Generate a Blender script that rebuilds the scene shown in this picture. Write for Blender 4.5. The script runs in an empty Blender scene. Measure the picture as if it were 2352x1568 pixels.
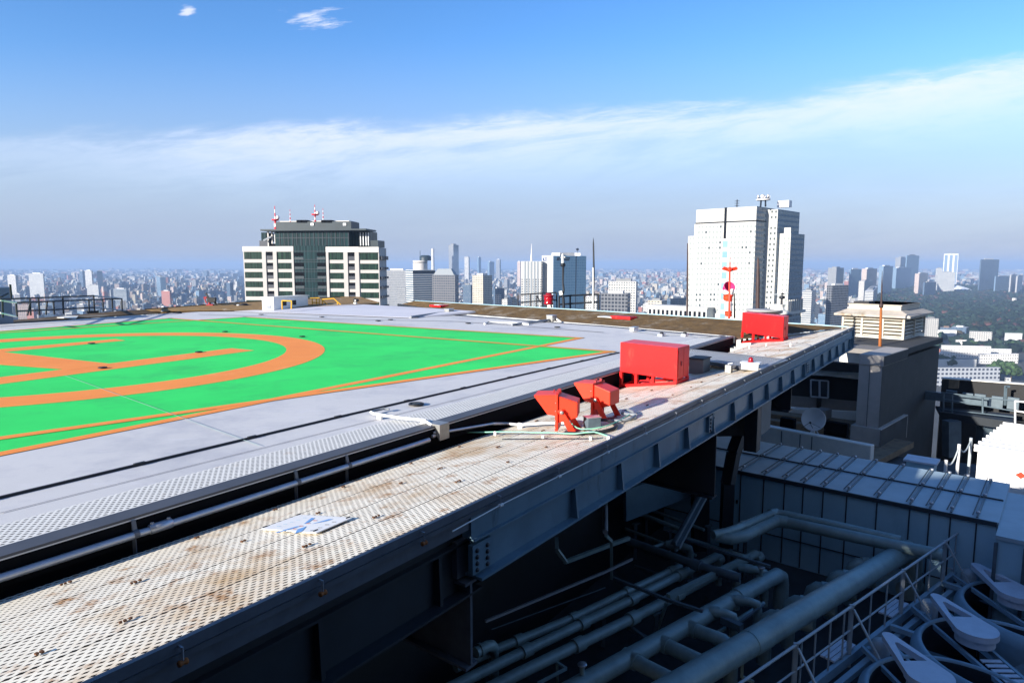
import bpy, math, random
import numpy as np
from mathutils import Vector
random.seed(7); rng = np.random.default_rng(11)
sc = bpy.context.scene; col = sc.collection
R_ = math.radians
# ------------------------------------------------------------------ survey: photo pixels (2352 wide) to places
f = 1520.; yh = 608.
pit = math.atan((784 - yh) / f)
F = np.array([0, math.cos(pit), -math.sin(pit)]); U = np.array([0, math.sin(pit), math.cos(pit)]); RX = np.array([1., 0, 0])
CAM = np.array([0, 0, 3.])
GZ = -130.
def ray(x, y): return RX * (x - 1176) / f + U * (784 - y) / f + F
def P(p, z):
    d = ray(*p); return CAM + d * (z - 3) / d[2]
def Yd(p, dd):
    d = ray(*p); return CAM + d * dd / d[1]
def proj(v):
    v = np.asarray(v, float) - CAM; w = v @ F
    return 1176 + f * (v @ RX) / w, 784 - f * (v @ U) / w
K = 2352 / 3888.
def zoomer(x0, y0, s): return lambda X, Y: ((x0 + X * s) * K, (y0 + Y * s) * K)
zB = zoomer(2300, 1150, .34014); zF = zoomer(1950, 1400, .21259); zD = zoomer(2950, 1400, .22957); z8 = zoomer(2700, 1500, .69637)
z7 = zoomer(1900, 1700, .56889); zN = zoomer(3250, 2000, .37751); zH = zoomer(1400, 2150, .34014); zW = zoomer(3500, 1400, .28698)
z4 = zoomer(2700, 900, .5051); zR = zoomer(3050, 900, .3563); zT = zoomer(2550, 720, .35067); zA = zoomer(850, 750, .29787)
zC = zoomer(1950, 930, .17215); z1 = zoomer(0, 900, .55296); zL = zoomer(0, 1080, .29762); zM = zoomer(750, 1080, .31888)
z6 = zoomer(1450, 880, .34014); z5 = zoomer(0, 1500, .6963); zJ = zoomer(1380, 1500, .26361); zG = zoomer(2100, 1900, .44125)
zS = zoomer(950, 1920, .19133); zK = zoomer(1650, 1080, .5102); zV = zoomer(1000, 1150, .63776)
def nrm(v): v = np.asarray(v, float); return v / np.linalg.norm(v)
ZUP = np.array([0, 0, 1.])
# ------------------------------------------------------------------ materials
def nd(nt, t, **kw):
    n = nt.nodes.new(t)
    for k, v in kw.items(): setattr(n, k, v)
    return n
def pbr(name, c, rough=.6, metal=0., var=.12, scale=3., bump=.0, bscale=40., spec=.4, extra=None):
    m = bpy.data.materials.new(name); m.use_nodes = True; nt = m.node_tree; b = nt.nodes['Principled BSDF']
    b.inputs['Roughness'].default_value = rough; b.inputs['Metallic'].default_value = metal; b.inputs['Specular IOR Level'].default_value = spec
    tc = nd(nt, 'ShaderNodeTexCoord'); n = nd(nt, 'ShaderNodeTexNoise'); n.inputs['Scale'].default_value = scale; n.inputs['Detail'].default_value = 6; n.inputs['Roughness'].default_value = .65
    geo = nd(nt, 'ShaderNodeNewGeometry'); nt.links.new(geo.outputs['Position'], n.inputs['Vector'])
    r = nd(nt, 'ShaderNodeValToRGB'); e = r.color_ramp.elements
    e[0].position = .3; e[1].position = .72
    e[0].color = (*[min(1, x * (1 - var)) for x in c], 1); e[1].color = (*[min(1, x * (1 + var)) for x in c], 1)
    nt.links.new(n.outputs['Fac'], r.inputs['Fac']); out = r.outputs['Color']
    if extra:                                       # (colour, scale, low, high) patches of stain or rust with their own outline
        for ec, es, lo, hi, st in extra:
            n2 = nd(nt, 'ShaderNodeTexNoise'); n2.inputs['Scale'].default_value = es; n2.inputs['Detail'].default_value = 8; n2.inputs['Roughness'].default_value = .7
            mp = nd(nt, 'ShaderNodeMapping'); mp.inputs['Scale'].default_value = st; nt.links.new(geo.outputs['Position'], mp.inputs['Vector']); nt.links.new(mp.outputs['Vector'], n2.inputs['Vector'])
            mr = nd(nt, 'ShaderNodeMapRange'); mr.inputs['From Min'].default_value = lo; mr.inputs['From Max'].default_value = hi; nt.links.new(n2.outputs['Fac'], mr.inputs['Value'])
            mx = nd(nt, 'ShaderNodeMix', data_type='RGBA'); nt.links.new(mr.outputs['Result'], mx.inputs[0]); nt.links.new(out, mx.inputs[6]); mx.inputs[7].default_value = (*ec, 1); out = mx.outputs[2]
    nt.links.new(out, b.inputs['Base Color'])
    if bump:
        n3 = nd(nt, 'ShaderNodeTexNoise'); n3.inputs['Scale'].default_value = bscale; n3.inputs['Detail'].default_value = 4; nt.links.new(geo.outputs['Position'], n3.inputs['Vector'])
        bp = nd(nt, 'ShaderNodeBump'); bp.inputs['Strength'].default_value = bump; bp.inputs['Distance'].default_value = .02
        nt.links.new(n3.outputs['Fac'], bp.inputs['Height']); nt.links.new(bp.outputs['Normal'], b.inputs['Normal'])
    return m
def math_(nt, op, a, b=None, c=None):
    n = nd(nt, 'ShaderNodeMath', operation=op)
    for i, v in enumerate((a, b, c)):
        if v is None: continue
        if isinstance(v, (int, float)): n.inputs[i].default_value = v
        else: nt.links.new(v, n.inputs[i])
    return n.outputs[0]
def facade(name, wall, glass, fh=3.4, bay=3., ww=.6, wh=.5, jit=.35, grough=.25, wallvar=.12, objvar=.0):
    """wall of storeys and bays, laid out in metres along the wall (UV), with each pane a little different"""
    m = bpy.data.materials.new(name); m.use_nodes = True; nt = m.node_tree; b = nt.nodes['Principled BSDF']
    uv = nd(nt, 'ShaderNodeUVMap'); sp = nd(nt, 'ShaderNodeSeparateXYZ'); nt.links.new(uv.outputs['UV'], sp.inputs[0])
    u = math_(nt, 'DIVIDE', sp.outputs[0], bay); v = math_(nt, 'DIVIDE', sp.outputs[1], fh)
    fu = math_(nt, 'FRACT', u); fv = math_(nt, 'FRACT', v)
    inu = math_(nt, 'LESS_THAN', math_(nt, 'ABSOLUTE', math_(nt, 'SUBTRACT', fu, .5)), ww / 2)
    inv = math_(nt, 'LESS_THAN', math_(nt, 'ABSOLUTE', math_(nt, 'SUBTRACT', fv, .5)), wh / 2)
    top = math_(nt, 'GREATER_THAN', sp.outputs[1], -900.)
    win = math_(nt, 'MULTIPLY', math_(nt, 'MULTIPLY', inu, inv), top)
    cb = nd(nt, 'ShaderNodeCombineXYZ'); nt.links.new(math_(nt, 'FLOOR', u), cb.inputs[0]); nt.links.new(math_(nt, 'FLOOR', v), cb.inputs[1])
    wn = nd(nt, 'ShaderNodeTexWhiteNoise', noise_dimensions='2D'); nt.links.new(cb.outputs[0], wn.inputs['Vector'])
    g = nd(nt, 'ShaderNodeMix', data_type='RGBA'); nt.links.new(math_(nt, 'MULTIPLY', math_(nt, 'POWER', wn.outputs['Value'], 2.), jit), g.inputs[0])
    g.inputs[6].default_value = (*glass, 1); g.inputs[7].default_value = (*[min(1, x * .5 + .35) for x in glass], 1)
    n = nd(nt, 'ShaderNodeTexNoise'); n.inputs['Scale'].default_value = .06; n.inputs['Detail'].default_value = 5
    geo = nd(nt, 'ShaderNodeNewGeometry'); nt.links.new(geo.outputs['Position'], n.inputs['Vector'])
    w = nd(nt, 'ShaderNodeMix', data_type='RGBA'); nt.links.new(n.outputs['Fac'], w.inputs[0])
    w.inputs[6].default_value = (*[x * (1 - wallvar) for x in wall], 1); w.inputs[7].default_value = (*[min(1, x * (1 + wallvar)) for x in wall], 1)
    mx = nd(nt, 'ShaderNodeMix', data_type='RGBA'); nt.links.new(win, mx.inputs[0]); nt.links.new(w.outputs[2], mx.inputs[6]); nt.links.new(g.outputs[2], mx.inputs[7])
    nt.links.new(mx.outputs[2], b.inputs['Base Color'])
    nt.links.new(math_(nt, 'MULTIPLY_ADD', win, grough - .8, .8), b.inputs['Roughness'])
    return m
M = {}
M['deck'] = pbr('deck_paint', (.64, .63, .62), .75, var=.05, scale=.5, bump=.15, bscale=60, extra=[((.48, .48, .51), .7, .54, .75, (1, 1, 1)), ((.50, .50, .52), .25, .5, .62, (1, 1, 1)), ((.70, .69, .72), 1.6, .58, .75, (.5, 1.6, 1))])
M['green'] = pbr('green_paint', (.03, .75, .125), .7, var=.10, scale=.35, bump=.1, bscale=50, extra=[((.03, .56, .11), .45, .5, .72, (1, 1, 1)), ((.10, .76, .26), 1.5, .66, .8, (3, .5, 1)), ((.35, .7, .4), 2.2, .73, .78, (4, .35, 1))])
M['orange'] = pbr('orange_paint', (1.0, .30, .05), .7, var=.07, scale=.6, bump=.1, bscale=50, extra=[((1., .37, .10), .8, .56, .75, (1, 1, 1))])
M['yellow_line'] = pbr('aged_orange_paint', (.72, .33, .05), .7, var=.1, scale=1.)
M['joint'] = pbr('pale_joint', (.52, .68, .58), .8)
M['greyjoint'] = pbr('grey_joint', (.22, .22, .25), .8)
M['apron'] = pbr('apron_paint', (.60, .60, .65), .75, var=.05, scale=.5, bump=.1)
RUST = (.20, .075, .02)
M['cream'] = pbr('cream_grating', (.86, .80, .67), .55, var=.08, scale=.9, extra=[((.60, .42, .23), .6, .48, .66, (1, 1, 1)), ((.44, .24, .10), 2.6, .55, .68, (1, 1, 1)), (RUST, 6., .68, .74, (1, 1, 1))])
M['whitegrate'] = pbr('white_grating', (.72, .71, .67), .5, var=.06, extra=[((.52, .36, .2), 1.5, .62, .8, (1, 1, 1))])
M['brown'] = pbr('weathered_net', (.095, .060, .024), .85, var=.45, scale=2.5, bump=.5, bscale=14, extra=[((.22, .20, .17), .5, .54, .70, (1, 1, 1)), ((.05, .03, .012), 1.1, .55, .7, (.5, 2, 1))])
M['tan'] = pbr('tan_net', (.27, .165, .06), .85, var=.3, scale=3, bump=.4, bscale=12, extra=[((.62, .55, .45), .6, .58, .7, (1, 1, 1))])
M['slate'] = pbr('slate_flange', (.075, .078, .09), .5, var=.15, scale=2)
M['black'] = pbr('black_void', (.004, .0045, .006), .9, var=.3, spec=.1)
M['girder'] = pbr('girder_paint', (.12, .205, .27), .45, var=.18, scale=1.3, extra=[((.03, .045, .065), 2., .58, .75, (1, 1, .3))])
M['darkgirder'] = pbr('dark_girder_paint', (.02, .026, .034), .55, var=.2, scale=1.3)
M['rim'] = pbr('edge_angle_paint', (.10, .115, .14), .45, var=.2, scale=4)
M['galv'] = pbr('galvanised_pipe', (.42, .45, .50), .35, metal=.55, var=.12, scale=6)
M['steelbox'] = pbr('stainless_box', (.30, .30, .29), .4, metal=.5, var=.2, scale=5)
M['white'] = pbr('white_paint', (.78, .78, .77), .5, var=.05)
M['red'] = pbr('red_cabinet_paint', (.78, .014, .014), .38, var=.06, scale=2, extra=[((.82, .06, .04), 1.6, .58, .75, (1, 3, 1))])
M['vermil'] = pbr('vermilion_paint', (.88, .038, .010), .42, var=.07, scale=4)
M['darkred'] = pbr('dark_red_paint', (.28, .012, .02), .5, var=.1)
M['glass'] = pbr('smoked_glass', (.03, .035, .04), .1, var=.1)
M['rubber'] = pbr('black_cable', (.015, .016, .02), .6, var=.2)
M['cable'] = pbr('grey_conduit', (.22, .24, .27), .5, var=.1)
M['mint'] = pbr('green_earth_wire', (.25, .62, .42), .5, var=.05)
M['yellow'] = pbr('yellow_rail_paint', (.75, .40, .02), .5, var=.1)
M['railblack'] = pbr('dark_rail_paint', (.012, .016, .024), .5, var=.2)
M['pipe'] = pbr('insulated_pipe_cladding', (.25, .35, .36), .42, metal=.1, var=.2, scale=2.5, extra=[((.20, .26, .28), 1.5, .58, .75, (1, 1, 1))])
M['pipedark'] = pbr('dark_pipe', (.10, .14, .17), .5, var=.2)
M['panel'] = pbr('duct_panel', (.36, .58, .70), .5, var=.08, scale=.8, extra=[((.29, .48, .58), .9, .58, .78, (1, 1, .4))])
M['paneltop'] = pbr('duct_top_panel', (.36, .47, .53), .55, var=.12, scale=.9)
M['seam'] = pbr('dark_seam', (.03, .045, .06), .6)
M['floor'] = pbr('service_roof_floor', (.05, .06, .07), .85, var=.3, scale=.8, bump=.3)
M['tower'] = pbr('cooling_tower_shell', (.28, .41, .50), .55, var=.15, scale=1.5)
M['guard'] = pbr('belt_guard_paint', (.62, .67, .76), .6, var=.08, scale=4, bump=.2, bscale=80)
M['railgrey'] = pbr('grey_rail_paint', (.42, .47, .50), .5, var=.1)
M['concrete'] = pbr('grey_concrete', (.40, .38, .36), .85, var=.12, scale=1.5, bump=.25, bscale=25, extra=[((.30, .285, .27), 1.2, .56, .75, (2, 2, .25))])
M['shaftdark'] = pbr('shaft_dark_cladding', (.045, .047, .05), .8, var=.2, scale=1.2, bump=.2)  # shaft faces turned from the sun, their shade put into the colour
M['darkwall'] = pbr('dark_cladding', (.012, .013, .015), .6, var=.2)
M['greywall'] = pbr('grey_cladding', (.20, .19, .18), .8, var=.1, scale=2)
M['pale'] = pbr('pale_coping', (.72, .71, .66), .7, var=.08, scale=2, extra=[((.5, .47, .4), 1.5, .58, .75, (1, 1, .4))])
M['ledge'] = pbr('mossy_ledge', (.20, .15, .10), .9, var=.3, scale=2.2, bump=.3)
M['louvre'] = pbr('cream_louvre', (.50, .46, .39), .6, var=.1, scale=2, extra=[((.30, .17, .07), 1.5, .58, .72, (1, 1, .5))])
M['louvroof'] = pbr('stained_roof', (.42, .38, .33), .75, var=.2, scale=1.5, extra=[((.25, .18, .11), 1.1, .55, .7, (1, 1, 1))])
M['rustrod'] = pbr('rusted_rod', (.30, .095, .02), .7, var=.25, scale=3)
M['clamprust'] = pbr('clamp_rust', (.13, .06, .028), .85, var=.3, scale=20)
M['darkrod'] = pbr('dark_rod', (.05, .03, .03), .6, var=.2)
M['disc_grey'] = pbr('disc_grey', (.34, .34, .34), .6)
M['silver'] = pbr('silver_mast', (.55, .57, .6), .4, metal=.4, var=.1)
M['dish'] = pbr('dish_white', (.82, .82, .82), .4, var=.02)
M['shed'] = pbr('shed_white', (.80, .80, .80), .5, var=.03)
M['bulb'] = pbr('ruby_lens', (.30, .004, .012), .15, var=.05)
M['sock_red'] = pbr('windsock_orange_cloth', (.80, .05, .01), .7, var=.08, scale=5)
M['sock_white'] = pbr('windsock_white_cloth', (.78, .76, .74), .7, var=.06)
M['sock_mag'] = pbr('windsock_lining', (.48, .03, .16), .7, var=.1)
M['blue'] = pbr('sign_blue', (.16, .36, .70), .5, var=.05)
M['signred'] = pbr('sign_red', (.60, .12, .1), .5)
M['cabinblue'] = pbr('cabin_side', (.10, .15, .23), .55, var=.08)
M['logo'] = pbr('logo_blue', (.01, .035, .13), .5)
M['treeA'] = pbr('foliage_dark', (.025, .045, .022), .9, var=.5, scale=.12)
# ------------------------------------------------------------------ mesh builder
class MB:
    def __init__(s): s.v = []; s.f = []; s.sm = []; s.uv = {}
    def add(s, vs, fs, smooth=False):
        o = len(s.v); s.v += [tuple(map(float, q)) for q in vs]
        for q in fs: s.f.append([o + i for i in q]); s.sm.append(smooth)
        return s
    def hexa(s, b, t):       # four bottom corners and four top corners, both counterclockwise from above
        return s.add(list(b) + list(t), [(3, 2, 1, 0), (4, 5, 6, 7), (0, 1, 5, 4), (1, 2, 6, 5), (2, 3, 7, 6), (3, 0, 4, 7)])
    def obox(s, c, ax, ay, az):   # centre, three half-axis vectors
        c, ax, ay, az = (np.asarray(q, float) for q in (c, ax, ay, az))
        b = [c - ax - ay - az, c + ax - ay - az, c + ax + ay - az, c - ax + ay - az]
        return s.hexa(b, [q + 2 * az for q in b])
    def box(s, c, sx, sy, sz, rz=0.):
        a = np.array([math.cos(rz), math.sin(rz), 0]); b = np.array([-math.sin(rz), math.cos(rz), 0])
        return s.obox(c, a * sx / 2, b * sy / 2, ZUP * sz / 2)
    def bar(s, p, q, w, h=None, up=ZUP):
        p = np.asarray(p, float); q = np.asarray(q, float); d = nrm(q - p); up = np.asarray(up, float)
        if abs(d @ up) > .98: up = np.array([0, 1., 0])
        sd = nrm(np.cross(d, up)); u2 = np.cross(sd, d); h = h or w
        return s.obox((p + q) / 2, d * np.linalg.norm(q - p) / 2, sd * w / 2, u2 * h / 2)
    def tube(s, path, r, n=10, cap=True):
        path = [np.asarray(q, float) for q in path]; rs = r if isinstance(r, (list, tuple)) else [r] * len(path)
        vs = []; prev = None
        for i, q in enumerate(path):
            a = path[max(i - 1, 0)]; b = path[min(i + 1, len(path) - 1)]; d = nrm(b - a)
            if prev is None:
                up = ZUP if abs(d[2]) < .95 else np.array([1., 0, 0]); sd = nrm(np.cross(d, up))
            else: sd = nrm(prev - d * (prev @ d))
            prev = sd; u2 = np.cross(sd, d)
            for k in range(n):
                t = 2 * math.pi * k / n; vs.append(q + (sd * math.cos(t) + u2 * math.sin(t)) * rs[i])
        fs = [(i * n + k, i * n + (k + 1) % n, (i + 1) * n + (k + 1) % n, (i + 1) * n + k) for i in range(len(path) - 1) for k in range(n)]
        fs = [q[::-1] for q in fs]
        s.add(vs, fs, True)
        if cap:
            s.add(vs[:n], [tuple(range(n))]); s.add(vs[-n:], [tuple(range(n))[::-1]])
        return s
    def lathe(s, c, prof, n=24, smooth=True, axis=None):      # profile of (radius, height)
        c = np.asarray(c, float); ax = nrm(axis) if axis is not None else ZUP
        e1 = nrm(np.cross(ax, [1., 0, 0] if abs(ax[0]) < .9 else [0, 1., 0])); e2 = np.cross(ax, e1)
        vs = [c + (e1 * math.cos(2 * math.pi * k / n) + e2 * math.sin(2 * math.pi * k / n)) * r + ax * h for r, h in prof for k in range(n)]
        fs = [(i * n + k, i * n + (k + 1) % n, (i + 1) * n + (k + 1) % n, (i + 1) * n + k) for i in range(len(prof) - 1) for k in range(n)]
        return s.add(vs, fs, smooth)
    def prism(s, poly, d):   # planar polygon of points, pushed by vector d
        n = len(poly); a = [np.asarray(q, float) for q in poly]; b = [q + np.asarray(d, float) for q in a]
        return s.add(a + b, [tuple(range(n))[::-1], tuple(range(n, 2 * n))] + [(i, (i + 1) % n, n + (i + 1) % n, n + i) for i in range(n)])
    def build(s, name, mat, parent=None, bevel=0., uvs=None):
        me = bpy.data.meshes.new(name)
        o3 = np.array(parent.location) if parent is not None else np.zeros(3)
        if parent is not None and parent.parent is not None: o3 = o3 + np.array(parent.parent.location)
        me.from_pydata([tuple(np.array(q) - o3) for q in s.v], [], s.f)
        me.polygons.foreach_set('use_smooth', s.sm)
        me.update(); me.validate()
        if mat is not None: me.materials.append(mat if not isinstance(mat, str) else M[mat])
        o = bpy.data.objects.new(name, me); col.objects.link(o)
        if parent is not None: o.parent = parent
        if bevel:
            bv = o.modifiers.new('bevel', 'BEVEL'); bv.width = bevel; bv.segments = 2; bv.limit_method = 'ANGLE'; bv.harden_normals = False
        return o
def tag(o, label=None, cat=None, group=None, kind=None):
    if label: o['label'] = label
    if cat: o['category'] = cat
    if group: o['group'] = group
    if kind: o['kind'] = kind
    return o
def thing(name, label, cat, loc, group=None):
    o = bpy.data.objects.new(name, None); col.objects.link(o); o.location = tuple(map(float, loc)); o.empty_display_size = .3
    return tag(o, label, cat, group)
def clone(root, loc, rz=0., label=None):
    c = root.copy(); col.objects.link(c); c.location = tuple(map(float, loc)); c.rotation_euler = (0, 0, rz)
    if label: c['label'] = label
    for ch in root.children:
        d = ch.copy(); col.objects.link(d); d.parent = c
        for g in ch.children:
            e = g.copy(); col.objects.link(e); e.parent = d
    return c
def structure(o): o['kind'] = 'structure'; return o
# ------------------------------------------------------------------ camera, sky, sun, air
cam = bpy.data.cameras.new('camera'); co = bpy.data.objects.new('camera', cam); col.objects.link(co); sc.camera = co
cam.sensor_width = 36; cam.lens = 36 * f / 2352; cam.clip_start = .05; cam.clip_end = 60000
co.location = (0, 0, 3); co.rotation_euler = (math.pi / 2 - pit, 0, 0)
SAZ, SEL = 229., 16.3
sv = Vector((math.sin(R_(SAZ)) * math.cos(R_(SEL)), math.cos(R_(SAZ)) * math.cos(R_(SEL)), math.sin(R_(SEL))))
sl = bpy.data.lights.new('sun', 'SUN'); sl.energy = 5.; sl.angle = R_(.5); sl.color = (1, .93, .83)
so = bpy.data.objects.new('sun', sl); col.objects.link(so); so.rotation_euler = (-sv).to_track_quat('-Z', 'Y').to_euler(); so.location = (0, -20, 40)
w = bpy.data.worlds.new('World'); sc.world = w; w.use_nodes = True; nt = w.node_tree; nt.nodes.clear()
SKY = .128
st = nd(nt, 'ShaderNodeTexSky', sky_type='NISHITA'); st.sun_disc = False; st.sun_elevation = R_(SEL); st.sun_rotation = R_(SAZ); st.air_density = 1.0; st.dust_density = .3; st.ozone_density = 3.; st.altitude = 200
hs = nd(nt, 'ShaderNodeHueSaturation'); hs.inputs['Saturation'].default_value = 1.28; hs.inputs['Value'].default_value = 1.04
hc = nd(nt, 'ShaderNodeMix', data_type='RGBA', blend_type='MULTIPLY'); hc.inputs[0].default_value = 1.; hc.inputs[7].default_value = (1.05, .93, .97, 1); nt.links.new(st.outputs[0], hc.inputs[6]); nt.links.new(hc.outputs[2], hs.inputs['Color'])
tc = nd(nt, 'ShaderNodeTexCoord'); sp = nd(nt, 'ShaderNodeSeparateXYZ'); nt.links.new(tc.outputs['Generated'], sp.inputs[0])
yy = math_(nt, 'MAXIMUM', sp.outputs[1], .08)
s_ = math_(nt, 'DIVIDE', sp.outputs[0], yy); t_ = math_(nt, 'DIVIDE', sp.outputs[2], yy)
# upper edge of the long cirrus sheet, as slope over bearing
edge = math_(nt, 'MULTIPLY_ADD', s_, .045, .222)
edge = math_(nt, 'MULTIPLY_ADD', math_(nt, 'MULTIPLY', math_(nt, 'MAXIMUM', s_, 0.), math_(nt, 'MAXIMUM', s_, 0.)), .085, edge)
cv = nd(nt, 'ShaderNodeCombineXYZ'); nt.links.new(s_, cv.inputs[0]); nt.links.new(math_(nt, 'MULTIPLY_ADD', s_, -.55, math_(nt, 'MULTIPLY', t_, 5.5)), cv.inputs[1])
def cnoise(scale, det, rough, vec=cv.outputs[0], dist=.0):
    n = nd(nt, 'ShaderNodeTexNoise'); n.inputs['Scale'].default_value = scale; n.inputs['Detail'].default_value = det; n.inputs['Roughness'].default_value = rough; n.inputs['Distortion'].default_value = dist
    nt.links.new(vec, n.inputs['Vector']); return n.outputs['Fac']
def mrange(v, a, b, c=0., d=1., smooth=True):
    n = nd(nt, 'ShaderNodeMapRange', interpolation_type='SMOOTHSTEP' if smooth else 'LINEAR'); nt.links.new(v, n.inputs['Value'])
    for k, x in zip(('From Min', 'From Max', 'To Min', 'To Max'), (a, b, c, d)): n.inputs[k].default_value = x
    return n.outputs['Result']
n1 = cnoise(2.4, 10, .66, dist=.5); n2 = cnoise(9., 9, .7, dist=.6)
dep = math_(nt, 'ADD', math_(nt, 'SUBTRACT', edge, t_), math_(nt, 'MULTIPLY', math_(nt, 'SUBTRACT', n1, .5), .055))
dep = math_(nt, 'ADD', dep, math_(nt, 'MULTIPLY', math_(nt, 'SUBTRACT', n2, .5), .04))
lip = mrange(dep, -.006, .03)                       # crisp top edge
body = mrange(dep, .012, .15, 1., .16)
streak = math_(nt, 'MULTIPLY', mrange(n1, .34, .58, .5, 1.), mrange(n2, .28, .6, .72, 1.))
leftthin = mrange(s_, -.75, -.30, .45, 1.)
cm = math_(nt, 'MULTIPLY', math_(nt, 'MULTIPLY', math_(nt, 'MULTIPLY', lip, body), streak), leftthin)
# two small puffs high up on the left
def puff(cs, ct, rs, rt):
    a = math_(nt, 'DIVIDE', math_(nt, 'SUBTRACT', s_, cs), rs); b = math_(nt, 'DIVIDE', math_(nt, 'SUBTRACT', t_, ct), rt)
    r2 = math_(nt, 'SQRT', math_(nt, 'ADD', math_(nt, 'MULTIPLY', a, a), math_(nt, 'MULTIPLY', b, b)))
    nn = cnoise(16., 7, .65)
    return mrange(math_(nt, 'ADD', math_(nt, 'SUBTRACT', 1., r2), math_(nt, 'MULTIPLY', math_(nt, 'SUBTRACT', nn, .58), 3.)), .1, .9)
pf = math_(nt, 'MAXIMUM', puff(-.467, .361, .016, .014), puff(-.285, .352, .06, .024))
cm = math_(nt, 'MAXIMUM', cm, math_(nt, 'MULTIPLY', pf, .9))
m1 = nd(nt, 'ShaderNodeMix', data_type='RGBA'); nt.links.new(math_(nt, 'MULTIPLY', cm, .85), m1.inputs[0]); nt.links.new(hs.outputs[0], m1.inputs[6]); m1.inputs[7].default_value = (4.1, 4.2, 4.7, 1)
# thick low air near the horizon
hz = math_(nt, 'POWER', mrange(t_, -.01, .33, 1., 0., True), .75)
m2 = nd(nt, 'ShaderNodeMix', data_type='RGBA'); nt.links.new(math_(nt, 'MULTIPLY', math_(nt, 'MULTIPLY', hz, .97), mrange(cm, 0., .9, 1., .25)), m2.inputs[0]); nt.links.new(m1.outputs[2], m2.inputs[6]); m2.inputs[7].default_value = (1.62, 1.95, 2.72, 1)
bk = mrange(sp.outputs[1], -.02, -.45, 0., .6)
m3 = nd(nt, 'ShaderNodeMix', data_type='RGBA'); nt.links.new(bk, m3.inputs[0]); nt.links.new(m2.outputs[2], m3.inputs[6]); m3.inputs[7].default_value = (.85, .95, 1.1, 1)      # sky greyed and dimmed behind the viewpoint to weaken fill light
bg = nd(nt, 'ShaderNodeBackground'); bg.inputs['Strength'].default_value = SKY; nt.links.new(m3.outputs[2], bg.inputs['Color'])
wo = nd(nt, 'ShaderNodeOutputWorld'); nt.links.new(bg.outputs[0], wo.inputs['Surface'])
vs = sc.view_settings; vs.view_transform = 'Standard'; vs.look = 'None'; vs.gamma = 1.; vs.exposure = .97
sc.cycles.use_denoising = True; sc.cycles.max_bounces = 6; sc.cycles.volume_bounces = 0; sc.cycles.diffuse_bounces = 3; sc.cycles.glossy_bounces = 2
HAZE = 1.3e-4
# ------------------------------------------------------------------ helipad deck
LA = P((0, 1284.5), 0); LB = P((1685, 773.8), 0)                    # front ledge line
du = nrm(LB - LA)
LN = LA - du * 9                                                    # carried on behind the frame
FR = LB
zo = .2
ra, rb = P((212, 1568), zo), P((1959, 752), zo)                     # outer rim of the front shelf
ru = nrm(rb - ra); rn = np.array([-ru[1], ru[0], 0])
RL = np.linalg.norm(rb - ra)
sl_ = .18
def shelf_z(p): return zo - sl_ * float((np.asarray(p)[:2] - ra[:2]) @ rn[:2])
def on_shelf(p):
    d = ray(*p); t = (zo - 3 - sl_ * ((CAM - ra)[:2] @ rn[:2])) / (d[2] + sl_ * (d[:2] @ rn[:2])); return CAM + d * t
def rim_at(x):          # place on the rim seen in photo column x
    k = (x - 1176) / f
    # solve (p.x) = k * depth, depth along F
    def g(t): p = ra + ru * t - CAM; return p[0] - k * (p @ F)
    lo, hi = -6., RL + 2
    for _ in range(60):
        m = (lo + hi) / 2
        if g(m) < 0: lo = m
        else: hi = m
    return lo
inA, inB = on_shelf((0, 1375)), on_shelf((1659, 810))
BRp = P((1391, 748), 0); BRq = P((1042, 720), 0); BK = P((700, 704), 0); BLc = P((484, 714), 0); BL0 = P((0, 745), 0)
bl_u = nrm(BL0 - BLc)
BLN = BL0 + bl_u * 14
def offln(p, q, k, m): return None
deck_poly = [LN, FR, BRp, BRq, BK, BLc, BL0, BLN]
d = MB(); d.prism([q + np.array([0, 0, -.015]) for q in deck_poly], (0, 0, .015)); structure(d.build('deck', 'deck'))
d = MB(); d.prism([q + np.array([0, 0, -.30]) for q in deck_poly], (0, 0, .282)); structure(d.build('deck_slab', 'black'))  # near-black colour stands in for the shade under the deck edge
def flat(name, polys, mat, z, lift=None):
    b = MB()
    for q in polys: b.add([(p[0], p[1], z) for p in q], [tuple(range(len(q)))])
    return structure(b.build(name, mat))
# --- green squares and orange lines
def G(p): return P(p, 0)
def cross2(p, u, q, v):
    A = np.array([[u[0], -v[0]], [u[1], -v[1]]]); t = np.linalg.solve(A, (q - p)[:2]); return p + u * t[0]
t1, b1 = G((1343, 776.2)), G((565, 727.9)); l1 = G((0, 1048)); s1 = G((0, 764.5))
t2, b2 = G((1417, 807.8)), G((393, 730.9)); l2 = G((0, 1011)); s2 = G((0, 761))
c1 = cross2(t1, nrm(l1 - t1), b1, nrm(s1 - b1)); c2 = cross2(t2, nrm(l2 - t2), b2, nrm(s2 - b2))
sq1 = [t1, b1, c1 + 0, G((0, 1048)) + nrm(l1 - t1) * 3] if False else None
far1 = l1 + nrm(l1 - t1) * 14; far2 = l2 + nrm(l2 - t2) * 14
e1 = b1 + nrm(s1 - b1) * np.linalg.norm(s1 - b1) * 1.5; e2 = b2 + nrm(s2 - b2) * np.linalg.norm(s2 - b2) * 1.5
flat('green_paint', [[t1, b1, e1, far1]], 'green', .004)
flat('green_paint', [[t2, b2, e2, far2]], 'green', .007)
def strip(p, q, w, side=1):
    u = nrm(q - p); n = np.array([-u[1], u[0], 0]) * w * side; return [p, q, q + n, p + n]
def ring(c, R, r, n=128):
    return [[c + np.array([math.cos(a) * k, math.sin(a) * k, 0]) for a, k in ((2 * math.pi * i / n, r), (2 * math.pi * i / n, R), (2 * math.pi * (i + 1) / n, R), (2 * math.pi * (i + 1) / n, r))] for i in range(n)]
flat('orange_line_marking', [strip(t1, far1, .27, -1)], 'orange', .011)
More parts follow.
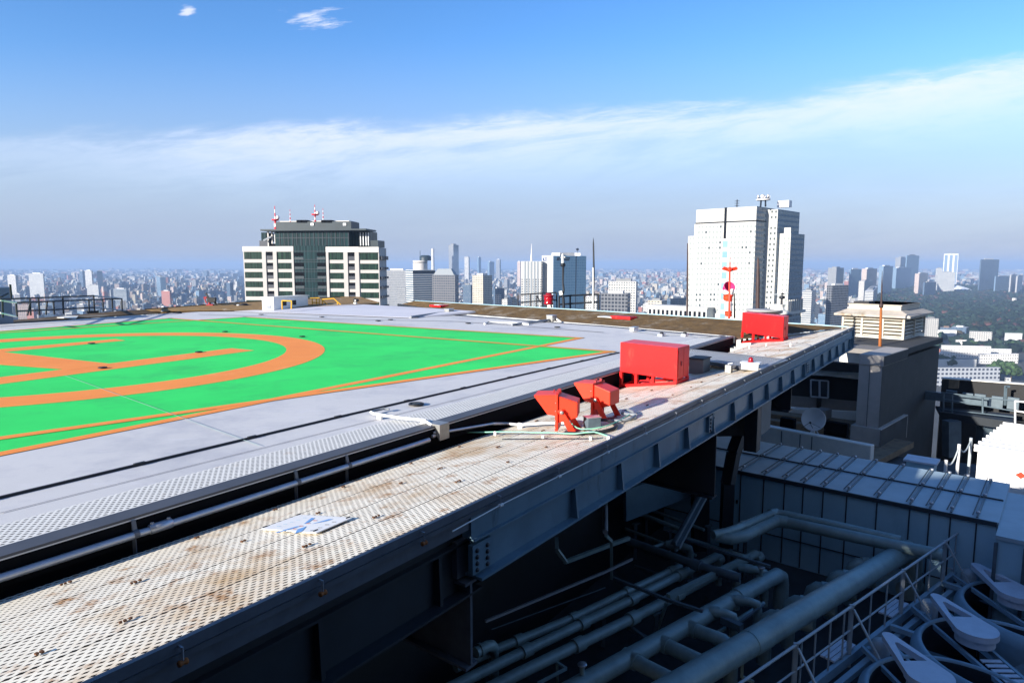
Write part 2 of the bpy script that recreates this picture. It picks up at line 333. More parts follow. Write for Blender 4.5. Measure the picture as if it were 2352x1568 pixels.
flat('orange_line_marking', [strip(t2, far2, .27, -1)], 'orange', .014)
flat('orange_line_marking', [strip(b1, t1, .3, -1), strip(e1, b1, .25, -1)], 'yellow_line', .017)
flat('orange_line_marking', [strip(b2, t2, .3, -1), strip(e2, b2, .25, -1)], 'yellow_line', .020)
HC = np.array([-14.55, 21.05, 0])
flat('orange_circle_marking', ring(HC, 8.22, 6.92), 'orange', .011)
zP = zoomer(0, 1150, .5527)
def hp(X, Y): return G(zP(X, Y))
l_ = [hp(1590, 312), hp(1748, 327), hp(0, 560), hp(0, 512)]
ul = nrm(l_[2] - l_[1]); l_[2] = l_[2] + ul * 1.2; l_[3] = l_[3] + ul * 1.2
uu = nrm(hp(0, 318) - hp(790, 249))
l2_ = [hp(790, 249), hp(862, 259), hp(70, 342) + uu * 6, hp(0, 318) + uu * 6]
cu = nrm(hp(58, 343) - hp(730, 416)) * 1.1; cb = [hp(58, 343) + cu, hp(730, 416) - cu * .4, hp(425, 455) - cu * .4, hp(0, 406) + cu + uu * .6]
flat('orange_letter_marking', [l_, l2_], 'orange', .011)
flat('orange_letter_marking', [cb], 'orange', .014)
flat('pale_joint_line', [strip(G(z1(445, 955)), G(z1(1780, 1440)), .016)], 'joint', .023)
flat('grey_joint_line', [strip(G(z5(0, 647)), G((1420, 826)), .02)], 'greyjoint', .012)
ja = [G(zM(0, 358)), G(zM(900, 385)), G(zM(1600, 415)), G((1043, 738.5)), G((1180, 748)), G((1300, 757.5)), G((1385, 764))]
flat('grey_joint_line', [strip(ja[i], ja[i + 1], .12) for i in range(len(ja) - 1)], 'greyjoint', .015)
flat('grey_joint_line', [strip(G(zL(0, 540)), G(zL(2300, 370)), .12)], 'greyjoint', .018)
# --- raised landing apron at the far corner
ap = [P(zM(0, 300), .03), P(zM(1000, 335), .03), P((942, 729), .03), P((1092, 714.5), .2), P((1000, 708), .22), P((818, 698), .28), P(zM(1320, 268), .2), P(zM(770, 305), .1)]
b = MB(); b.prism([q - np.array([0, 0, .1]) for q in ap], (0, 0, .1)); structure(b.build('apron', 'apron'))
flat('dark_joint_line', [strip(P(zM(0, 300), 0), P((942, 730.5), 0), .3, -1)], 'greyjoint', .021)
# --- front edge: grating strip, flange
def line_pts(pa, pb, z, ext=8.):
    a, b_ = P(pa, z), P(pb, z); return a - nrm(b_ - a) * ext, b_
gi0, gi1 = line_pts((0, 1208.6), (1600, 779), .004); go0, go1 = line_pts((0, 1260.5), (1660, 774.5), .004)
gu = nrm(go1 - go0); gw = 1.0
def ribbons(b, o, ua, vb, La, nrow, pa=.043, pb=.060, wd=.0385, amp=.0122, rise=.0025, zfn=None):
    """expanded-metal strands: rows of tilted zigzag ribbons along ua, spaced along vb"""
    n = int(La / pa) + 1; k = np.arange(n); tri = np.where(k % 2 == 0, 1., -1.)
    up = nrm(np.cross(ua, vb)); up = up if up[2] > 0 else -up
    for j in range(nrow):
        c = o + vb * ((j + .5) * pb + (j // 13) * .020); s = tri * (1 if j % 2 == 0 else -1) * amp
        base = c[None, :] + ua[None, :] * (k * pa)[:, None] + vb[None, :] * s[:, None]
        lo = base - vb * wd / 2 - up * .0015; hi = base + vb * wd / 2 + up * rise; dn = hi - up * .014
        v = np.stack([lo, hi, dn], 1).reshape(-1, 3); i = np.arange(n - 1) * 3
        fs = np.concatenate([np.stack([i, i + 3, i + 4, i + 1], 1), np.stack([i + 1, i + 4, i + 5, i + 2], 1)])
        o2 = b['n']; b['v'].append(v); b['f'].append(fs + o2); b['n'] += len(v)
def rib_build(b, name, mat, parent=None):
    v = np.concatenate(b['v']); fs = np.concatenate(b['f']); me = bpy.data.meshes.new(name)
    if parent is not None: v = v - np.array(parent.location)
    me.vertices.add(len(v)); me.vertices.foreach_set('co', v.astype(np.float32).ravel())
    me.loops.add(fs.size); me.loops.foreach_set('vertex_index', fs.astype(np.int32).ravel())
    me.polygons.add(len(fs)); me.polygons.foreach_set('loop_start', np.arange(len(fs), dtype=np.int32) * 4); me.polygons.foreach_set('loop_total', np.full(len(fs), 4, np.int32))
    me.update(); me.validate(); me.materials.append(M[mat]); o = bpy.data.objects.new(name, me); col.objects.link(o)
    if parent is not None: o.parent = parent
    return o
gn = np.array([-gu[1], gu[0], 0])
gdist = abs(float((gi0 - go0) @ gn)); gsgn = 1 if (gi0 - go0) @ gn > 0 else -1
gl = np.linalg.norm(go1 - go0)
t = thing('edge_grating', 'white expanded metal strip along the front edge of the deck', 'grating', (go0 + go1) / 2)
rbm = dict(v=[], f=[], n=0); ribbons(rbm, go0 + np.array([0, 0, .022]), gu, gn * gsgn, gl - .2, int((gdist - .02) / .0616))
rib_build(rbm, 'mesh_panel', 'whitegrate', t)
b = MB(); b.prism([go0, go1 - gu * .2, go1 - gu * .2 + gn * gsgn * gdist, go0 + gn * gsgn * gdist], (0, 0, .006)); b.build('backing_tray', 'rubber', t)
# flange and fascia beneath the ledge
fl0, fl1 = LN, FR
b = MB(); n_in = rn
b.prism([fl0 + np.array([0, 0, .001]), fl1 + np.array([0, 0, .001]), fl1 + (go1 - fl1) * .97 + [0, 0, .001], fl0 + (go0 - fl0) * .97 + [0, 0, .001]], (0, 0, .03))
t = thing('deck_edge_beam', 'slate grey edge beam under the front lip of the deck', 'beam', (fl0 + fl1) / 2)
b.build('top_flange', 'slate', t)
b = MB(); b.prism([fl0 + rn * .12 - ZUP * .13, fl1 + rn * .12 - ZUP * .13, fl1 + rn * .3 - ZUP * .13, fl0 + rn * .3 - ZUP * .13], (0, 0, -1.15)); b.build('web', 'black', t)  # shade in the gap put into a near-black colour
# ------------------------------------------------------------------ main building body under the deck
def sx(p, k): return p + rn * k
wl0, wl1 = LN + rn * .9, FR + rn * .9
body = [wl0, wl1, BRp - nrm(BRp - HC) * 1.2, BRq - nrm(BRq - HC) * 1.5, BLc - nrm(BLc - HC) * 1.5, BLN]
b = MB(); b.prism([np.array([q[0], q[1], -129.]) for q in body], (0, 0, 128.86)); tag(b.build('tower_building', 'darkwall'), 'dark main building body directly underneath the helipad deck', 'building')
# ------------------------------------------------------------------ front shelf of cream expanded metal
shL = RL + 7
o0 = ra - ru * 7
vb = nrm(rn * 1. + ZUP * -sl_)                   # from the rim inwards, falling
wid = float((inA[:2] - ra[:2]) @ rn[:2]) / math.hypot(1, sl_) * (1 + sl_ ** 2)
t = thing('side_shelf', 'long cream and rust stained expanded metal shelf sloping up beside the deck', 'shelf', (ra + rb) / 2)
rbm = dict(v=[], f=[], n=0)
# the last metres follow the mitre at the far corner
nrow = int(wid / .0616)
ribbons(rbm, o0, ru, vb, shL, nrow)
rib_build(rbm, 'expanded_metal', 'cream', t)
b = MB()
for j in range(0, int(shL / 1.25)):                 # joists below
    p = o0 + ru * (j * 1.25 + .4) - ZUP * .10; b.bar(p, p + vb * wid, .06, .08)
for q in (.32, .62, .93):
    p = o0 + vb * wid * q - ZUP * .075; b.bar(p, p + ru * shL, .05, .05)
b.build('joists', 'rim', t)
for j in range(26):                                   # pairs of rusty clamps over the joists
    for q in (.3, .61, .9):
        p = o0 + ru * (j * 1.25 + .4 + (j % 2) * .2) + vb * wid * q + ZUP * .02
        b = MB()
        p = p + ru * random.uniform(-.3, .3) + vb * random.uniform(-.05, .05)
        for kx in (-.05, -.015, .03)[:random.randint(2, 3)]: b.box(p + ru * kx, .022, random.uniform(.02, .035), .016, math.atan2(ru[1], ru[0]) + random.uniform(-.3, .3))
        b.build('rusty_clamp', 'clamprust', t)
b = MB(); b.bar(o0 + ZUP * .0 - rn * .03, rb - rn * .03, .05, .09); b.bar(o0 - rn * .01 - ZUP * .1, rb - rn * .01 - ZUP * .1, .03, .05); b.build('edge_angle', 'rim', t)
# added black sheet and upright skirt below shelf, blocking stray sunlight
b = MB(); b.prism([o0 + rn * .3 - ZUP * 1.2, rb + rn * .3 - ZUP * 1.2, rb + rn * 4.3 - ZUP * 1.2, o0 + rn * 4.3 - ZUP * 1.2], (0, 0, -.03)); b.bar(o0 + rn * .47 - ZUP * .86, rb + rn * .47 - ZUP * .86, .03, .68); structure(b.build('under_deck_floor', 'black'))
# ------------------------------------------------------------------ girders below the rim
def at(tt, inn=0., z=0.): return ra + ru * tt + rn * inn + np.array([0, 0, z - zo])
ts = rim_at(1085); te = RL + .1
t = thing('outer_girder', 'long blue grey steel girder with stiffeners under the far part of the shelf edge', 'girder', at((ts + te) / 2, 0, -.3))
b = MB(); b.hexa([at(ts, .02, -.22), at(te, .02, -.22), at(te, .16, -.22), at(ts, .16, -.22)], [at(ts, .02, .15), at(te, .02, .15), at(te, .16, .15), at(ts, .16, .15)]); b.build('upper_channel', 'girder', t)
b = MB(); b.hexa([at(ts + .1, .07, -.72), at(te, .07, -.72), at(te, .12, -.72), at(ts + .1, .12, -.72)], [at(ts + .1, .07, -.22), at(te, .07, -.22), at(te, .12, -.22), at(ts + .1, .12, -.22)]); b.build('web', 'girder', t)
b = MB(); b.hexa([at(ts + .1, -.06, -.755), at(te, -.06, -.755), at(te, .25, -.755), at(ts + .1, .25, -.755)], [at(ts + .1, -.06, -.72), at(te, -.06, -.72), at(te, .25, -.72), at(ts + .1, .25, -.72)]); b.build('bottom_flange', 'girder', t)
b = MB(); b.hexa([at(ts, -.03, -.245), at(te, -.03, -.245), at(te, .06, -.245), at(ts, .06, -.245)], [at(ts, -.03, -.22), at(te, -.03, -.22), at(te, .06, -.22), at(ts, .06, -.22)]); b.build('middle_ledge', 'girder', t)
k = ts + 2.4; n_ = 0
while k < te - .3:
    b = MB(); b.hexa([at(k, -.05, -.719), at(k + .05, -.05, -.719), at(k + .05, .069, -.719), at(k, .069, -.719)], [at(k, -.0, -.246), at(k + .05, -.0, -.246), at(k + .05, .069, -.246), at(k, .069, -.246)]); b.build('stiffener', 'girder', t)
    k += 1.52; n_ += 1
for k in (ts + .18, rim_at(1638), rim_at(1858)):
    b = MB(); b.hexa([at(k - .18, .0, -.66), at(k + .18, .0, -.66), at(k + .18, .07, -.66), at(k - .18, .07, -.66)], [at(k - .18, .0, -.3), at(k + .18, .0, -.3), at(k + .18, .07, -.3), at(k - .18, .07, -.3)]); sp_ = b.build('splice_plate', 'girder', t)
    for zz in (-.62, -.54, -.46, -.38):
        for kk in (-.1, .1): b = MB(); b.lathe(at(k + kk, 0, zz), [(.03, 0), (.026, .018), (0, .02)], 8, axis=-rn); b.build('bolt', 'darkgirder', t)
b = MB(); b.hexa([at(te, -.06, -.755), at(te + .05, -.06, -.755), at(te + .05, .3, -.755), at(te, .3, -.755)], [at(te, -.06, .1), at(te + .05, -.06, .1), at(te + .05, .3, .1), at(te, .3, .1)]); b.build('end_plate', 'girder', t)
t = thing('outer_girder', 'nearest dark steel girder below the shelf edge at bottom left', 'girder', at(ts / 2 - 3, 0, -.3))  # darker copy of the girder colour, carrying the shade on the near part
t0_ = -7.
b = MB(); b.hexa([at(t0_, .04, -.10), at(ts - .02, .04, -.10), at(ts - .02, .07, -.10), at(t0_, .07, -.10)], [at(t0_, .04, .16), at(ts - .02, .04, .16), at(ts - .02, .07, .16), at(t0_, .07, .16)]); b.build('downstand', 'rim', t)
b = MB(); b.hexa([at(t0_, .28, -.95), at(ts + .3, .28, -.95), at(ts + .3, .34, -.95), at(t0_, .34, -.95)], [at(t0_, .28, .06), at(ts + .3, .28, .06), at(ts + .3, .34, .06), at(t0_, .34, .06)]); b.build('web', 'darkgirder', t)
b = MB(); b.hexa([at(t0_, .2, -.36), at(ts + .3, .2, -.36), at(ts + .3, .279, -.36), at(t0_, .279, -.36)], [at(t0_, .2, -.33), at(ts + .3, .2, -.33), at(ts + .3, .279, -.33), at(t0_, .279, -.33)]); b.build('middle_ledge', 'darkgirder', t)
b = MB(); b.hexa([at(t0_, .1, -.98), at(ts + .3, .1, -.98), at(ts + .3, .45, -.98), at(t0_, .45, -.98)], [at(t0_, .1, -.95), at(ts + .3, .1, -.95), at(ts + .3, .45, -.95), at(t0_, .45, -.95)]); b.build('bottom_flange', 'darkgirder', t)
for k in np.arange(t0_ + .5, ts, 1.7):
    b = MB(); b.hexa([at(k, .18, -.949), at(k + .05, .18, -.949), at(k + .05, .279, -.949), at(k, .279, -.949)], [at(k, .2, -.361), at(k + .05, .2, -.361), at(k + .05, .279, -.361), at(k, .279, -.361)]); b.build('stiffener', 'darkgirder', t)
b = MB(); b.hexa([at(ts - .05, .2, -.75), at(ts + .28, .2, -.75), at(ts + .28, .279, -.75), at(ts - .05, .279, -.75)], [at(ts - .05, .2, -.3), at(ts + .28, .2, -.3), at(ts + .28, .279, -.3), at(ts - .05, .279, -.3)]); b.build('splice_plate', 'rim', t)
# ------------------------------------------------------------------ cantilever beams under the deck
def ibeam(t0, zt, zb, i0, i1, w, mat, label, zb1=None):
    """an I-section running from under the deck out towards the rim at distance t0 along it"""
    zb1 = zb if zb1 is None else zb1
    t = thing('cantilever_beam', label, 'beam', at(t0, (i0 + i1) / 2, (zt + zb) / 2), 'cantilever beams under the deck')
    b = MB(); b.hexa([at(t0 - w / 2, i0, zt - .04), at(t0 + w / 2, i0, zt - .04), at(t0 + w / 2, i1, zt - .04), at(t0 - w / 2, i1, zt - .04)], [at(t0 - w / 2, i0, zt), at(t0 + w / 2, i0, zt), at(t0 + w / 2, i1, zt), at(t0 - w / 2, i1, zt)]); b.build('top_flange', mat, t)
    b = MB(); b.hexa([at(t0 - .02, i0, zb + .04), at(t0 + .02, i0, zb + .04), at(t0 + .02, i1, zb1 + .04), at(t0 - .02, i1, zb1 + .04)], [at(t0 - .02, i0, zt - .04), at(t0 + .02, i0, zt - .04), at(t0 + .02, i1, zt - .04), at(t0 - .02, i1, zt - .04)]); b.build('web', mat, t)
    b = MB(); b.hexa([at(t0 - w / 2, i0, zb), at(t0 + w / 2, i0, zb), at(t0 + w / 2, i1, zb1), at(t0 - w / 2, i1, zb1)], [at(t0 - w / 2, i0, zb + .04), at(t0 + w / 2, i0, zb + .04), at(t0 + w / 2, i1, zb1 + .04), at(t0 - w / 2, i1, zb1 + .04)]); b.build('bottom_flange', mat, t)
    return t
def bottom_z(px, y, inn):      # height at which a point below the rim in photo column px is seen at row y
    tt = rim_at(px); p = at(tt, inn, 0.)
    for _ in range(3):
        dd = p[1]; q = Yd((px, y), dd)
    return tt, q[2]
tq, zq = bottom_z(1090, 1342, 0.); tq2, zq2 = bottom_z(1095, 1540, 0.)
ibeam(tq + .05, zq, zq2, .1, 5., .22, 'rim', 'near cantilever I beam with pale end plate above the two thin pipes', zq2 + .2)
tq, zq = bottom_z(1660, 1000, 0.); tq2, zq2 = bottom_z(1675, 1132, 0.)
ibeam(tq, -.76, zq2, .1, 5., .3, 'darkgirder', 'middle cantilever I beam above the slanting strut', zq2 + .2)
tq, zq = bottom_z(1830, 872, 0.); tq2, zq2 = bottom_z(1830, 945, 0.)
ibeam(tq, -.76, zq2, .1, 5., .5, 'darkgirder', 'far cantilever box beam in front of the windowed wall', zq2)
# grey hanging block end and dark column
tb, zb_ = bottom_z(1779, 1020, 0.)
t = thing('hanger_block', 'grey ribbed concrete block hanging under the far girder', 'block', at(tb, .3, -1.3))
b = MB(); b.hexa([at(tb - .55, .15, zb_ + .35), at(tb + .45, .15, zb_ + .35), at(tb + .45, 1.6, zb_ + .1), at(tb - .55, 1.6, zb_ + .1)], [at(tb - .55, .15, -.76), at(tb + .45, .15, -.76), at(tb + .45, 1.6, -.76), at(tb - .55, 1.6, -.76)]); b.build('block', 'greywall', t)
b = MB(); b.hexa([at(tb - .95, .15, zb_ - .05), at(tb - .56, .15, zb_ - .05), at(tb - .56, .5, zb_ - .05), at(tb - .95, .5, zb_ - .05)], [at(tb - .95, .15, -.76), at(tb - .56, .15, -.76), at(tb - .56, .5, -.76), at(tb - .95, .5, -.76)]); b.build('dark_post', 'darkgirder', t)
# ------------------------------------------------------------------ earth-wire clips along the rim
clx = [402, 724, 958, 1135, 1270, 1383, 1471, 1542, 1602, 1656, 1701, 1739, 1771, 1806, 1841, 1865, 1888, 1908, 1928, 1944]
names_ = ['bottom left corner', 'second from bottom left', 'third, before the blue girder']
def clip_thing(p, label, rusty):
    t = thing('wire_clip', label, 'clip', p, 'earth wire clips along the shelf edge')
    b = MB(); b.bar(p + ZUP * .03 + rn * .03, p - rn * .05 + ZUP * .03, .014, .012); b.bar(p - rn * .05 + ZUP * .035, p - rn * .05 - ZUP * .07, .016, .014); b.build('bracket', 'galv', t)
    b = MB(); q = p - rn * .05 - ZUP * .085
    b.lathe(q - ru * .035, [(0, 0), (.022, 0), (.026, .012), (.018, .03), (.018, .042), (.026, .058), (.022, .07), (0, .07)], 12, axis=ru); b.build('roller', 'rustrod' if rusty else 'white', t)
    return t
rc = None; wc = None
for i, x in enumerate(clx):
    p = at(rim_at(x), -.05, zo - .02)
    if i < 3: lab = 'rust stained clip on the shelf edge, ' + names_[i]
    else:
        p_ = proj(p)
        place = ['where the blue girder begins', 'left of the pair of floodlights below them', 'below the nearer floodlight', 'below the green cable end', 'below the coiled cable', 'left of the near red cabinet shadow', 'below the near red cabinet', 'below the long cabinet shadow', 'below the small grey post', 'below the white lamp box', 'right of the white lamp box', 'at the tip of the bridging plate', 'just beyond the bridging plate', 'second beyond the bridging plate', 'third beyond the bridging plate', 'third from the far corner', 'next to last before the far corner', 'at the far corner'][min(i - 3, 16 if i < 19 else 17)]
        lab = 'small white wire clip on the shelf edge ' + place
    if i == 0: rc = clip_thing(p, lab, True)
    elif i < 3: clone(rc, p, 0, lab)
    elif i == 3: wc = clip_thing(p, lab, False)
    else: clone(wc, p, 0, lab)
pts = [at(rim_at(x), -.10, zo - .10) for x in clx[3:]]
b = MB(); b.tube([pts[0] - ru * .9 - ZUP * .03] + pts, .008, 6); tag(b.build('earth_wire', 'white'), 'thin white wire strung through the clips along the girder', 'wire')
#PART2
# ------------------------------------------------------------------ things on the deck and the shelf
def rz_of(v): return math.atan2(v[1], v[0])
# pipe in the recess
def on_plane_line(p, q0, qd):      # point on the vertical plane through q0 along qd seen at pixel p
    d_ = ray(*p); n = np.array([-qd[1], qd[0], 0]); t = ((q0 - CAM) @ n) / (d_ @ n); return CAM + d_ * t
pq = LA + rn * -.06
pp = [on_plane_line((0, 1327), pq, du), on_plane_line((500, 1167), pq, du), on_plane_line((985, 1010), pq, du)]
pp[0] = pp[0] - nrm(pp[1] - pp[0]) * 2.5
t = thing('conduit_pipe', 'blue grey steel conduit running along the dark gap beside the deck', 'pipe', (pp[0] + pp[2]) / 2)
b = MB(); b.tube(pp, .045, 14); b.build('pipe', 'galv', t)
def along(a_, b_, s): return a_ + (b_ - a_) * s
def near_pipe(x):
    best = min((along(pp[0], pp[2], s) for s in np.linspace(0, 1, 400)), key=lambda q: abs(proj(q)[0] - x)); return best
c_ = near_pipe(370); dv = nrm(pp[2] - pp[0])
b = MB(); b.tube([c_ - dv * .14, c_ - dv * .13, c_ + dv * .13, c_ + dv * .14], [.045, .062, .062, .045], 14); b.box(c_ + ZUP * .06 - dv * .1, .03, .03, .04); b.box(c_ + ZUP * .06 + dv * .1, .03, .03, .04); b.build('coupling', 'galv', t)
for x in (310, 685, 800):
    c_ = near_pipe(x); b = MB(); b.bar(c_ + ZUP * .0 + rn * .01, c_ + ZUP * .16 + rn * .05, .05, .02); b.bar(c_ - ZUP * .3 + rn * .05, c_ + ZUP * .1 + rn * .05, .04, .02); b.tube([c_ - dv * .03, c_ + dv * .03], .05, 12); b.build('bracket', 'rim', t)
# stainless junction box at the ledge
jb = on_plane_line(zJ(1100, 430), LA + rn * -.12, du)
jt = on_plane_line(zJ(1100, 660), LA + rn * -.12, du); jr = on_plane_line(zJ(1240, 395), LA + rn * -.12, du)
jl = np.linalg.norm((jr - jb)[:2])
hgt = jb[2] - jt[2]
t = thing('junction_box', 'tapered stainless steel junction box hung on the deck ledge', 'box', jt)
b = MB(); hh = np.array([0, 0, hgt]); bk = rn * .32
b.prism([jt, jt + hh, jt + hh + bk, jt + hh * .8 + bk, jt + hh * .45 + bk * .45], du * jl); b.build('housing', 'steelbox', t, bevel=.006)
b = MB(); q = jt + hh * .32 + bk * .3 - du * .01; b.tube([q, q - du * .05, q - du * .10], [.03, .036, .03], 10); b.lathe(q + hh * .2, [(.0, 0), (.025, 0), (.02, .05), (0, .05)], 8, axis=-du); b.build('gland', 'galv', t)
# white conduit from the deck to the junction box
wc_ = [G(zJ(370, 245)) + ZUP * .06, G(zJ(290, 240)) + ZUP * .07, G(zJ(170, 268)) + ZUP * .07, G(zJ(112, 292)) + ZUP * .07, G(zJ(140, 318)) + ZUP * .08, G(zJ(235, 345)) + ZUP * .09, G(zJ(560, 395)) + ZUP * .09, G(zJ(870, 425)) + ZUP * .09, jb + bk * .6 - ZUP * .03]
t = thing('white_conduit', 'white conduit curling off the deck edge into the stainless box', 'conduit', wc_[5])
b = MB(); b.tube(wc_[3:], .03, 10); b.build('pipe', 'white', t)
b = MB(); b.tube(wc_[:4], .026, 10); b.build('flexible_sleeve', 'cable', t)
for X, Y in ((235, 345), (870, 425)):
    q = G(zJ(X, Y)); b = MB(); b.box(q + ZUP * .06, .05, .12, .12, rz_of(du)); b.build('saddle', 'white', t)
# white conduit leaving the box across the shelf
q0 = jt + hh * .35 + du * jl + bk * .3
q1 = on_plane_line(zJ(1680, 440), pq, du); q2 = on_plane_line(zJ(1860, 410), pq, du)
wp = [q0, q1, q2] + [on_shelf(zJ(X, Y)) + ZUP * .07 for X, Y in ((2060, 455), (2260, 475))] + [on_shelf(zF(X, Y)) + ZUP * .08 for X, Y in ((560, 1040), (1180, 1030), (1330, 1025))]
t = thing('floodlight_conduit', 'white conduit crossing the shelf from the stainless box to the floodlights', 'conduit', wp[3])
b = MB(); b.tube(wp[2:], .028, 10); b.build('pipe', 'white', t)
b = MB(); b.tube(wp[:3], .029, 10); b.build('pipe', 'galv', t)
for q in (wp[4], wp[6]):
    b = MB(); b.box(q - ZUP * .02, .04, .1, .12, rz_of(ru)); b.build('saddle', 'white', t)
# steel box on the shelf behind floodlights
q = on_shelf(zF(1400, 1050)); t = thing('connector_box', 'small dark steel connector box on the shelf behind the floodlights', 'box', q)
b = MB(); b.box(q + ZUP * .10, .26, .20, .20, rz_of(ru) - .6); b.build('housing', 'pipedark', t, bevel=.006)
b = MB(); b.box(q + ZUP * .207, .28, .22, .014, rz_of(ru) - .6); b.build('lid', 'galv', t)
# ---------------------------------------------------------------- floodlights
def floodlight(p, label):
    t = thing('floodlight', label, 'floodlight', p, 'vermilion floodlights on the shelf'); p = np.asarray(p, float)
    def L(x, y, z): return p + np.array([x, y, z])
    b = MB(); y0 = .21
    b.hexa([L(-.37, -y0, .34), L(-.02, -y0, .22), L(-.02, y0, .22), L(-.37, y0, .34)], [L(-.37, -y0, .62), L(-.02, -y0, .72), L(-.02, y0, .72), L(-.37, y0, .62)]); b.build('lamp_housing', 'vermil', t, bevel=.012)
    b = MB(); b.hexa([L(-.02, -.25, .08), L(.03, -.25, .08), L(.03, .25, .08), L(-.02, .25, .08)], [L(-.02, -.25, .75), L(.03, -.25, .75), L(.03, .25, .75), L(-.02, .25, .75)]); b.build('front_frame', 'vermil', t, bevel=.008)
    b = MB(); y1 = .235
    for sgn in (-1, 1):
        b.prism([L(.031, sgn * y1, .73), L(.42, sgn * y1, .71), L(.17, sgn * y1, .38), L(.031, sgn * y1, .36)], (0, -sgn * .012, 0))
    b.prism([L(.031, -y1 + .013, .73), L(.42, -y1 + .013, .71), L(.42, y1 - .013, .71), L(.031, y1 - .013, .73)], (0, 0, .012))
    b.build('hood', 'vermil', t)
    b = MB(); b.box(L(.034, 0, .44), .006, .40, .5); b.build('glass', 'glass', t)
    for sgn in (-1, 1):
        b = MB(); b.prism([L(-.10, sgn * .26, .50), L(-.02, sgn * .26, .46), L(-.26, sgn * .26, .02), L(-.38, sgn * .26, .06)], (0, sgn * .03, 0)); b.build('bracket_arm', 'vermil', t, bevel=.004)
        b = MB(); b.lathe(L(-.10, sgn * .29, .44), [(0, 0), (.034, 0), (.034, .025), (.02, .03), (0, .03)], 12, axis=(0, sgn, 0)); b.build('pivot_bolt', 'steelbox', t)
    b = MB(); b.box(L(-.32, 0, .045), .14, .56, .03); b.lathe(L(-.36, 0, .0), [(.0, 0), (.17, 0), (.17, .035), (.12, .07), (0, .08)], 16); b.build('base', 'darkred', t)
    b = MB(); b.box(L(.0, -.12, .775), .05, .03, .05); b.box(L(.0, .12, .775), .05, .03, .05); b.box(L(.1, -.12, .75), .02, .02, .06); b.tube([L(-.04, -.16, .74), L(.0, -.14, .79), L(.05, -.16, .76)], .008, 6); b.build('latch', 'darkred', t)
    b = MB()
    for z in (.14, .27, .45, .6):
        for sgn in (-1, 1): b.lathe(L(.02, sgn * .251, z), [(0, 0), (.012, 0), (.01, .012), (0, .012)], 6, axis=(0, sgn, 0))
    o = b.build('screws', 'steelbox', t); o.name = 'screw_row'
    return t
p1 = on_shelf(zF(800, 1130)); p2 = on_shelf(zF(1500, 890))
f1 = floodlight(p1, 'nearer vermilion floodlight with its hood turned left, beside the stainless junction box'); f1.rotation_euler = (0, 0, R_(90 - 282))
clone(f1, p2, R_(90 - 305), 'farther vermilion floodlight with its back turned, beside the coiled cable')
# cables round the floodlights
def coil(c, r, n=2, dz=.03, ph=0.):
    return [c + np.array([math.cos(a + ph) * r * (1 + .03 * math.sin(3 * a)), math.sin(a + ph) * r * .9, dz * a / 6.28 + .04]) for a in np.linspace(0, 6.28 * n, 26 * n)]
sh = lambda X, Y, h=.04: on_shelf(zF(X, Y)) + ZUP * h
b = MB(); b.tube([sh(1510, 985, .08), sh(1660, 985, .08), sh(1790, 1015), sh(1835, 1055), sh(1790, 1105), sh(1620, 1155), sh(1380, 1185), sh(1180, 1190), sh(1050, 1185), sh(930, 1175)], .03, 10)
tag(b.build('black_cable', 'rubber'), 'thick dark cable looping on the shelf between the two floodlights', 'cable')
b = MB(); b.tube([sh(1750, 960), sh(1900, 965), sh(2080, 930), sh(2170, 880), sh(2140, 835, .07), sh(2040, 820, .1), sh(1960, 830, .1), sh(1940, 865, .08), sh(2060, 885, .08), sh(2180, 870, .06)], .028, 10)
tag(b.build('coiled_cable', 'cable'), 'coiled grey cable lying on the shelf right of the farther floodlight', 'cable')
gp = [on_shelf(zJ(X, Y)) + ZUP * .1 for X, Y in ((1330, 605), (1640, 605), (1900, 600), (2330, 605))] + [sh(X, Y, .07) for X, Y in ((350, 1200), (640, 1205), (900, 1220), (1090, 1228), (1280, 1205), (1440, 1195), (1560, 1230), (1700, 1280))]
t = thing('green_wire', 'pale green earth wire lying across the shelf in front of the floodlights', 'wire', gp[5])
b = MB(); b.tube(gp, .012, 7); b.build('wire', 'mint', t)
for q in (gp[0], gp[2], sh(530, 1250, .05), sh(1380, 1270, .05), gp[-1]):
    b = MB(); b.box(q - ZUP * .03, .035, .05, .08, rz_of(ru)); b.build('wire_clip', 'white', t)
b = MB(); b.tube([sh(1030, 1100, .14), sh(1130, 1150, .1), sh(1210, 1165, .09), sh(1400, 1150, .08), sh(1640, 1105, .08), sh(1800, 1040, .08), sh(1900, 970, .06), sh(2080, 880, .08)], .011, 7)
tag(b.build('green_wire', 'mint'), 'pale green wire tied on top of the dark looping cable', 'wire')
b = MB(); b.tube([sh(-200, 1280, .03), sh(520, 1275, .03), sh(1380, 1275, .03), sh(1600, 1260, .03)], .008, 6); tag(b.build('thin_wire', 'rubber'), 'thin dark wire on the shelf just in front of the green wire', 'wire')
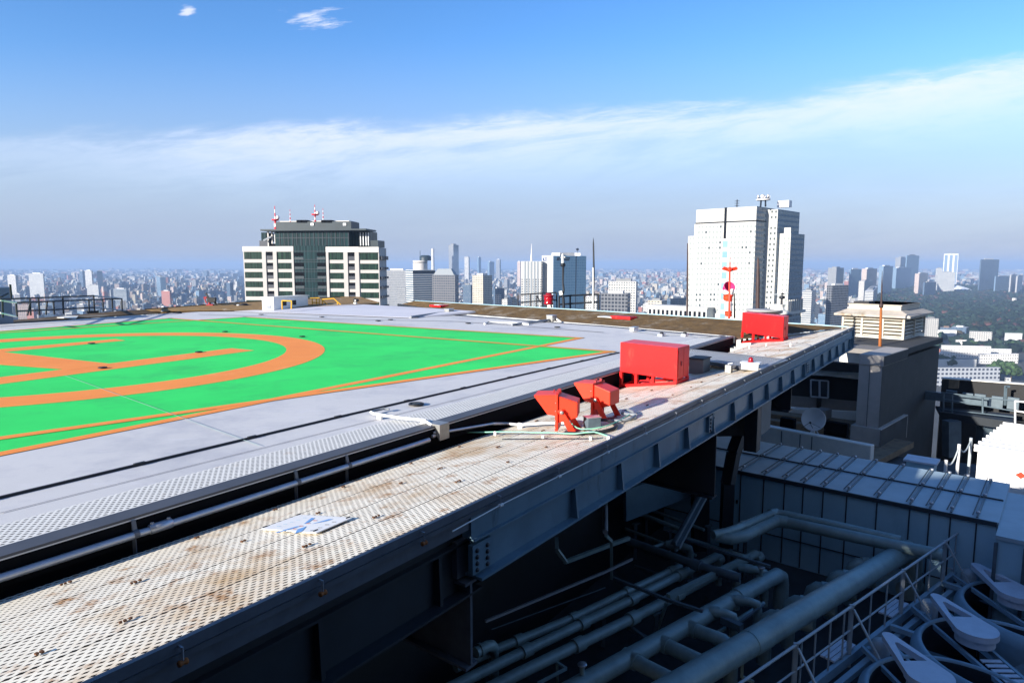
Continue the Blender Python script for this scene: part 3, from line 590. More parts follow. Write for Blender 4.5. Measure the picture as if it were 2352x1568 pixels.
# ---------------------------------------------------------------- red cabinets
def cabinet(TL, TR, BTL, BL, label):
    bl = on_shelf(BL); dd = bl[1]; zt = Yd(TL, dd)[2]
    tl, tr, btl = P(TL, zt), P(TR, zt), P(BTL, zt); wv = tr - tl; dv = btl - tl
    dv = ru * max(.62, min(.95, np.linalg.norm(dv)))
    c4 = [tl, tr, tr + dv, tl + dv]; bz = [min(shelf_z(q) + .012, zt - .5) for q in c4]
    zo_ = zt - .72 * (zt - bz[1])                     # lower edge of the closed casing
    zo_ = bz[1] + .115
    t = thing('red_cabinet', label, 'cabinet', (tl + tr + dv) / 2 * [1, 1, 0] + np.array([0, 0, zt - 1.2]), 'red cabinets on the shelf')
    cc = [q * [1, 1, 0] for q in c4]
    b = MB(); b.hexa([q + ZUP * zo_ for q in cc], [q + ZUP * zt for q in cc]); b.build('casing', 'red', t, bevel=.012)
    w_ = nrm(wv); d_ = nrm(dv); W = np.linalg.norm(wv); D_ = np.linalg.norm(dv)
    ps = .075
    for s in (0, .30, .60, 1.):
        for dd_ in (0, 1):
            q = cc[0] + wv * s + dv * dd_; q = q + w_ * (ps / 2 if s < .5 else -ps / 2) * (1 if s in (0, 1.) else 0) + d_ * (ps / 2 if dd_ == 0 else -ps / 2)
            z0 = shelf_z(q) + .012
            b = MB(); b.box(q + ZUP * ((z0 + zo_) / 2), ps, ps, zo_ - z0, rz_of(w_)); b.build('leg', 'red', t)
    for dd_ in (.02, .98):
        a0, a1 = cc[0] + dv * dd_, cc[1] + dv * dd_; b = MB(); b.bar(a0 + ZUP * (shelf_z(a0) + .045), a1 + ZUP * (shelf_z(a1) + .045), .07, .07); b.build('bottom_rail', 'red', t)
    for s in (.02, .98):
        a0, a1 = cc[0] + wv * s, cc[3] + wv * s; b = MB(); b.bar(a0 + ZUP * (shelf_z(a0) + .045), a1 + ZUP * (shelf_z(a1) + .045), .07, .07); b.build('bottom_rail', 'red', t)
    q = cc[0] + wv * .36 + dv * .4; b = MB(); b.lathe(q + ZUP * (shelf_z(q) + .03), [(0, 0), (.16, 0), (.17, .04), (.1, .07), (0, .08)], 16); b.build('hose_outlet', 'darkred', t)
    zl0, zl1 = zo_ + (zt - zo_) * .07, zo_ + (zt - zo_) * .93; a0, a1 = cc[1] + dv * .09, cc[1] + dv * .91; b = MB(); b.prism([a0 + ZUP * zl0, a1 + ZUP * zl0, a1 + ZUP * zl1, a0 + ZUP * zl1], w_ * .012); dr = b.build('door', 'red', t)
    b = MB(); b.bar(along(a0, a1, .5) + w_ * .013 + ZUP * zl0, along(a0, a1, .5) + w_ * .013 + ZUP * zl1, .008, .006); b.build('door_seam', 'darkred', t)
    b = MB(); b.bar(cc[0] - d_ * .003 + ZUP * (zo_ + .03), cc[1] - d_ * .003 + ZUP * (zo_ + .03), .006, .006); b.build('casing_seam', 'darkred', t); b = MB(); b.bar(cc[0] - d_ * .003 + ZUP * (zt - .05), cc[1] - d_ * .003 + ZUP * (zt - .05), .006, .006); b.build('casing_seam', 'darkred', t)
    q = cc[1] + dv * .3 + w_ * .02; b = MB(); b.box(q + ZUP * (zo_ + .4), .03, .04, .12, rz_of(w_)); b.build('handle', 'darkred', t)
    return t, zt
c_a, zt1 = cabinet(zB(163, 437), zB(800, 503), zB(312, 405), zB(160, 943), 'nearer tall red cabinet with open feet, behind the floodlights')
c_b, zt2 = cabinet(zB(1525, 105), zB(1985, 155), zB(1570, 92), zB(1515, 450), 'farther red cabinet with open feet, near the far corner of the shelf')
print('CAB', zt1, zt2)
# grey cabinet behind the near red one
q = on_shelf(zB(990, 800)); t = thing('grey_cabinet', 'low dark grey cabinet tucked behind the nearer red cabinet', 'cabinet', q)
b = MB(); b.box(q + ZUP * .22 + ru * .4, .6, .42, .44, rz_of(ru)); b.build('casing', 'greywall', t, bevel=.01)
b = MB(); b.box(q + ZUP * .455 + ru * .4, .66, .48, .03, rz_of(ru)); b.build('lid', 'darkwall', t)
# bridging plate from deck to rim
bp = [G(zB(905, 560)) + ZUP * .02, P(zB(1870, 643), zo + .03), P(zB(2000, 632), zo + .03), G(zB(935, 527)) + ZUP * .02]
bw = G(zB(905, 600)); pA = G(zB(900, 625)) + ZUP * .02; pB = P(zB(1690, 735), zo + .02); pC = P(zB(1995, 635), zo + .02); pD = G(zB(945, 527)) + ZUP * .02
t = thing('bridging_plate', 'wire grid walkway bridging from the deck to the shelf rim, beside the lamp box', 'walkway', (pA + pC) / 2)
fr = MB()
for a_, b_ in ((pD, pC), (pA, pB)): fr.bar(a_ - ZUP * .03, b_ - ZUP * .03, .16, .10)
fr.build('side_beam', 'slate', t)
b = MB(); b.bar(pB - ZUP * .0, pC - ZUP * .0, .22, .03); b.build('end_plate', 'steelbox', t)
b = MB(); nn = 46
for i in range(nn + 1):
    a_ = along(pA, pB, i / nn); c_ = along(pD, pC, i / nn); b.bar(a_ + ZUP * .012, c_ + ZUP * .012, .011, .010)
for j in range(13):
    a_ = along(pA, pD, j / 12); c_ = along(pB, pC, j / 12); b.bar(a_ + ZUP * .02, c_ + ZUP * .02, .011, .010)
b.build('wire_grid', 'galv', t)
b = MB(); b.prism([pA - ZUP * .03, pB - ZUP * .03, pC - ZUP * .03, pD - ZUP * .03], (0, 0, .008)); b.build('tray', 'cable', t)
# white lamp box with ruby lens, grey post
q = on_shelf(zB(1615, 755)); t = thing('obstruction_lamp', 'white box with a small ruby lamp on top, beside the bridging plate', 'lamp', q)
b = MB(); b.box(q + ZUP * .13, .44, .32, .18, rz_of(rn) + .12); b.build('housing', 'white', t, bevel=.01)
b = MB(); b.box(q + ZUP * .23, .50, .38, .02, rz_of(rn) + .12); b.build('lid', 'white', t)
b = MB(); b.lathe(q + ZUP * .24, [(.0, 0), (.075, 0), (.075, .03), (.06, .045), (.065, .08), (.04, .125), (0, .13)], 16); b.build('lens', 'bulb', t)
for k in (-.16, .16):
    b = MB(); b.box(q + ZUP * .02 + rn * k, .1, .3, .04, rz_of(rn) + .12); b.build('foot', 'darkwall', t)
q = on_shelf(zB(1372, 778)); t = thing('small_post', 'small grey metal post box on the shelf left of the lamp box', 'box', q)
b = MB(); b.box(q + ZUP * .11, .17, .16, .22, rz_of(rn)); b.build('housing', 'steelbox', t, bevel=.006)
b = MB(); b.lathe(q + ZUP * .22, [(0, 0), (.04, 0), (.04, .05), (0, .05)], 10); b.bar(q + ZUP * .26, q + ZUP * .28 - rn * .1, .03, .03); b.build('cap', 'galv', t)
# wire loop across shelf beyond the bridge
wl = [on_shelf(zB(X, Y)) + ZUP * .12 for X, Y in ((1330, 520), (1440, 522), (1600, 508), (1790, 485), (2060, 487), (2230, 490), (2300, 515))]
t = thing('guide_wire', 'thin wire on white clips crossing the shelf before the farther red cabinet', 'wire', wl[2])
b = MB(); b.tube(wl, .012, 6); b.build('wire', 'cable', t)
for q in (wl[1], wl[2], wl[3], wl[4]):
    b = MB(); b.box(q - ZUP * .06, .03, .05, .14); b.build('clip', 'white', t)
# ---------------------------------------------------------------- sign plate lying on the shelf
s4 = [on_shelf(zS(X, Y)) + ZUP * .035 for X, Y in ((215, 500), (1310, 590), (2020, 283), (975, 222))]
t = thing('sign_plate', 'white sign plate with a blue cross and faint lettering lying on the shelf', 'sign', s4[0])
b = MB(); b.hexa([q - ZUP * .012 for q in s4], s4); b.build('plate', 'white', t)
def sg(X, Y): return on_shelf(zS(X, Y)) + ZUP * .039
for quad in ([(490, 524), (545, 530), (1010, 395), (930, 398)], [(870, 548), (1020, 505), (1115, 400), (950, 455)], [(1060, 355), (1150, 330), (1278, 240), (1215, 230)], [(1215, 355), (1500, 300), (1640, 258), (1560, 255)]):
    pq_ = []
    for X, Y in quad:
        d_ = ray(*zS(X, Y)); n_s = np.cross(s4[1] - s4[0], s4[3] - s4[0]); tt = ((s4[0] + ZUP * .004 - CAM) @ n_s) / (d_ @ n_s); pq_.append(CAM + d_ * tt)
    b = MB(); b.add(pq_, [(0, 1, 2, 3)]); b.build('blue_stripe', 'blue', t)
def mark(X, Y, w_, h_, mat, nm):
    n_s = np.cross(s4[1] - s4[0], s4[3] - s4[0]); b = MB()
    def pt(x, y):
        d_ = ray(*zS(x, y)); tt = ((s4[0] + ZUP * .005 - CAM) @ n_s) / (d_ @ n_s); return CAM + d_ * tt
    k = random.randint(2, 3)
    for i in range(k):
        x0 = X - w_ / 2 + w_ * i / k
        b.add([pt(x0, Y), pt(x0 + w_ / k * .7, Y + h_ * .2), pt(x0 + w_ / k * .7 + h_ * .5, Y - h_ * .5), pt(x0 + h_ * .5, Y - h_ * .7)], [(0, 1, 2, 3)])
    b.build(nm, mat, t)
for X, Y in ((1010, 398), (1150, 348), (1285, 290), (880, 455)): mark(X, Y, 70, 18, 'signred', 'red_letter')
for X, Y in ((1230, 487), (1380, 432), (1520, 372), (1660, 318)): mark(X, Y, 80, 15, 'rim', 'dark_letter')
for i in range(5): mark(560 + i * 130, 405 - i * 42, 70, 12, 'panel', 'faint_letter')
for X, Y in ((300, 470), (965, 225), (1945, 290), (1300, 548)):
    b = MB(); q = on_shelf(zS(X, Y)) + ZUP * .04; b.bar(q - ru * .03, q + ru * .03, .012, .012); b.build('wire_tie', 'rubber', t)
# ---------------------------------------------------------------- black rubber joint cover along the deck
def runner(name, pts, w_, h_, mat, label, cat, every, cmat, cname):
    t = thing(name, label, cat, pts[len(pts) // 2])
    b = MB()
    for i in range(len(pts) - 1): b.bar(pts[i] + ZUP * h_ / 2, pts[i + 1] + ZUP * h_ / 2, w_, h_)
    b.build('strip', mat, t)
    L_ = [0]
    for i in range(len(pts) - 1): L_.append(L_[-1] + np.linalg.norm(pts[i + 1] - pts[i]))
    k = every * .5; ks = []
    while k < L_[-1]:
        i = max(j for j in range(len(L_)) if L_[j] <= k); i = min(i, len(pts) - 2); u_ = nrm(pts[i + 1] - pts[i]); q = pts[i] + u_ * (k - L_[i])
        b = MB(); b.box(q + ZUP * (h_ / 2 + .005), .16, w_ * 1.35, h_ + .012, rz_of(u_)); b.build(cname, cmat, t); k += every
    return t
sp0 = G((0, 1145)); sp1 = G((786.5, 957)); sp2 = G((1422, 810.5))
sp0 = sp0 - nrm(sp1 - sp0) * 3
runner('cable_trunking', [sp0, sp1, sp2], .04, .035, 'rubber', 'black cable trunking with joints running along the deck in front of the green paint', 'trunking', 1.9, 'rubber', 'coupler')
# recessed floor lamps and drains
rings = [((956, 931), .21, 'large recessed lamp ring in the pale deck near the stainless box', 1)]
for X, Y, lab in ((690, 903), ) and [(705, 903, 'recessed lamp in the orange crossbar of the letter'), (628, 735, 'recessed lamp in the far orange stroke of the letter'), (1365, 794, 'recessed lamp in the near orange stroke of the letter'), (1545, 653, 'recessed lamp in the green paint beyond the orange circle'), (2075, 687, 'recessed lamp in the green paint right of the orange circle')]:
    rings.append((z1(X, Y), .2, lab, 0))
for X, Y, lab in [(757, 362, 'recessed lamp in the pale deck in front of the white cabin'), (1480, 391, 'recessed lamp in the pale deck in front of the horn speaker'), (2150, 438, 'left of a close pair of recessed lamps in the pale deck'), (2297, 424, 'right of a close pair of recessed lamps in the pale deck')]:
    rings.append((zM(X, Y), .24, lab, 0))
for X, Y, lab in [(250, 292, 'recessed lamp in the pale deck left of the white floor conduit'), (913, 321, 'recessed lamp in the pale deck right of the white floor conduit')]:
    rings.append((zK(X, Y), .24, lab, 0))
for px, r, lab, big in rings:
    q = G(px); r = r * (.8 if big else .6); t = thing('recessed_lamp', lab, 'lamp', q, 'recessed floor lamps')
    b = MB(); b.lathe(q, [(r, .024), (r * .98, .05), (r * .8, .052), (r * .78, .03), (0, .03)], 24); b.build('rim', 'rubber', t)
    b = MB(); b.lathe(q, [(r * .55, .031), (r * .5, .05), (0, .055)], 20); b.build('lens', 'glass', t)
# conduits and boxes along the far right edge
def edge_box(p, sz, label, h=.25):
    q = G(p); t = thing('junction_box', label, 'box', q, 'junction boxes on the far right edge')
    b = MB(); b.box(q + ZUP * h / 2, sz, sz * .8, h, rz_of(ru)); b.build('housing', 'steelbox', t, bevel=.01)
    b = MB(); b.box(q + ZUP * (h + .012), sz * 1.06, sz * .86, .024, rz_of(ru)); b.build('lid', 'galv', t); return q
qa = edge_box(z6(750, 920), .46, 'grey junction box on the edge in front of the brown net, left one of two', .32)
qb = edge_box(z6(1895, 1000), .46, 'grey junction box on the edge in front of the brown net, right one of two', .32)
def pipe_run(name, pts, r, mat, label, cat='conduit'):
    b = MB(); b.tube(pts, r, 8); return tag(b.build(name, mat), label, cat)
pipe_run('dark_conduit', [qa + ZUP * .12, G(z6(640, 925)) + ZUP * .1, G(z6(320, 968)) + ZUP * .08], .07, 'cable', 'dark conduit leading left from the left edge junction box')
pipe_run('white_conduit', [qa + ZUP * .12, G(z6(820, 905)) + ZUP * .14, G(z6(880, 925)) + ZUP * .06], .05, 'white', 'short white conduit curving right from the left edge junction box')
pipe_run('dark_conduit', [qb + ZUP * .1, G(z6(1700, 1025)) + ZUP * .08, G(z6(1450, 1050)) + ZUP * .06], .06, 'cable', 'dark conduit leading left from the right edge junction box')
pipe_run('white_conduit', [G(z6(1145, 1035)) + ZUP * .04, G(z6(1190, 1022)) + ZUP * .08, G(z6(1450, 1035)) + ZUP * .08, G(z6(1640, 1042)) + ZUP * .05], .05, 'white', 'long white floor conduit lying on the pale deck before the brown net')
pipe_run('white_conduit', [qb + ZUP * .12, G(z6(1950, 1000)) + ZUP * .14, G(z6(1995, 1015)) + ZUP * .05], .05, 'white', 'short white conduit curving right from the right edge junction box')
q = G(zK(1485, 350)); t = thing('edge_light', 'small white edge light lying on the grating right of the edge boxes', 'light', q)
b = MB(); b.box(q + ZUP * .1, .5, .2, .14, rz_of(ru)); b.build('housing', 'white', t, bevel=.02)
b = MB(); b.box(q + ZUP * .2, .55, .26, .03, rz_of(ru)); b.build('lid', 'galv', t)
lw = [G(zK(X, Y)) + ZUP * h for X, Y, h in ((1480, 355, .06), (1580, 367, .04), (1690, 385, .06), (1870, 385, .06), (1920, 397, .05), (2010, 402, .05), (2090, 393, .05), (2170, 390, .06))]
pipe_run('deck_cable', lw, .018, 'cable', 'thin grey cable wandering over the deck towards the farther red cabinet', 'cable')
for X, Y, lab in ((1690, 383, 'small dark cable clamp on the deck above the near red cabinet, left one'), (1862, 383, 'small dark cable clamp on the deck above the near red cabinet, right one')):
    q = G(zK(X, Y)); t = thing('cable_clamp', lab, 'clamp', q); b = MB(); b.box(q + ZUP * .05, .4, .2, .1, rz_of(ru)); b.build('base', 'galv', t); b = MB(); b.lathe(q + ZUP * .1, [(0, 0), (.09, 0), (.07, .06), (0, .07)], 10); b.build('cap', 'rubber', t)
# ---------------------------------------------------------------- far right net shelf (brown)
zc = zo
bo = [P((1959, 752), zo) + np.array([-.15, .1, .0]), P((1361, 713.5), .22), P((953, 691), .22)]
bi = [P((1690, 781), -.35), P((1391, 752), -.35), P((1042, 722), -.3), P((914, 701), -.1)]
t = thing('far_net_shelf', 'brown weathered net shelf sloping up along the far right edge of the deck', 'shelf', bo[1])
A0, A1, A2 = bi[0], bi[1], bi[2]
b = MB()
def interp(pl, s):
    L_ = np.cumsum([0] + [np.linalg.norm(pl[i + 1] - pl[i]) for i in range(len(pl) - 1)]); x = s * L_[-1]
    i = min(int(np.searchsorted(L_, x, side='right') - 1), len(pl) - 2); return pl[i] + (pl[i + 1] - pl[i]) * ((x - L_[i]) / (L_[i + 1] - L_[i]))
NS, NW = 90, 44
vs_ = []; fs_ = []
bo_ = [bo[0] + (bo[1] - bo[0]) * .0, bo[1], bo[2]]
for i in range(NS + 1):
    a_, c_ = interp(bi, i / NS), interp(bo_, i / NS)
    for j in range(NW + 1):
        p_ = a_ + (c_ - a_) * (j / NW); vs_.append(p_ + ZUP * (.018 if j % 2 else 0.))
for i in range(NS):
    for j in range(NW): o_ = i * (NW + 1) + j; fs_.append((o_, o_ + NW + 1, o_ + NW + 2, o_ + 1))
b.add(vs_, fs_); b.build('net', 'brown', t)
b = MB()
for i in range(2): b.bar(bo_[i] + ZUP * .01, bo_[i + 1] + ZUP * .01, .05, .06)
b.build('edge_angle', 'panel', t)
b = MB()
for i in range(3): b.bar(bi[i] - ZUP * .12, bi[i + 1] - ZUP * .12, .1, .5)
b.build('inner_beam', 'darkgirder', t)
# pale edge line and deck edge flange on the far right side
t = thing('deck_edge_beam', 'pale edge beam along the deck in front of the brown net', 'beam', BRp)
b = MB(); b.bar(FR + ZUP * .0, BRp + ZUP * .0, .16, .05); b.bar(BRp, P((1050, 721), 0), .16, .05); b.build('top_flange', 'pale', t)
b = MB(); w_e = nrm(HC - BRp); b.bar(FR + w_e * .35 + ZUP * .005, BRp + w_e * .35 + ZUP * .005, .4, .03); b.bar(BRp + w_e * .35 + ZUP * .005, P((1050, 725), 0) + ZUP * .005, .4, .03); b.build('grating_strip', 'slate', t)
# red sheet box and white sheet on the brown net; red hatch at its left end
def on_brown(px, s=.5):
    n_ = np.cross(bo_[1] - bi[1], bi[2] - bi[1]); d_ = ray(*px); tt = ((bi[1] - CAM) @ n_) / (d_ @ n_); return CAM + d_ * tt
q = on_brown(zK(1408, 257)); t = thing('red_hatch', 'low dark red box lying on the brown net left of the windsock', 'box', q)
b = MB(); b.box(q + ZUP * .09, 1.35, .7, .15, rz_of(bo_[1] - bo_[0])); b.build('housing', 'red', t, bevel=.02)
b = MB(); b.box(q + ZUP * .176, 1.2, .6, .02, rz_of(bo_[1] - bo_[0])); b.build('lid', 'darkred', t)
q = on_brown(zK(1300, 246)); b = MB(); b.box(q + ZUP * .05, 1.0, .9, .03, rz_of(bo_[1] - bo_[0])); tag(b.build('white_sheet', 'white'), 'white sheet lying on the brown net beside the low red box', 'sheet')
q = on_brown(z6(640, 838)); t = thing('red_hatch', 'low red box with white lid at the left end of the brown net', 'box', q)
b = MB(); b.box(q + ZUP * .08, 1.25, .8, .13, rz_of(bo_[1] - bo_[0])); b.build('housing', 'red', t, bevel=.02)
b = MB(); b.box(q + ZUP * .156, .6, .5, .02, rz_of(bo_[1] - bo_[0])); b.build('lid', 'white', t)
# ---------------------------------------------------------------- far left net shelf and back corner
tl = [P(zL(0, 468), -.1), P(zL(1500, 340), .1), P(zL(1850, 318), .12)]
ti = [P(zL(0, 505), -.05), P(zL(1400, 400), -.05), P(zL(2300, 345), -.05)]
t = thing('far_left_net', 'narrow brown net shelf along the far left edge of the deck', 'shelf', tl[1])
b = MB()
for i in range(2): b.prism([ti[i], ti[i + 1], tl[i + 1], tl[i]], (0, 0, -.05))
b.build('net', 'brown', t)
b = MB(); b.prism([P(zL(725, 425), .0), P(zL(960, 440), -.0), P(zL(1000, 405), .02), P(zL(860, 405), .02)], (0, 0, .03)); b.build('pale_sheet', 'pale', t)
tc_ = [P(zL(1950, 345), .03), P(zL(1850, 320), .13), P(zM(560, 212), .35), P(zM(1700, 150), .42), P(zM(1940, 155), .40), P(zM(2160, 222), .3), P(zM(1900, 240), .28), P(zM(1320, 268), .2), P(zM(770, 302), .1)]
t = thing('corner_net', 'tan net shelf rising behind the white cabin and yellow rails', 'shelf', tc_[3])
b = MB(); b.add([q for q in tc_], [tuple(range(9))]); b.add([q - ZUP * .1 for q in tc_], [tuple(range(9))]); b.build('net', 'tan', t)
b = MB()
for i in range(1, 5): b.bar(tc_[i] + ZUP * .02, tc_[i + 1] + ZUP * .02, .06, .06)
b.build('edge_angle', 'brown', t)
# white cabin
z0 = .12; ca, cbq, cc_ = P(zM(772, 302), z0), P(zM(910, 302), z0), P(zM(1318, 270), z0)
ztop = Yd(zM(910, 160), cbq[1])[2]
v1 = ca - cbq; v2 = cc_ - cbq
t = thing('white_cabin', 'small white box cabin with a shaded blue side at the far corner of the deck', 'cabin', cbq)
b = MB(); hh = np.array([0, 0, ztop - z0]); b.hexa([cbq, cc_, cc_ + v1, ca], [cbq + hh, cc_ + hh, cc_ + v1 + hh, ca + hh]); b.build('body', 'white', t)
b = MB(); g_ = .0; up_ = ZUP * .06
o_ = -nrm(v1) * .06 - nrm(v2) * .06
b.hexa([cbq + hh + o_, cc_ + hh - nrm(v1) * .06 + nrm(v2) * .06, cc_ + v1 + hh + nrm(v1) * .06 + nrm(v2) * .06, ca + hh + nrm(v1) * .06 - nrm(v2) * .06], [q + up_ for q in (cbq + hh + o_, cc_ + hh - nrm(v1) * .06 + nrm(v2) * .06, cc_ + v1 + hh + nrm(v1) * .06 + nrm(v2) * .06, ca + hh + nrm(v1) * .06 - nrm(v2) * .06)]); b.build('roof', 'pale', t)
for s in (.30, .58):
    q = cbq + v2 * s - nrm(v1) * .015 + hh * .5; b = MB(); b.box(q, .3, .04, .3, rz_of(v2)); b.build('vent', 'darkwall', t)
q = cbq + v1 * .42 - nrm(v2) * .01 + hh * .25; b = MB(); b.box(q, .25, .04, .2, rz_of(v1)); b.build('handle', 'galv', t)
# yellow rails
def bent(name, pts, r, mat, label, cat, group=None, posts=()):
    t = thing(name, label, cat, pts[0], group); b = MB(); b.tube(pts, r, 8); b.build('rail', mat, t)
    for p_, q_ in posts: b = MB(); b.tube([p_, q_], r, 8); b.build('post', mat, t)
    return t
yd = cbq[1] - 1.0
def yp(X, Y, dd=None): return Yd(zM(X, Y), dd or yd)
bent('yellow_rail', [yp(1005, 192), yp(1122, 196)], .042, 'yellow', 'yellow hoop rail standing in front of the cabin', 'rail', None, [(yp(1005, 190), yp(1010, 296)), (yp(1120, 194), yp(1118, 290))])
yd2 = cc_[1] + .6
bent('yellow_rail', [yp(1340, 163, yd2), yp(1450, 157, yd2), yp(1455, 265, yd2)], .035, 'yellow', 'yellow ladder rail right of the cabin', 'rail', None, [(yp(1365, 165, yd2), yp(1368, 268, yd2)), (yp(1415, 160, yd2), yp(1418, 266, yd2)), (yp(1365, 215, yd2), yp(1455, 215, yd2)), (yp(1365, 245, yd2), yp(1455, 245, yd2))])
bent('yellow_rail', [yp(1480, 178, yd2), yp(1620, 165, yd2), yp(1710, 243, yd2)], .035, 'yellow', 'yellow sloping stair rail left of the horn speaker', 'rail', None, [(yp(1488, 178, yd2), yp(1490, 258, yd2)), (yp(1665, 205, yd2), yp(1668, 243, yd2)), (yp(1480, 178, yd2), yp(1560, 252, yd2))])
# horn speaker
q = Yd(zM(1878, 190), P(zM(1882, 238), .25)[1]); g0 = P(zM(1882, 240), .25)
t = thing('horn_speaker', 'black horn loudspeaker with a white throat on a short post at the far corner', 'loudspeaker', g0)
ax_ = nrm([-.35, -.9, .0]); b = MB(); b.lathe(q, [(.05, -.34), (.09, -.31), (.11, -.22), (.09, -.12), (.15, -.015), (.17, .015), (.16, .02), (.08, -.06), (0, -.08)], 20, axis=ax_); b.build('horn', 'rubber', t)
b = MB(); b.lathe(q + ax_ * .006, [(0, -.03), (.06, -.03), (.05, .006), (0, .015)], 14, axis=ax_); b.build('throat', 'white', t)
b = MB(); b.tube([g0 - ZUP * .1, q - ZUP * .1], .025, 8); b.lathe(q - ZUP * .24, [(0, 0), (.13, .03), (.12, .1), (0, .13)], 14); b.build('post', 'pale', t)
# dark floodlight seen against the city and dark domes
g0 = P(zM(150, 275), .1); dd = g0[1]
t = thing('dark_floodlight', 'dark red floodlight pair standing in silhouette on the far left edge', 'floodlight', g0)
def kp(X, Y, e=0.): return Yd(zM(X, Y), dd + e)
b = MB(); b.tube([kp(150, 280), kp(140, 200)], [.13, .08], 10); b.bar(kp(110, 245), kp(190, 245), .2, .14); b.build('stand', 'darkred', t)
b = MB(); b.bar(kp(100, 100), kp(130, 160), .1, .09); b.bar(kp(125, 180), kp(205, 185), .3, .32); b.lathe(kp(208, 190), [(.0, -.06), (.2, -.06), (.22, .06), (.2, .08), (0, .03)], 14, axis=(.9, .3, -.1)); b.build('lamp_housing', 'rubber', t)
b = MB(); b.bar(kp(80, 150), kp(108, 225), .07, .07); b.bar(kp(75, 160), kp(110, 155), .08, .15); b.build('bracket_arm', 'darkred', t)
b = MB(); b.tube([kp(205, 180), kp(225, 220), kp(222, 260), kp(190, 285)], .025, 8); b.build('cable', 'rubber', t)
q = G(zM(450, 290)); t = thing('dark_dome', 'dark dome lamp with a pale side lying at the deck edge left of the cabin', 'lamp', q)
b = MB(); b.lathe(q + np.array([0, 0, 0]), [(.22, 0), (.21, .12), (.16, .22), (.08, .28), (0, .3)], 18); b.build('dome', 'rubber', t)
q2 = G(zM(560, 290)); b = MB(); b.lathe(q2, [(.33, 0), (.33, .15), (.27, .30), (.14, .37), (0, .38)], 18); b.build('drum', 'darkwall', t)
q2 = G(zM(505, 288)); b = MB(); b.lathe(q2 - np.array([0, .25, 0]), [(.13, 0), (.14, .18), (.09, .3), (0, .32)], 14); b.build('pale_cap', 'white', t)
b = MB(); q3 = G(zM(250, 297)); b.tube([G(zM(30, 300)) + ZUP * .1, q3 + ZUP * .1, G(zM(400, 290)) + ZUP * .06], .04, 8); b.tube([G(zM(370, 292)) + ZUP * .08, G(zM(440, 288)) + ZUP * .08], .05, 8); b.build('cable', 'rubber', t)
for X, Y, lab in ((2080, 347, 'small pale clamp on the far left edge strip'), (2280, 368, 'small dark clamp on the far left joint line')):
    q = G(zL(X, Y)); b = MB(); b.lathe(q, [(.2, 0), (.18, .05), (.08, .09), (0, .09)], 12); tag(b.build('edge_clamp', 'pale' if 'pale' in lab else 'rubber'), lab, 'clamp')
#PART3
# ------------------------------------------------------------------ unseen block added behind the camera to shade the service roof
lm = nrm([math.sin(R_(SAZ)), math.cos(R_(SAZ)), 0])
k0 = np.array([-8.35, -.75, 0]); kb = k0 + lm * 9
b = MB(); b.prism([np.array([*q, -129.5]) for q in ((k0[0], k0[1]), (kb[0], kb[1]), (30., kb[1]), (30., -.75))], (0, 0, 135.6)); tag(b.build('stair_block', 'darkwall'), 'dark taller block of the same building, behind the viewpoint', 'building')
sb = bpy.data.objects['stair_block']; wx = lambda m_: (m_ - math.sin(R_(SAZ - 180)) * .75) / math.cos(R_(SAZ - 180))
def on_front(q): k_ = (q[1] + .78) / -sv[1]; return q + np.array(sv) * k_
l0_, l1_ = on_front(ra - ru * .6 + ZUP * .03), on_front(ra + ru * 9.2 + ZUP * .03)
b = MB(); b.prism([l0_, np.array([l0_[0], -.78, 5.75]), np.array([l1_[0], -.78, max(5.75, l1_[2] + .05)]), l1_], (0, -.6, 0)); b.build('slanted_canopy', 'darkwall', sb); print('CANOPY', l0_, l1_)  # added wedge, shaped along sun rays to stop a patch on the duct
# ------------------------------------------------------------------ service roof below on the right
FZ = -6.7
fl_ = [np.array([q[0], q[1], FZ]) for q in ((-6, -.7), (30., -.7), (30, 24), (24, 31), (12, 36), (4, 30))]
b = MB(); b.prism([q - ZUP * 2 for q in fl_], (0, 0, 2)); structure(b.build('service_roof', 'floor'))
b = MB(); b.prism([np.array([q[0], q[1], -129.2]) for q in fl_], (0, 0, 120)); tag(b.build('lower_building', 'greywall'), 'lower building body carrying the service roof on the right', 'building')
# ---- long panelled duct
ZT = -3.85
d0, d1, d2 = P(z8(120, 400), ZT), P(z8(1310, 640), ZT), P(z8(1560, 690), ZT)
e0, e1, e2 = P(z8(140, 255), ZT), P(z8(880, 355), ZT), P(z8(1730, 452), ZT)
du2 = nrm(d2 - d0); d0 = d0 - du2 * 2.5
t = thing('panel_duct', 'long panelled grey blue duct housing across the service roof', 'duct', (d0 + d2) / 2)
dvv = e1 - along(d0, d2, .5); dvv = np.array([-du2[1], du2[0], 0]); dvv = dvv if dvv[1] > 0 else -dvv
DW = float((e1 - d0) @ dvv) * 1.0
DL = np.linalg.norm(d2 - d0)
dz = ZUP * (FZ + .02)
c_ = [d0 * [1, 1, 0], d2 * [1, 1, 0], (d2 + dvv * DW) * [1, 1, 0], (d0 + dvv * DW) * [1, 1, 0]]
b = MB(); b.hexa([q + dz for q in c_], [q + ZUP * (ZT - .1) for q in c_]); b.build('wall', 'panel', t)
lip = [c_[0] - dvv * .04, c_[1] - dvv * .04 + du2 * .04, c_[2] + du2 * .04, c_[3]]
b = MB(); b.hexa([q + ZUP * (ZT - .1) for q in lip], [q + ZUP * ZT for q in lip]); b.build('roof', 'paneltop', t)
xs_ = [(165, 0), (290, 0), (403, 0), (505, 0), (614, 0), (742, 0), (907, 0), (1085, 0), (1193, 0), (1308, 0), (1450, 0)]
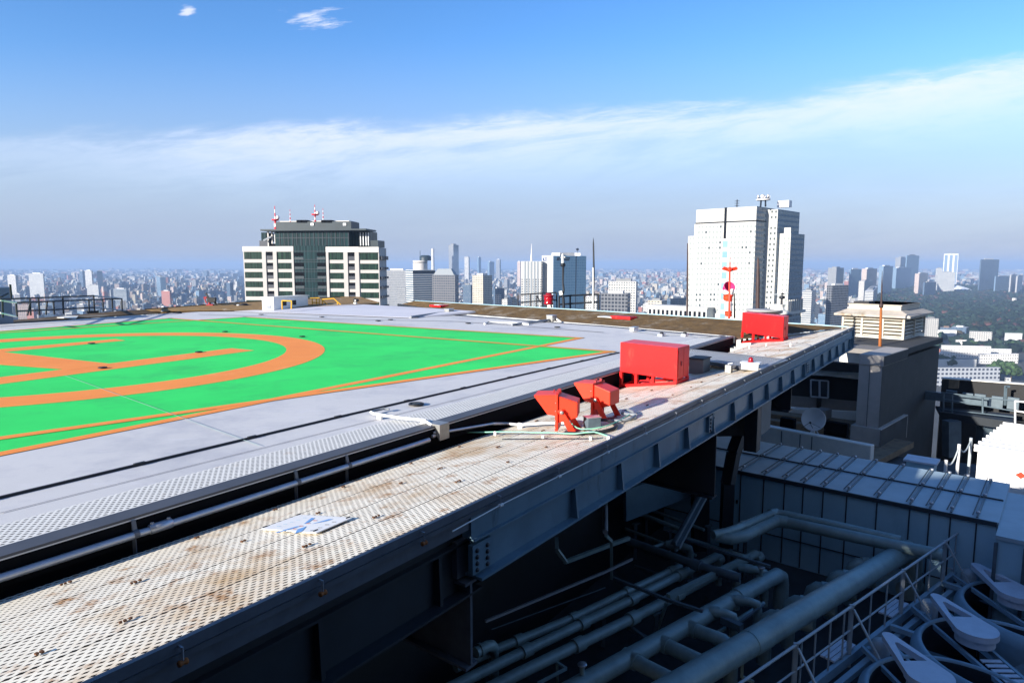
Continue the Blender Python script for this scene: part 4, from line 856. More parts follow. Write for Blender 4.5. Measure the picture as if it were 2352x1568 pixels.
for X, _ in xs_:
    px = z8(X, 400)[0]; lo, hi = 0., DL
    for _ in range(40):
        m = (lo + hi) / 2
        if proj(d0 + du2 * m)[0] < px: lo = m
        else: hi = m
    s = lo
    b = MB(); q = d0 + du2 * s - dvv * .012; b.box(q * [1, 1, 0] + ZUP * ((FZ + ZT) / 2 - .05), .035, .03, ZT - FZ - .2, rz_of(du2)); b.build('panel_seam', 'seam', t)
    b = MB(); a_ = d0 + du2 * s + ZUP * .03; b.bar(a_ - ZUP * .015, a_ - ZUP * .015 + dvv * DW, .05, .035); o = b.build('roof_rib', 'pipedark', t)
    b = MB(); b.bar(a_ + ZUP * .035 - du2 * .1, a_ + ZUP * .035 - du2 * .1 + dvv * DW, .03, .012); b.build('rib_shadow_gap', 'seam', t)
    for kk in (.05, .5, .95):
        b = MB(); b.lathe(a_ + dvv * DW * kk + ZUP * .03, [(0, 0), (.05, 0), (.05, .06), (0, .07)], 8); b.build('clamp_bolt', 'galv', t)
b = MB(); b.bar(d0 + dvv * DW * .5 + ZUP * .02, d2 + dvv * DW * .5 + ZUP * .02, .05, .04); b.bar(d0 - dvv * .06 - ZUP * .06, d2 - dvv * .06 - ZUP * .06, .05, .12); b.build('long_rib', 'seam', t)
b = MB(); b.bar(d0 - dvv * .02 + ZUP * (FZ - ZT + .9), d2 - dvv * .02 + ZUP * (FZ - ZT + .9), .02, .03); b.build('horizontal_seam', 'seam', t)
for X in (140, 168):
    q = d0 + du2 * (2.5 + (X - 120) * .004) - dvv * .05 + ZUP * (-1.1); b = MB(); b.box(q, .05, .05, .12, rz_of(du2)); b.build('door_handle', 'rubber', t)
# right annex of the duct with hood
an = d2 + du2 * .04
t = thing('duct_annex', 'pale panelled annex with a hooded outlet at the right end of the duct', 'duct', an)
b = MB(); c2 = [an * [1, 1, 0] - dvv * .9, an * [1, 1, 0] - dvv * .9 + du2 * 5, an * [1, 1, 0] + dvv * DW * .8 + du2 * 5, an * [1, 1, 0] + dvv * DW * .8]
b.hexa([q + dz for q in c2], [q + ZUP * (ZT - .15) for q in c2]); b.build('wall', 'panel', t)
b = MB(); b.prism([q + ZUP * (ZT - .15) for q in (c2[0] - dvv * .06, c2[1] - dvv * .06, c2[2], c2[3])], (0, 0, .1)); b.build('roof', 'paneltop', t)
b = MB(); a_ = c2[0] + du2 * .9 + ZUP * (ZT - .25); b.prism([a_, a_ + du2 * 1.6, a_ + du2 * .8 + ZUP * 1.0], -dvv * .8); b.build('hood', 'panel', t)
for s in (.02, .62, 1.2):
    b = MB(); b.box(c2[0] + du2 * s - dvv * .03 + ZUP * ((FZ + ZT) / 2 - .1), .08, .08, ZT - FZ - .3, rz_of(du2)); b.build('post', 'pipedark', t)
# ---- pipes.  A run is given by photo points on a level
def run(name, pxs, z, r, mat, label, group=None, couplings=(), n=14, down=None, cr=1.28):
    pts = [P(p, z) if not isinstance(p, np.ndarray) else p for p in pxs]
    if down: pts = pts + [pts[-1] + nrm(pts[-1] - pts[-2]) * r * .9 - ZUP * r * .5, pts[-1] + nrm(pts[-1] - pts[-2]) * r * 1.2 - ZUP * r * 1.6, pts[-1] + nrm(pts[-1] - pts[-2]) * r * 1.2 - ZUP * down]
    t = thing(name, label, 'pipe', pts[0], group)
    b = MB(); b.tube(pts, r, n); b.build('pipe', mat, t)
    for p in couplings:
        q = min((along(pts[i], pts[i + 1], s) for i in range(len(pts) - 1) for s in np.linspace(0, 1, 200)), key=lambda q: abs(proj(q)[0] - p[0]))
        u_ = nrm(pts[1] - pts[0]); b = MB(); b.tube([q - u_ * r * 1.1, q + u_ * r * 1.1], r * cr, n); b.build('coupling', mat, t)
    return t
GP = 'pipes on the service roof'
ZP_ = -5.4
def ext(p, q, k):  # carry a photo line on beyond p
    return (p[0] + (p[0] - q[0]) * k, p[1] + (p[1] - q[1]) * k)
a_, c_ = z7(0, 1330), z7(1200, 790)
run('roof_pipe', [ext(a_, c_, .25), a_, z7(490, 1130), z7(850, 955), c_], ZP_, .10, 'pipe', 'upper one of two thin parallel pipes with couplings right of the near I beam', GP, [z7(120, 1), z7(490, 1), z7(850, 1), z7(1140, 1)])
a_, c_ = z7(0, 1432), z7(1440, 722)
run('roof_pipe', [ext(a_, c_, .25), a_, z7(545, 1170), z7(885, 1005), c_], ZP_, .115, 'pipe', 'lower one of two thin parallel pipes, ending in an elbow under the slanting strut', GP, [z7(170, 1), z7(550, 1), z7(880, 1), z7(1200, 1), z7(1455, 1)], down=.9)
a_, c_ = z7(130, 1500), z7(1700, 705)
run('roof_pipe', [ext(a_, c_, .3), a_, z7(520, 1310), z7(880, 1135), z7(1150, 995), c_], ZP_, .125, 'pipe', 'middle pipe with couplings between the thin pair and the thick main', GP, [z7(520, 1), z7(885, 1), z7(1180, 1), z7(1715, 1)], down=.9)
a_, c_ = z7(640, 1520), z7(1790, 880)
run('main_pipe', [ext(a_, c_, .5), a_, c_, (c_[0] + 20, c_[1] - 11)], ZP_, .20, 'pipe', 'thick main pipe with three branch pipes leaving its right side', GP, [z7(1610, 1)], down=1., n=20, cr=1.12)
for (a, c, lab) in (((1250, 1195), (1490, 1285), 'upper one of three branch pipes ending in rounded elbows'), ((1065, 1295), (1320, 1415), 'middle one of three branch pipes ending in rounded elbows'), ((855, 1400), (1120, 1535), 'lowest of three branch pipes ending in rounded elbows')):
    run('branch_pipe', [z7(*a), z7(*c)], ZP_, .155, 'pipe', lab, 'branch pipes', [z7(a[0] + 12, 1)], down=1., cr=1.2)
a_, c_ = z8(0, 1475), z8(1075, 838)
run('main_pipe', [ext(a_, c_, .35), a_, z8(500, 1180), c_], -4.9, .265, 'pipe', 'thickest pipe running beside the railing towards the duct housing', GP, [z8(1085, 1), z8(250, 1)], down=1.5, n=24, cr=1.04)
zq = -4.6
run('twin_pipe', [z8(30, 770), z8(110, 782), z8(180, 768), z8(362, 684), z8(420, 694), z8(760, 767), z8(1060, 830), z8(1260, 872)], zq, .165, 'pipe', 'lower of two parallel pipes bending along the foot of the duct housing', 'twin pipes along the duct', [z8(380, 1)], n=18, cr=1.12)
run('twin_pipe', [z8(10, 760), z8(85, 745), z8(150, 722), z8(345, 640), z8(400, 648), z8(700, 712), z8(1035, 790)], zq + .12, .12, 'pipe', 'upper of two parallel pipes bending along the foot of the duct housing', 'twin pipes along the duct', [z8(180, 1), z8(340, 1)], n=16, cr=1.15)
labs = ['first', 'second', 'third', 'fourth', 'fifth']
for i, ((x0, y0), (x1, y1)) in enumerate((((795, 918), (890, 925)), ((690, 985), (800, 1000)), ((572, 1050), (690, 1070)), ((455, 1125), (575, 1150)), ((325, 1205), (450, 1230)))):
    q0 = P(z8(x0, y0), -5.3); q1 = P(z8(x1, y1), -5.3); t = thing('stub_pipe', labs[i] + ' stub pipe from the duct end, turning down behind the thickest pipe', 'pipe', q0, 'stub pipes behind the thickest pipe')
    u_ = nrm(q1 - q0); b = MB(); b.tube([q0 - ZUP * 1.2 - u_ * .12, q0 - ZUP * .25 - u_ * .12, q0 - ZUP * .08 - u_ * .08, q0, q1 + u_ * .4], .17, 14); b.build('pipe', 'pipe', t)
    b = MB(); b.tube([q0 + u_ * .12, q0 + u_ * .3], .20, 14); b.build('coupling', 'pipe', t)
# cross pipes and frames
run('cross_pipe', [z7(850, 620), z7(1300, 778), z7(1550, 855), z7(1600, 865)], -5.1, .12, 'pipedark', 'dark cross pipe slanting over the thin pipes towards the thick main', GP, [z7(1310, 1)])
run('drain_pipe', [z7(700, 390), z7(700, 560)], -2.0, .05, 'galv', 'thin upright drain pipe under the girder', GP)
def rod(name, pts, w_, mat, label, cat='frame', group='dark support frames among the pipes'):
    b = MB()
    for i in range(len(pts) - 1): b.bar(pts[i], pts[i + 1], w_, w_)
    return tag(b.build(name, mat), label, cat, group)
def q7(X, Y, z): return P(z7(X, Y), z)
def qg(X, Y, z): return P(zG(X, Y), z)
rod('support_bar', [q7(-100, 1155, -4.2), q7(700, 825, -4.2), q7(880, 740, -4.2)], .05, 'galv', 'thin pale pipe high on the dark wall above the thin pipe pair', 'pipe')
rod('support_bar', [q7(-60, 1210, -4.8), q7(700, 930, -4.8)], .02, 'pipedark', 'faint thin wire line below the pale wall pipe', 'wire')
rod('pipe_support', [q7(430, 760, -4.4), q7(720, 650, -4.4), q7(860, 600, -4.4)], .09, 'pipe', 'short pipe along the dark wall under the girder', 'pipe')
rod('pipe_support', [q7(375, 600, -3.9), q7(378, 680, -4.1), q7(440, 765, -4.4)], .09, 'pipe', 'short bent pipe dropping to the dark wall pipe', 'pipe')
rod('pipe_support', [q7(705, 360, -2.6), q7(705, 585, -3.4), q7(740, 620, -3.6), q7(742, 870, -4.9)], .07, 'pipe', 'upright downpipe with a kink beside the dark wall', 'pipe')
rod('pipe_support', [q7(750, 865, -5.0), q7(1110, 1010, -5.0), q7(1350, 1088, -5.0)], .07, 'pipedark', 'angle bar lying across the thin pipes')
rod('pipe_support', [q7(1110, 1030, -5.05), q7(1035, 1245, -6.3)], .06, 'pipe', 'slanting brace leg between the middle pipe and the thick main')
rod('pipe_support', [q7(1200, 600, -4.9), q7(1650, 745, -4.9), q7(1800, 790, -4.9)], .07, 'pipedark', 'angle bar from the slanting strut to the right')
rod('pipe_support', [q7(1120, 990, -5.15), q7(1660, 725, -5.15)], .12, 'pipe', 'channel beam lying along the middle pipe')
rod('pipe_support', [q7(1400, 1390, -5.2), q7(1640, 1235, -5.2), q7(1800, 1130, -5.2)], .09, 'pipe', 'low rail bar between the branch pipes and the thickest pipe')
rod('pipe_support', [q7(1580, 1170, -5.4), q7(1758, 1045, -5.4)], .05, 'pipedark', 'thin bar above the low rail bar')
rod('pipe_support', [q7(1460, 1450, -5.9), q7(1455, 1350, -5.2), q7(1560, 1290, -5.2)], .07, 'pipe', 'bent stand beside the upper branch pipe')
rod('pipe_support', [q7(1560, 1285, -4.9), q7(1620, 1310, -4.9), q7(1612, 1525, -5.8), q7(1690, 1560, -5.9)], .06, 'pipe', 'square hoop standing over the low rail bar')
rod('pipe_support', [q7(380, 1568, -6.0), q7(378, 1430, -5.3), q7(440, 1470, -5.3), q7(250, 1570, -5.3)], .05, 'pipe', 'thin hoop frame beside the middle pipe at the bottom')
rod('pipe_support', [q7(1480, 1140, -5.4), q7(1610, 1200, -5.4)], .16, 'pipedark', 'short dark channel right of the upper branch pipe')
rod('pipe_support', [q7(880, 1200, -5.7), q7(980, 1280, -5.7)], .07, 'pipedark', 'short dark bar under the middle pipe')
for i, (X, Y, lab) in enumerate(((1560, 840, 'elbow of the cross pipe'), (1250, 660, 'small elbow left of the thin pipe ends'), (1700, 1030, 'elbow cluster under the thick main'), (1540, 1110, 'small elbow between thick main and low bar'), (1750, 820, 'loop elbow over the thick main end'))):
    q = q7(X, Y, -5.3); t = thing('pipe_elbow', lab, 'pipe', q, GP); b = MB()
    b.tube([q - np.array([.6, -.2, 0]), q - np.array([.12, -.04, 0]), q + np.array([.05, 0, -.05]), q + np.array([.08, .02, -.2]), q + np.array([.08, .02, -1.0])], .11, 12); b.build('pipe', 'pipe', t)
    b = MB(); b.tube([q - np.array([.45, -.15, 0]), q - np.array([.25, -.08, 0])], .135, 12); b.build('coupling', 'pipe', t)
el = qg
qh = lambda X, Y, z: P(zH(X, Y), z)
t = thing('roof_pipe', 'bent pipe turning down beside the pale web of the near I beam', 'pipe', qh(1380, 900, -5.), GP)
b = MB(); b.tube([qh(1190, 960, -5.0), qh(1240, 930, -5.0), qh(1330, 885, -5.0), qh(1375, 880, -5.03), qh(1392, 905, -5.2), qh(1395, 1000, -5.6), qh(1400, 1290, -6.6)], .115, 14); b.build('pipe', 'pipe', t)
b = MB(); b.tube([qh(1235, 932, -5.0), qh(1262, 920, -5.0)], .14, 14); b.build('coupling', 'pipe', t)
xt = [((620, 240), (1230, 470), -5.6, .05, 'thin conduit crossing under the dark cross pipe'), ((690, 90), (1150, 270), -5.0, .07, 'dark pipe behind the slanting strut, upper one'), ((800, 65), (1300, 250), -5.2, .05, 'dark pipe behind the slanting strut, lower one'),
      ((1090, 310), (1640, 480), -5.1, .07, 'angle bar running right from the foot of the strut'), ((860, 400), (1040, 340), -5.3, .05, 'short thin pipe left of the strut foot'), ((640, 1085), (830, 1190), -5.9, .05, 'low thin bar under the middle pipe'),
      ((1280, 1340), (1480, 1240), -5.6, .06, 'short pipe beside the middle branch pipe'), ((1560, 1040), (1813, 880), -5.7, .05, 'thin pipe right of the thick main, upper one'), ((1400, 1140), (1480, 1095), -5.7, .05, 'thin pipe right of the thick main, lower one'), ((1150, 700), (1420, 620), -6.2, .06, 'low pipe in the shade under the cross pipe'), ((300, 1568), (700, 1400), -6.3, .06, 'low pipe in the shade left of the thick main'), ((700, 560), (1100, 700), -6.3, .05, 'low bar in the shade under the thin pipe ends')]
for (xa, ya), (xb, yb), z_, r__, lab in xt:
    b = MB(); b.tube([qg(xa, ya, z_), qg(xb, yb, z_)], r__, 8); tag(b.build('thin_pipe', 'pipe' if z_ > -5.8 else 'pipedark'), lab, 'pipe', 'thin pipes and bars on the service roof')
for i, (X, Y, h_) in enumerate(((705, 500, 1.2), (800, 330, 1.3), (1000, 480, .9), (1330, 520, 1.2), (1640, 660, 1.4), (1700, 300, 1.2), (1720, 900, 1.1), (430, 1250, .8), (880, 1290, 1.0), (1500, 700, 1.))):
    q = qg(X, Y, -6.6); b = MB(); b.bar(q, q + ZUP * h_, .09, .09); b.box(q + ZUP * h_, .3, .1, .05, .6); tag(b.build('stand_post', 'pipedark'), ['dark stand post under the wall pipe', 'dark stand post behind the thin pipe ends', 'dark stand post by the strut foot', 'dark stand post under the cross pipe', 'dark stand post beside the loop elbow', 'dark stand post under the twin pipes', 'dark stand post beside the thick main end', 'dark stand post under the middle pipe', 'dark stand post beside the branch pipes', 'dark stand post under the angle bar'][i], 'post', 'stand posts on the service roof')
for i, (X, Y) in enumerate(((250, 1455), (1790, 610), (1750, 1150))):
    q = qg(X, Y, -5.1); t = thing('valve', ['small valve on the thick main at the bottom', 'looped valve over the thick main end', 'small valve on the thickest pipe'][i], 'valve', q); b = MB(); b.tube([q - ZUP * .25, q + ZUP * .12], .05, 8); b.build('stem', 'pipe', t); b = MB(); b.lathe(q + ZUP * .12, [(0, -.02), (.09, -.02), (.10, 0), (.09, .02), (0, .02)], 14); b.build('handwheel', 'galv', t)
# thick I-strut and columns under the far girder
sA, sB = Yd(z7(1375, 275), 17.5), Yd(z7(1165, 660), 15.5)
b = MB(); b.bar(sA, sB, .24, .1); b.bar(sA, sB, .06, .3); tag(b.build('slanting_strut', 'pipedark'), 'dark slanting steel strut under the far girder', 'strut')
cA = Yd((1672, 1010), 19.5); b = MB()
cpath = [Yd((1705, 985), 20.5), Yd((1685, 1040), 20.2), Yd((1672, 1110), 20.), Yd((1668, 1200), 20.), Yd((1668, 1300), 20.)]
for i in range(4): b.bar(cpath[i], cpath[i + 1] , .34, .3)
tag(b.build('curved_column', 'darkgirder'), 'dark curved column beside the left end of the duct housing', 'column')
cA = Yd((1620, 1060), 19.); b = MB(); b.bar(Yd((1608, 1050), 21), Yd((1608, 1260), 21), .5, .4); tag(b.build('dark_column', 'darkgirder'), 'dark upright column behind the slanting strut', 'column')
q0, q1 = Yd((1435, 1160), 19.5), Yd((1640, 1085), 22.); b = MB(); b.bar(q0, q1, .12, 1.0); tag(b.build('cross_beam', 'girder'), 'deep blue grey cross beam below the far girder', 'beam')
# ---- railing along the walkway
RZ = -5.5
def qn(X, Y, z): return P(zN(X, Y), z)
base = [qn(-620, 1715, RZ), qn(0, 1215, RZ), qn(460, 885, RZ), qn(840, 560, RZ), qn(1200, 292, RZ)]
bd = nrm(base[3] - base[1]); base = [base[1] - bd * 5.5, base[1], base[2], base[3], base[4]]
bA = base[0]; bL = float((base[4] - bA) @ bd); bside = np.array([bd[1], -bd[0], 0])
b0 = lambda s, z=0.: bA + bd * s + ZUP * z
t = thing('railing', 'grey pipe railing with slanting braces along the walkway beside the fan towers', 'railing', b0(bL / 2))
b = MB(); b.tube([b0(0, 1.1), b0(bL, 1.1)], .03, 8); b.build('handrail', 'railgrey', t)
b = MB(); b.tube([b0(0, .55), b0(bL, .55)], .022, 8); b.build('middle_rail', 'railgrey', t)
def s_of(px):
    lo, hi = 0., bL
    for _ in range(40):
        m = (lo + hi) / 2
        if proj(b0(m, .5))[0] < px: lo = m
        else: hi = m
    return lo
for X in (-560, -420, -270, -130, 140, 300, 605, 740, 995, 1100):
    s = s_of(zN(X, 0)[0]); b = MB(); b.tube([b0(s), b0(s, 1.1)], .02, 8); b.build('post', 'railgrey', t)
for X in (-620, -60, 460, 880, 1165):
    s = s_of(zN(X, 0)[0]); b = MB(); b.bar(b0(s, -.3), b0(s, 1.14), .09, .05); b.build('main_post', 'railgrey', t)
    b = MB(); b.bar(b0(s, 1.05) + bside * .05, b0(s + .1, -.1) + bside * .75, .06, .03); b.build('brace', 'railgrey', t)
b = MB(); b.bar(b0(-1, -.12), b0(bL, -.12), .1, .22); b.bar(b0(-1, -.16) + bside * .28, b0(bL, -.16) + bside * .28, .12, .14); b.build('base_beam', 'tower', t)
for X in (-200, 380, 1000):
    s = s_of(zN(X, 0)[0])
    for k in (-.16, -.05, .06):
        b = MB(); b.bar(b0(s, .05) - bside * (.22 + k), b0(s + 1.0, .05) - bside * (.22 + k), .09, .04); b.build('step_board', 'guard', t)
# second short railing at the duct corner
# ---- fan towers
TZ = -5.35
left_edges = [(75, 1530, -20), (610, 1080, 0), (1040, 665, 0), (1420, 335, 0)]
labs = ['nearest fan cooling tower, cut by the bottom edge', 'second fan cooling tower with a ladder of steps lying in it', 'third fan cooling tower from the bottom edge', 'farthest fan cooling tower beside the duct annex']
RF = 1.72
fans = []
for i, (X, Y, _) in enumerate(left_edges):
    e = qn(X, Y, TZ); bear = math.atan2(e[0], e[1]); c = e + np.array([math.cos(bear), -math.sin(bear), 0]) * RF
    fans.append(c)
    t = thing('cooling_tower', labs[i], 'cooling tower', c + ZUP * (FZ - TZ), 'fan cooling towers')
    b = MB(); b.lathe(c, [(RF + .12, FZ - TZ + .05), (RF + .12, -.25), (RF + .1, -.12), (RF, 0), (RF - .04, .03), (RF - .09, .02), (RF - .10, -.03)], 56); b.build('fan_cylinder', 'tower', t)
    b = MB(); b.lathe(c, [(RF - .10, -.03), (RF - .12, -.1), (RF - .14, -.95)], 56); b.build('inner_wall', 'darkgirder', t)  # inner wall and floor coloured dark for the shade inside the ring
    b = MB(); b.lathe(c, [(RF - .14, -.9), (0, -.9)], 40); b.build('inner_floor', 'black', t)
    b = MB(); b.lathe(c, [(0, -.25), (.2, -.25), (.26, -.35), (.26, -.55), (0, -.55)], 20); b.build('hub', 'pipedark', t)
    for k in range(6):
        a = k * math.pi / 3 + i * .4; dv_ = np.array([math.cos(a), math.sin(a), 0]); sd_ = np.array([-math.sin(a), math.cos(a), 0])
        b = MB(); b.hexa([c + dv_ * .24 + sd_ * -.10 - ZUP * .5, c + dv_ * 1.5 + sd_ * -.2 - ZUP * .47, c + dv_ * 1.5 + sd_ * .2 - ZUP * .41, c + dv_ * .24 + sd_ * .1 - ZUP * .36],
                         [c + dv_ * .24 + sd_ * -.10 - ZUP * .48, c + dv_ * 1.5 + sd_ * -.2 - ZUP * .45, c + dv_ * 1.5 + sd_ * .2 - ZUP * .39, c + dv_ * .24 + sd_ * .1 - ZUP * .34]); b.build('fan_blade', 'pipedark', t)
    for k in range(10):
        a = k * math.pi / 5 + .2; q = c + np.array([math.cos(a), math.sin(a), 0]) * (RF + .125); b = MB(); b.box(q + ZUP * ((FZ - TZ) / 2 - .15), .02, .05, abs(FZ - TZ) - .4, a); b.build('shell_seam', 'seam', t)
# belt guards (teardrop covers with a triangular opening)
tips = [((330, 1085), (740, 1475)), ((812, 690), (1205, 1010)), ((1215, 378), (1620, 640)), ((1540, 95), (1930, 330))]
for i, (a, c) in enumerate(tips):
    GZ_ = TZ + .42
    A_, C_ = qn(*a, GZ_), qn(*c, GZ_); u_ = nrm(C_ - A_); v_ = np.array([-u_[1], u_[0], 0]); Lg = float(np.linalg.norm(C_ - A_)); r0, r1 = .13, .43
    lab = ['belt guard cover over the nearest fan tower', 'belt guard cover over the second fan tower with the steps', 'belt guard cover over the third fan tower', 'belt guard cover over the farthest fan tower'][i]
    t = thing('belt_guard', 'pale teardrop shaped ' + lab, 'cover', C_, 'belt guard covers of the fan towers')
    def loop(r_a, r_c, n=14):
        pts = []
        for k in range(n + 1): th = math.pi / 2 + math.pi * k / n; pts.append(A_ + (u_ * math.cos(th) + v_ * math.sin(th)) * r_a)
        for k in range(2 * n + 1): th = -math.pi / 2 + math.pi * k / (2 * n); pts.append(C_ + (u_ * math.cos(th) + v_ * math.sin(th)) * r_c)
        return pts
    out = loop(r0, r1)
    hx0, hx1 = .20 * Lg, .68 * Lg
    h0 = A_ + u_ * hx0; half0 = .035; half1 = .235
    hole = [h0 + v_ * half0, h0 - v_ * half0, A_ + u_ * hx1 - v_ * half1, A_ + u_ * hx1 + v_ * half1]
    T_ = .13
    # top plate: three pieces round the opening
    b = MB()
    def cap(poly):
        b.prism([q - ZUP * T_ for q in poly], (0, 0, T_))
    n_ = 14
    nose = [q for q in out[:n_ + 1]]
    cap([A_ + u_ * hx0 + v_ * (half0), *nose[:1], *nose[1:], A_ + u_ * hx0 - v_ * half0])
    big = out[n_ + 1:]
    cap([A_ + u_ * hx1 - v_ * half1, big[0], *big[1:], A_ + u_ * hx1 + v_ * half1])
    cap([A_ + u_ * hx0 + v_ * half0, A_ + u_ * hx1 + v_ * half1, big[-1], nose[0]])
    cap([A_ + u_ * hx0 - v_ * half0, nose[-1], big[0], A_ + u_ * hx1 - v_ * half1])
    b.build('cover', 'guard', t)
    b = MB(); b.lathe(C_, [(r1 + .01, -.13), (r1 + .01, -.02)], 30); b.lathe(C_, [(r1 - .05, -.32), (r1 - .05, -.13)], 30); b.build('rim_band', 'guard', t)
    b = MB(); b.lathe(A_ - u_ * .25 - ZUP * .75, [(0, 0), (.17, 0), (.19, .12), (.19, .36), (.15, .48), (0, .5)], 14); b.build('motor', 'railgrey', t)
    b = MB(); p0 = A_ - u_ * .35 - ZUP * .5; p1 = C_ + u_ * 1.5 - ZUP * .5
    b.bar(p0 + v_ * .35, p1 + v_ * .28, .07, .10); b.bar(p0 - v_ * .35, p1 - v_ * .28, .07, .10); b.bar(p1 + v_ * .35, p1 - v_ * .35, .2, .07); b.build('carrier_beam', 'tower', t)
    if i in (0, 1):
        for k in range(5):
            q = C_ + u_ * (.55 + k * .17) - ZUP * .44; b = MB(); b.box(q, .10, .42, .02, rz_of(u_)); b.build('step_plate', 'guard', t)
# brackets between walkway and towers
for i, (X, Y, X2, Y2) in enumerate(((350, 1000, 600, 1085), (870, 560, 1060, 625), (590, 850, 760, 905), (110, 1225, 265, 1290))):
    rod('tower_bracket', [qn(X, Y, -5.5), qn(X2, Y2, -5.5)], .12, 'tower', ['bracket between the second fan tower and the walkway', 'bracket between the third fan tower and the walkway', 'bracket beside the second belt guard', 'bracket beside the first belt guard'][i], 'bracket', 'tower brackets')
# ------------------------------------------------------------------ chimney tower and roof house on the right
q0 = Yd(z4(1300, 893), 33.); ztop = q0[2]
rd = nrm([1., 1., 0]); ld = nrm([-1., 1., 0])
def reach(p, dir_, px):       # how far along dir_ from p the photo column px is met
    lo, hi = 0., 80.
    for _ in range(50):
        m = (lo + hi) / 2; c = proj(p + dir_ * m)[0]
        if (c < px) == (dir_[0] > 0): lo = m
        else: hi = m
    return lo
LLd = reach(q0, ld, z4(1115, 870)[0]); LRd = reach(q0, rd, z4(1745, 745)[0])
zbase = Yd(z4(1275, 1440), 33.)[2]; zbot = Yd(z4(1275, 1600), 33.)[2] - .2
t = thing('vent_shaft', 'tall grey concrete shaft with a stepped foot and dark right side', 'shaft', q0 * [1, 1, 0] + ZUP * zbot)
def rect(o, l, r, z): return [q * [1, 1, 0] + ZUP * z for q in (o, o + rd * r, o + rd * r + ld * l, o + ld * l)]
capH = .55
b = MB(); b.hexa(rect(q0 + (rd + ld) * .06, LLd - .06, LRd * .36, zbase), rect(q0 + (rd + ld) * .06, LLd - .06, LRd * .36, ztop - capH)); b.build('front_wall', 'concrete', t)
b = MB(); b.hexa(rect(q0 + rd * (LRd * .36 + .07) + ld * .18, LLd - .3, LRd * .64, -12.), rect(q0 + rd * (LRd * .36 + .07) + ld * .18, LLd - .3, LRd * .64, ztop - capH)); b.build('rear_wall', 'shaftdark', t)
b = MB(); b.hexa(rect(q0, LLd, LRd * .36, ztop - capH), rect(q0, LLd, LRd * .36, ztop)); b.build('front_coping', 'concrete', t, bevel=.03)
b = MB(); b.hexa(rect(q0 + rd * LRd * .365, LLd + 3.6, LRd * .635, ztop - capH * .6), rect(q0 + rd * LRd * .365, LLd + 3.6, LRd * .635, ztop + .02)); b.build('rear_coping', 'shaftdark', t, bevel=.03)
b = MB(); b.hexa(rect(q0 + rd * LRd * .2 + ld * (LLd + .02), 3.6, LRd * .165, ztop - capH * .5), rect(q0 + rd * LRd * .2 + ld * (LLd + .02), 3.6, LRd * .165, ztop - .02)); b.build('side_slab', 'greywall', t)
b = MB(); b.hexa(rect(q0 - (rd + ld) * .12, LLd + .3, LRd * .40, zbot), rect(q0 - (rd + ld) * .12, LLd + .3, LRd * .40, zbase)); b.build('foot', 'concrete', t, bevel=.02)
b = MB(); b.hexa(rect(q0 + (rd + ld) * .15, LLd - .1, LRd * .3, zbot - 5), rect(q0 + (rd + ld) * .15, LLd - .1, LRd * .3, zbot)); b.build('under_foot', 'darkwall', t)
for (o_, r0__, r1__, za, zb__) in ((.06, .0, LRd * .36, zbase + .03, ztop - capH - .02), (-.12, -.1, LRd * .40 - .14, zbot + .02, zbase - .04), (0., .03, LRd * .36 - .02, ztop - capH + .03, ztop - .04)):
    qq = q0 + (rd + ld) * o_ - ld * .012; b = MB(); b.hexa([(qq + rd * r) * [1, 1, 0] + ld * l * [1, 1, 0] + ZUP * za for l, r in ((0, r0__), (0, r1__), (.011, r1__), (.011, r0__))], [(qq + rd * r) * [1, 1, 0] + ld * l * [1, 1, 0] + ZUP * zb__ for l, r in ((0, r0__), (0, r1__), (.011, r1__), (.011, r0__))]); b.build('side_cladding', 'shaftdark', t)  # thin panels added to carry the shade on the right faces
b = MB(); q = q0 + ld * LLd * .55 - rd * -.055; b.box(q + ZUP * ((zbase + ztop - capH) / 2 - ztop), .02, .02, ztop - capH - zbase, R_(45)); b.build('wall_joint', 'seam', t)
# rusted lightning rod on the shaft
g0 = P((2021, 795), ztop); dd = g0[1]
tpx = Yd((2026.5, 622), dd); mid = Yd((2024, 702), dd)
t = thing('lightning_rod', 'tall rusted orange lightning rod on the concrete shaft', 'rod', g0)
b = MB(); b.tube([g0, Yd((2022.5, 750), dd), mid], [.085, .075, .06], 10); b.build('lower_pole', 'rustrod', t)
b = MB(); b.tube([mid - ZUP * .12, mid - ZUP * .1, mid + ZUP * .1, mid + ZUP * .12], [.06, .11, .11, .06], 10); b.build('joint', 'darkrod', t)
b = MB(); b.tube([mid, Yd((2025.5, 655), dd), tpx], [.05, .035, .008], 8); b.build('upper_rod', 'darkrod', t)
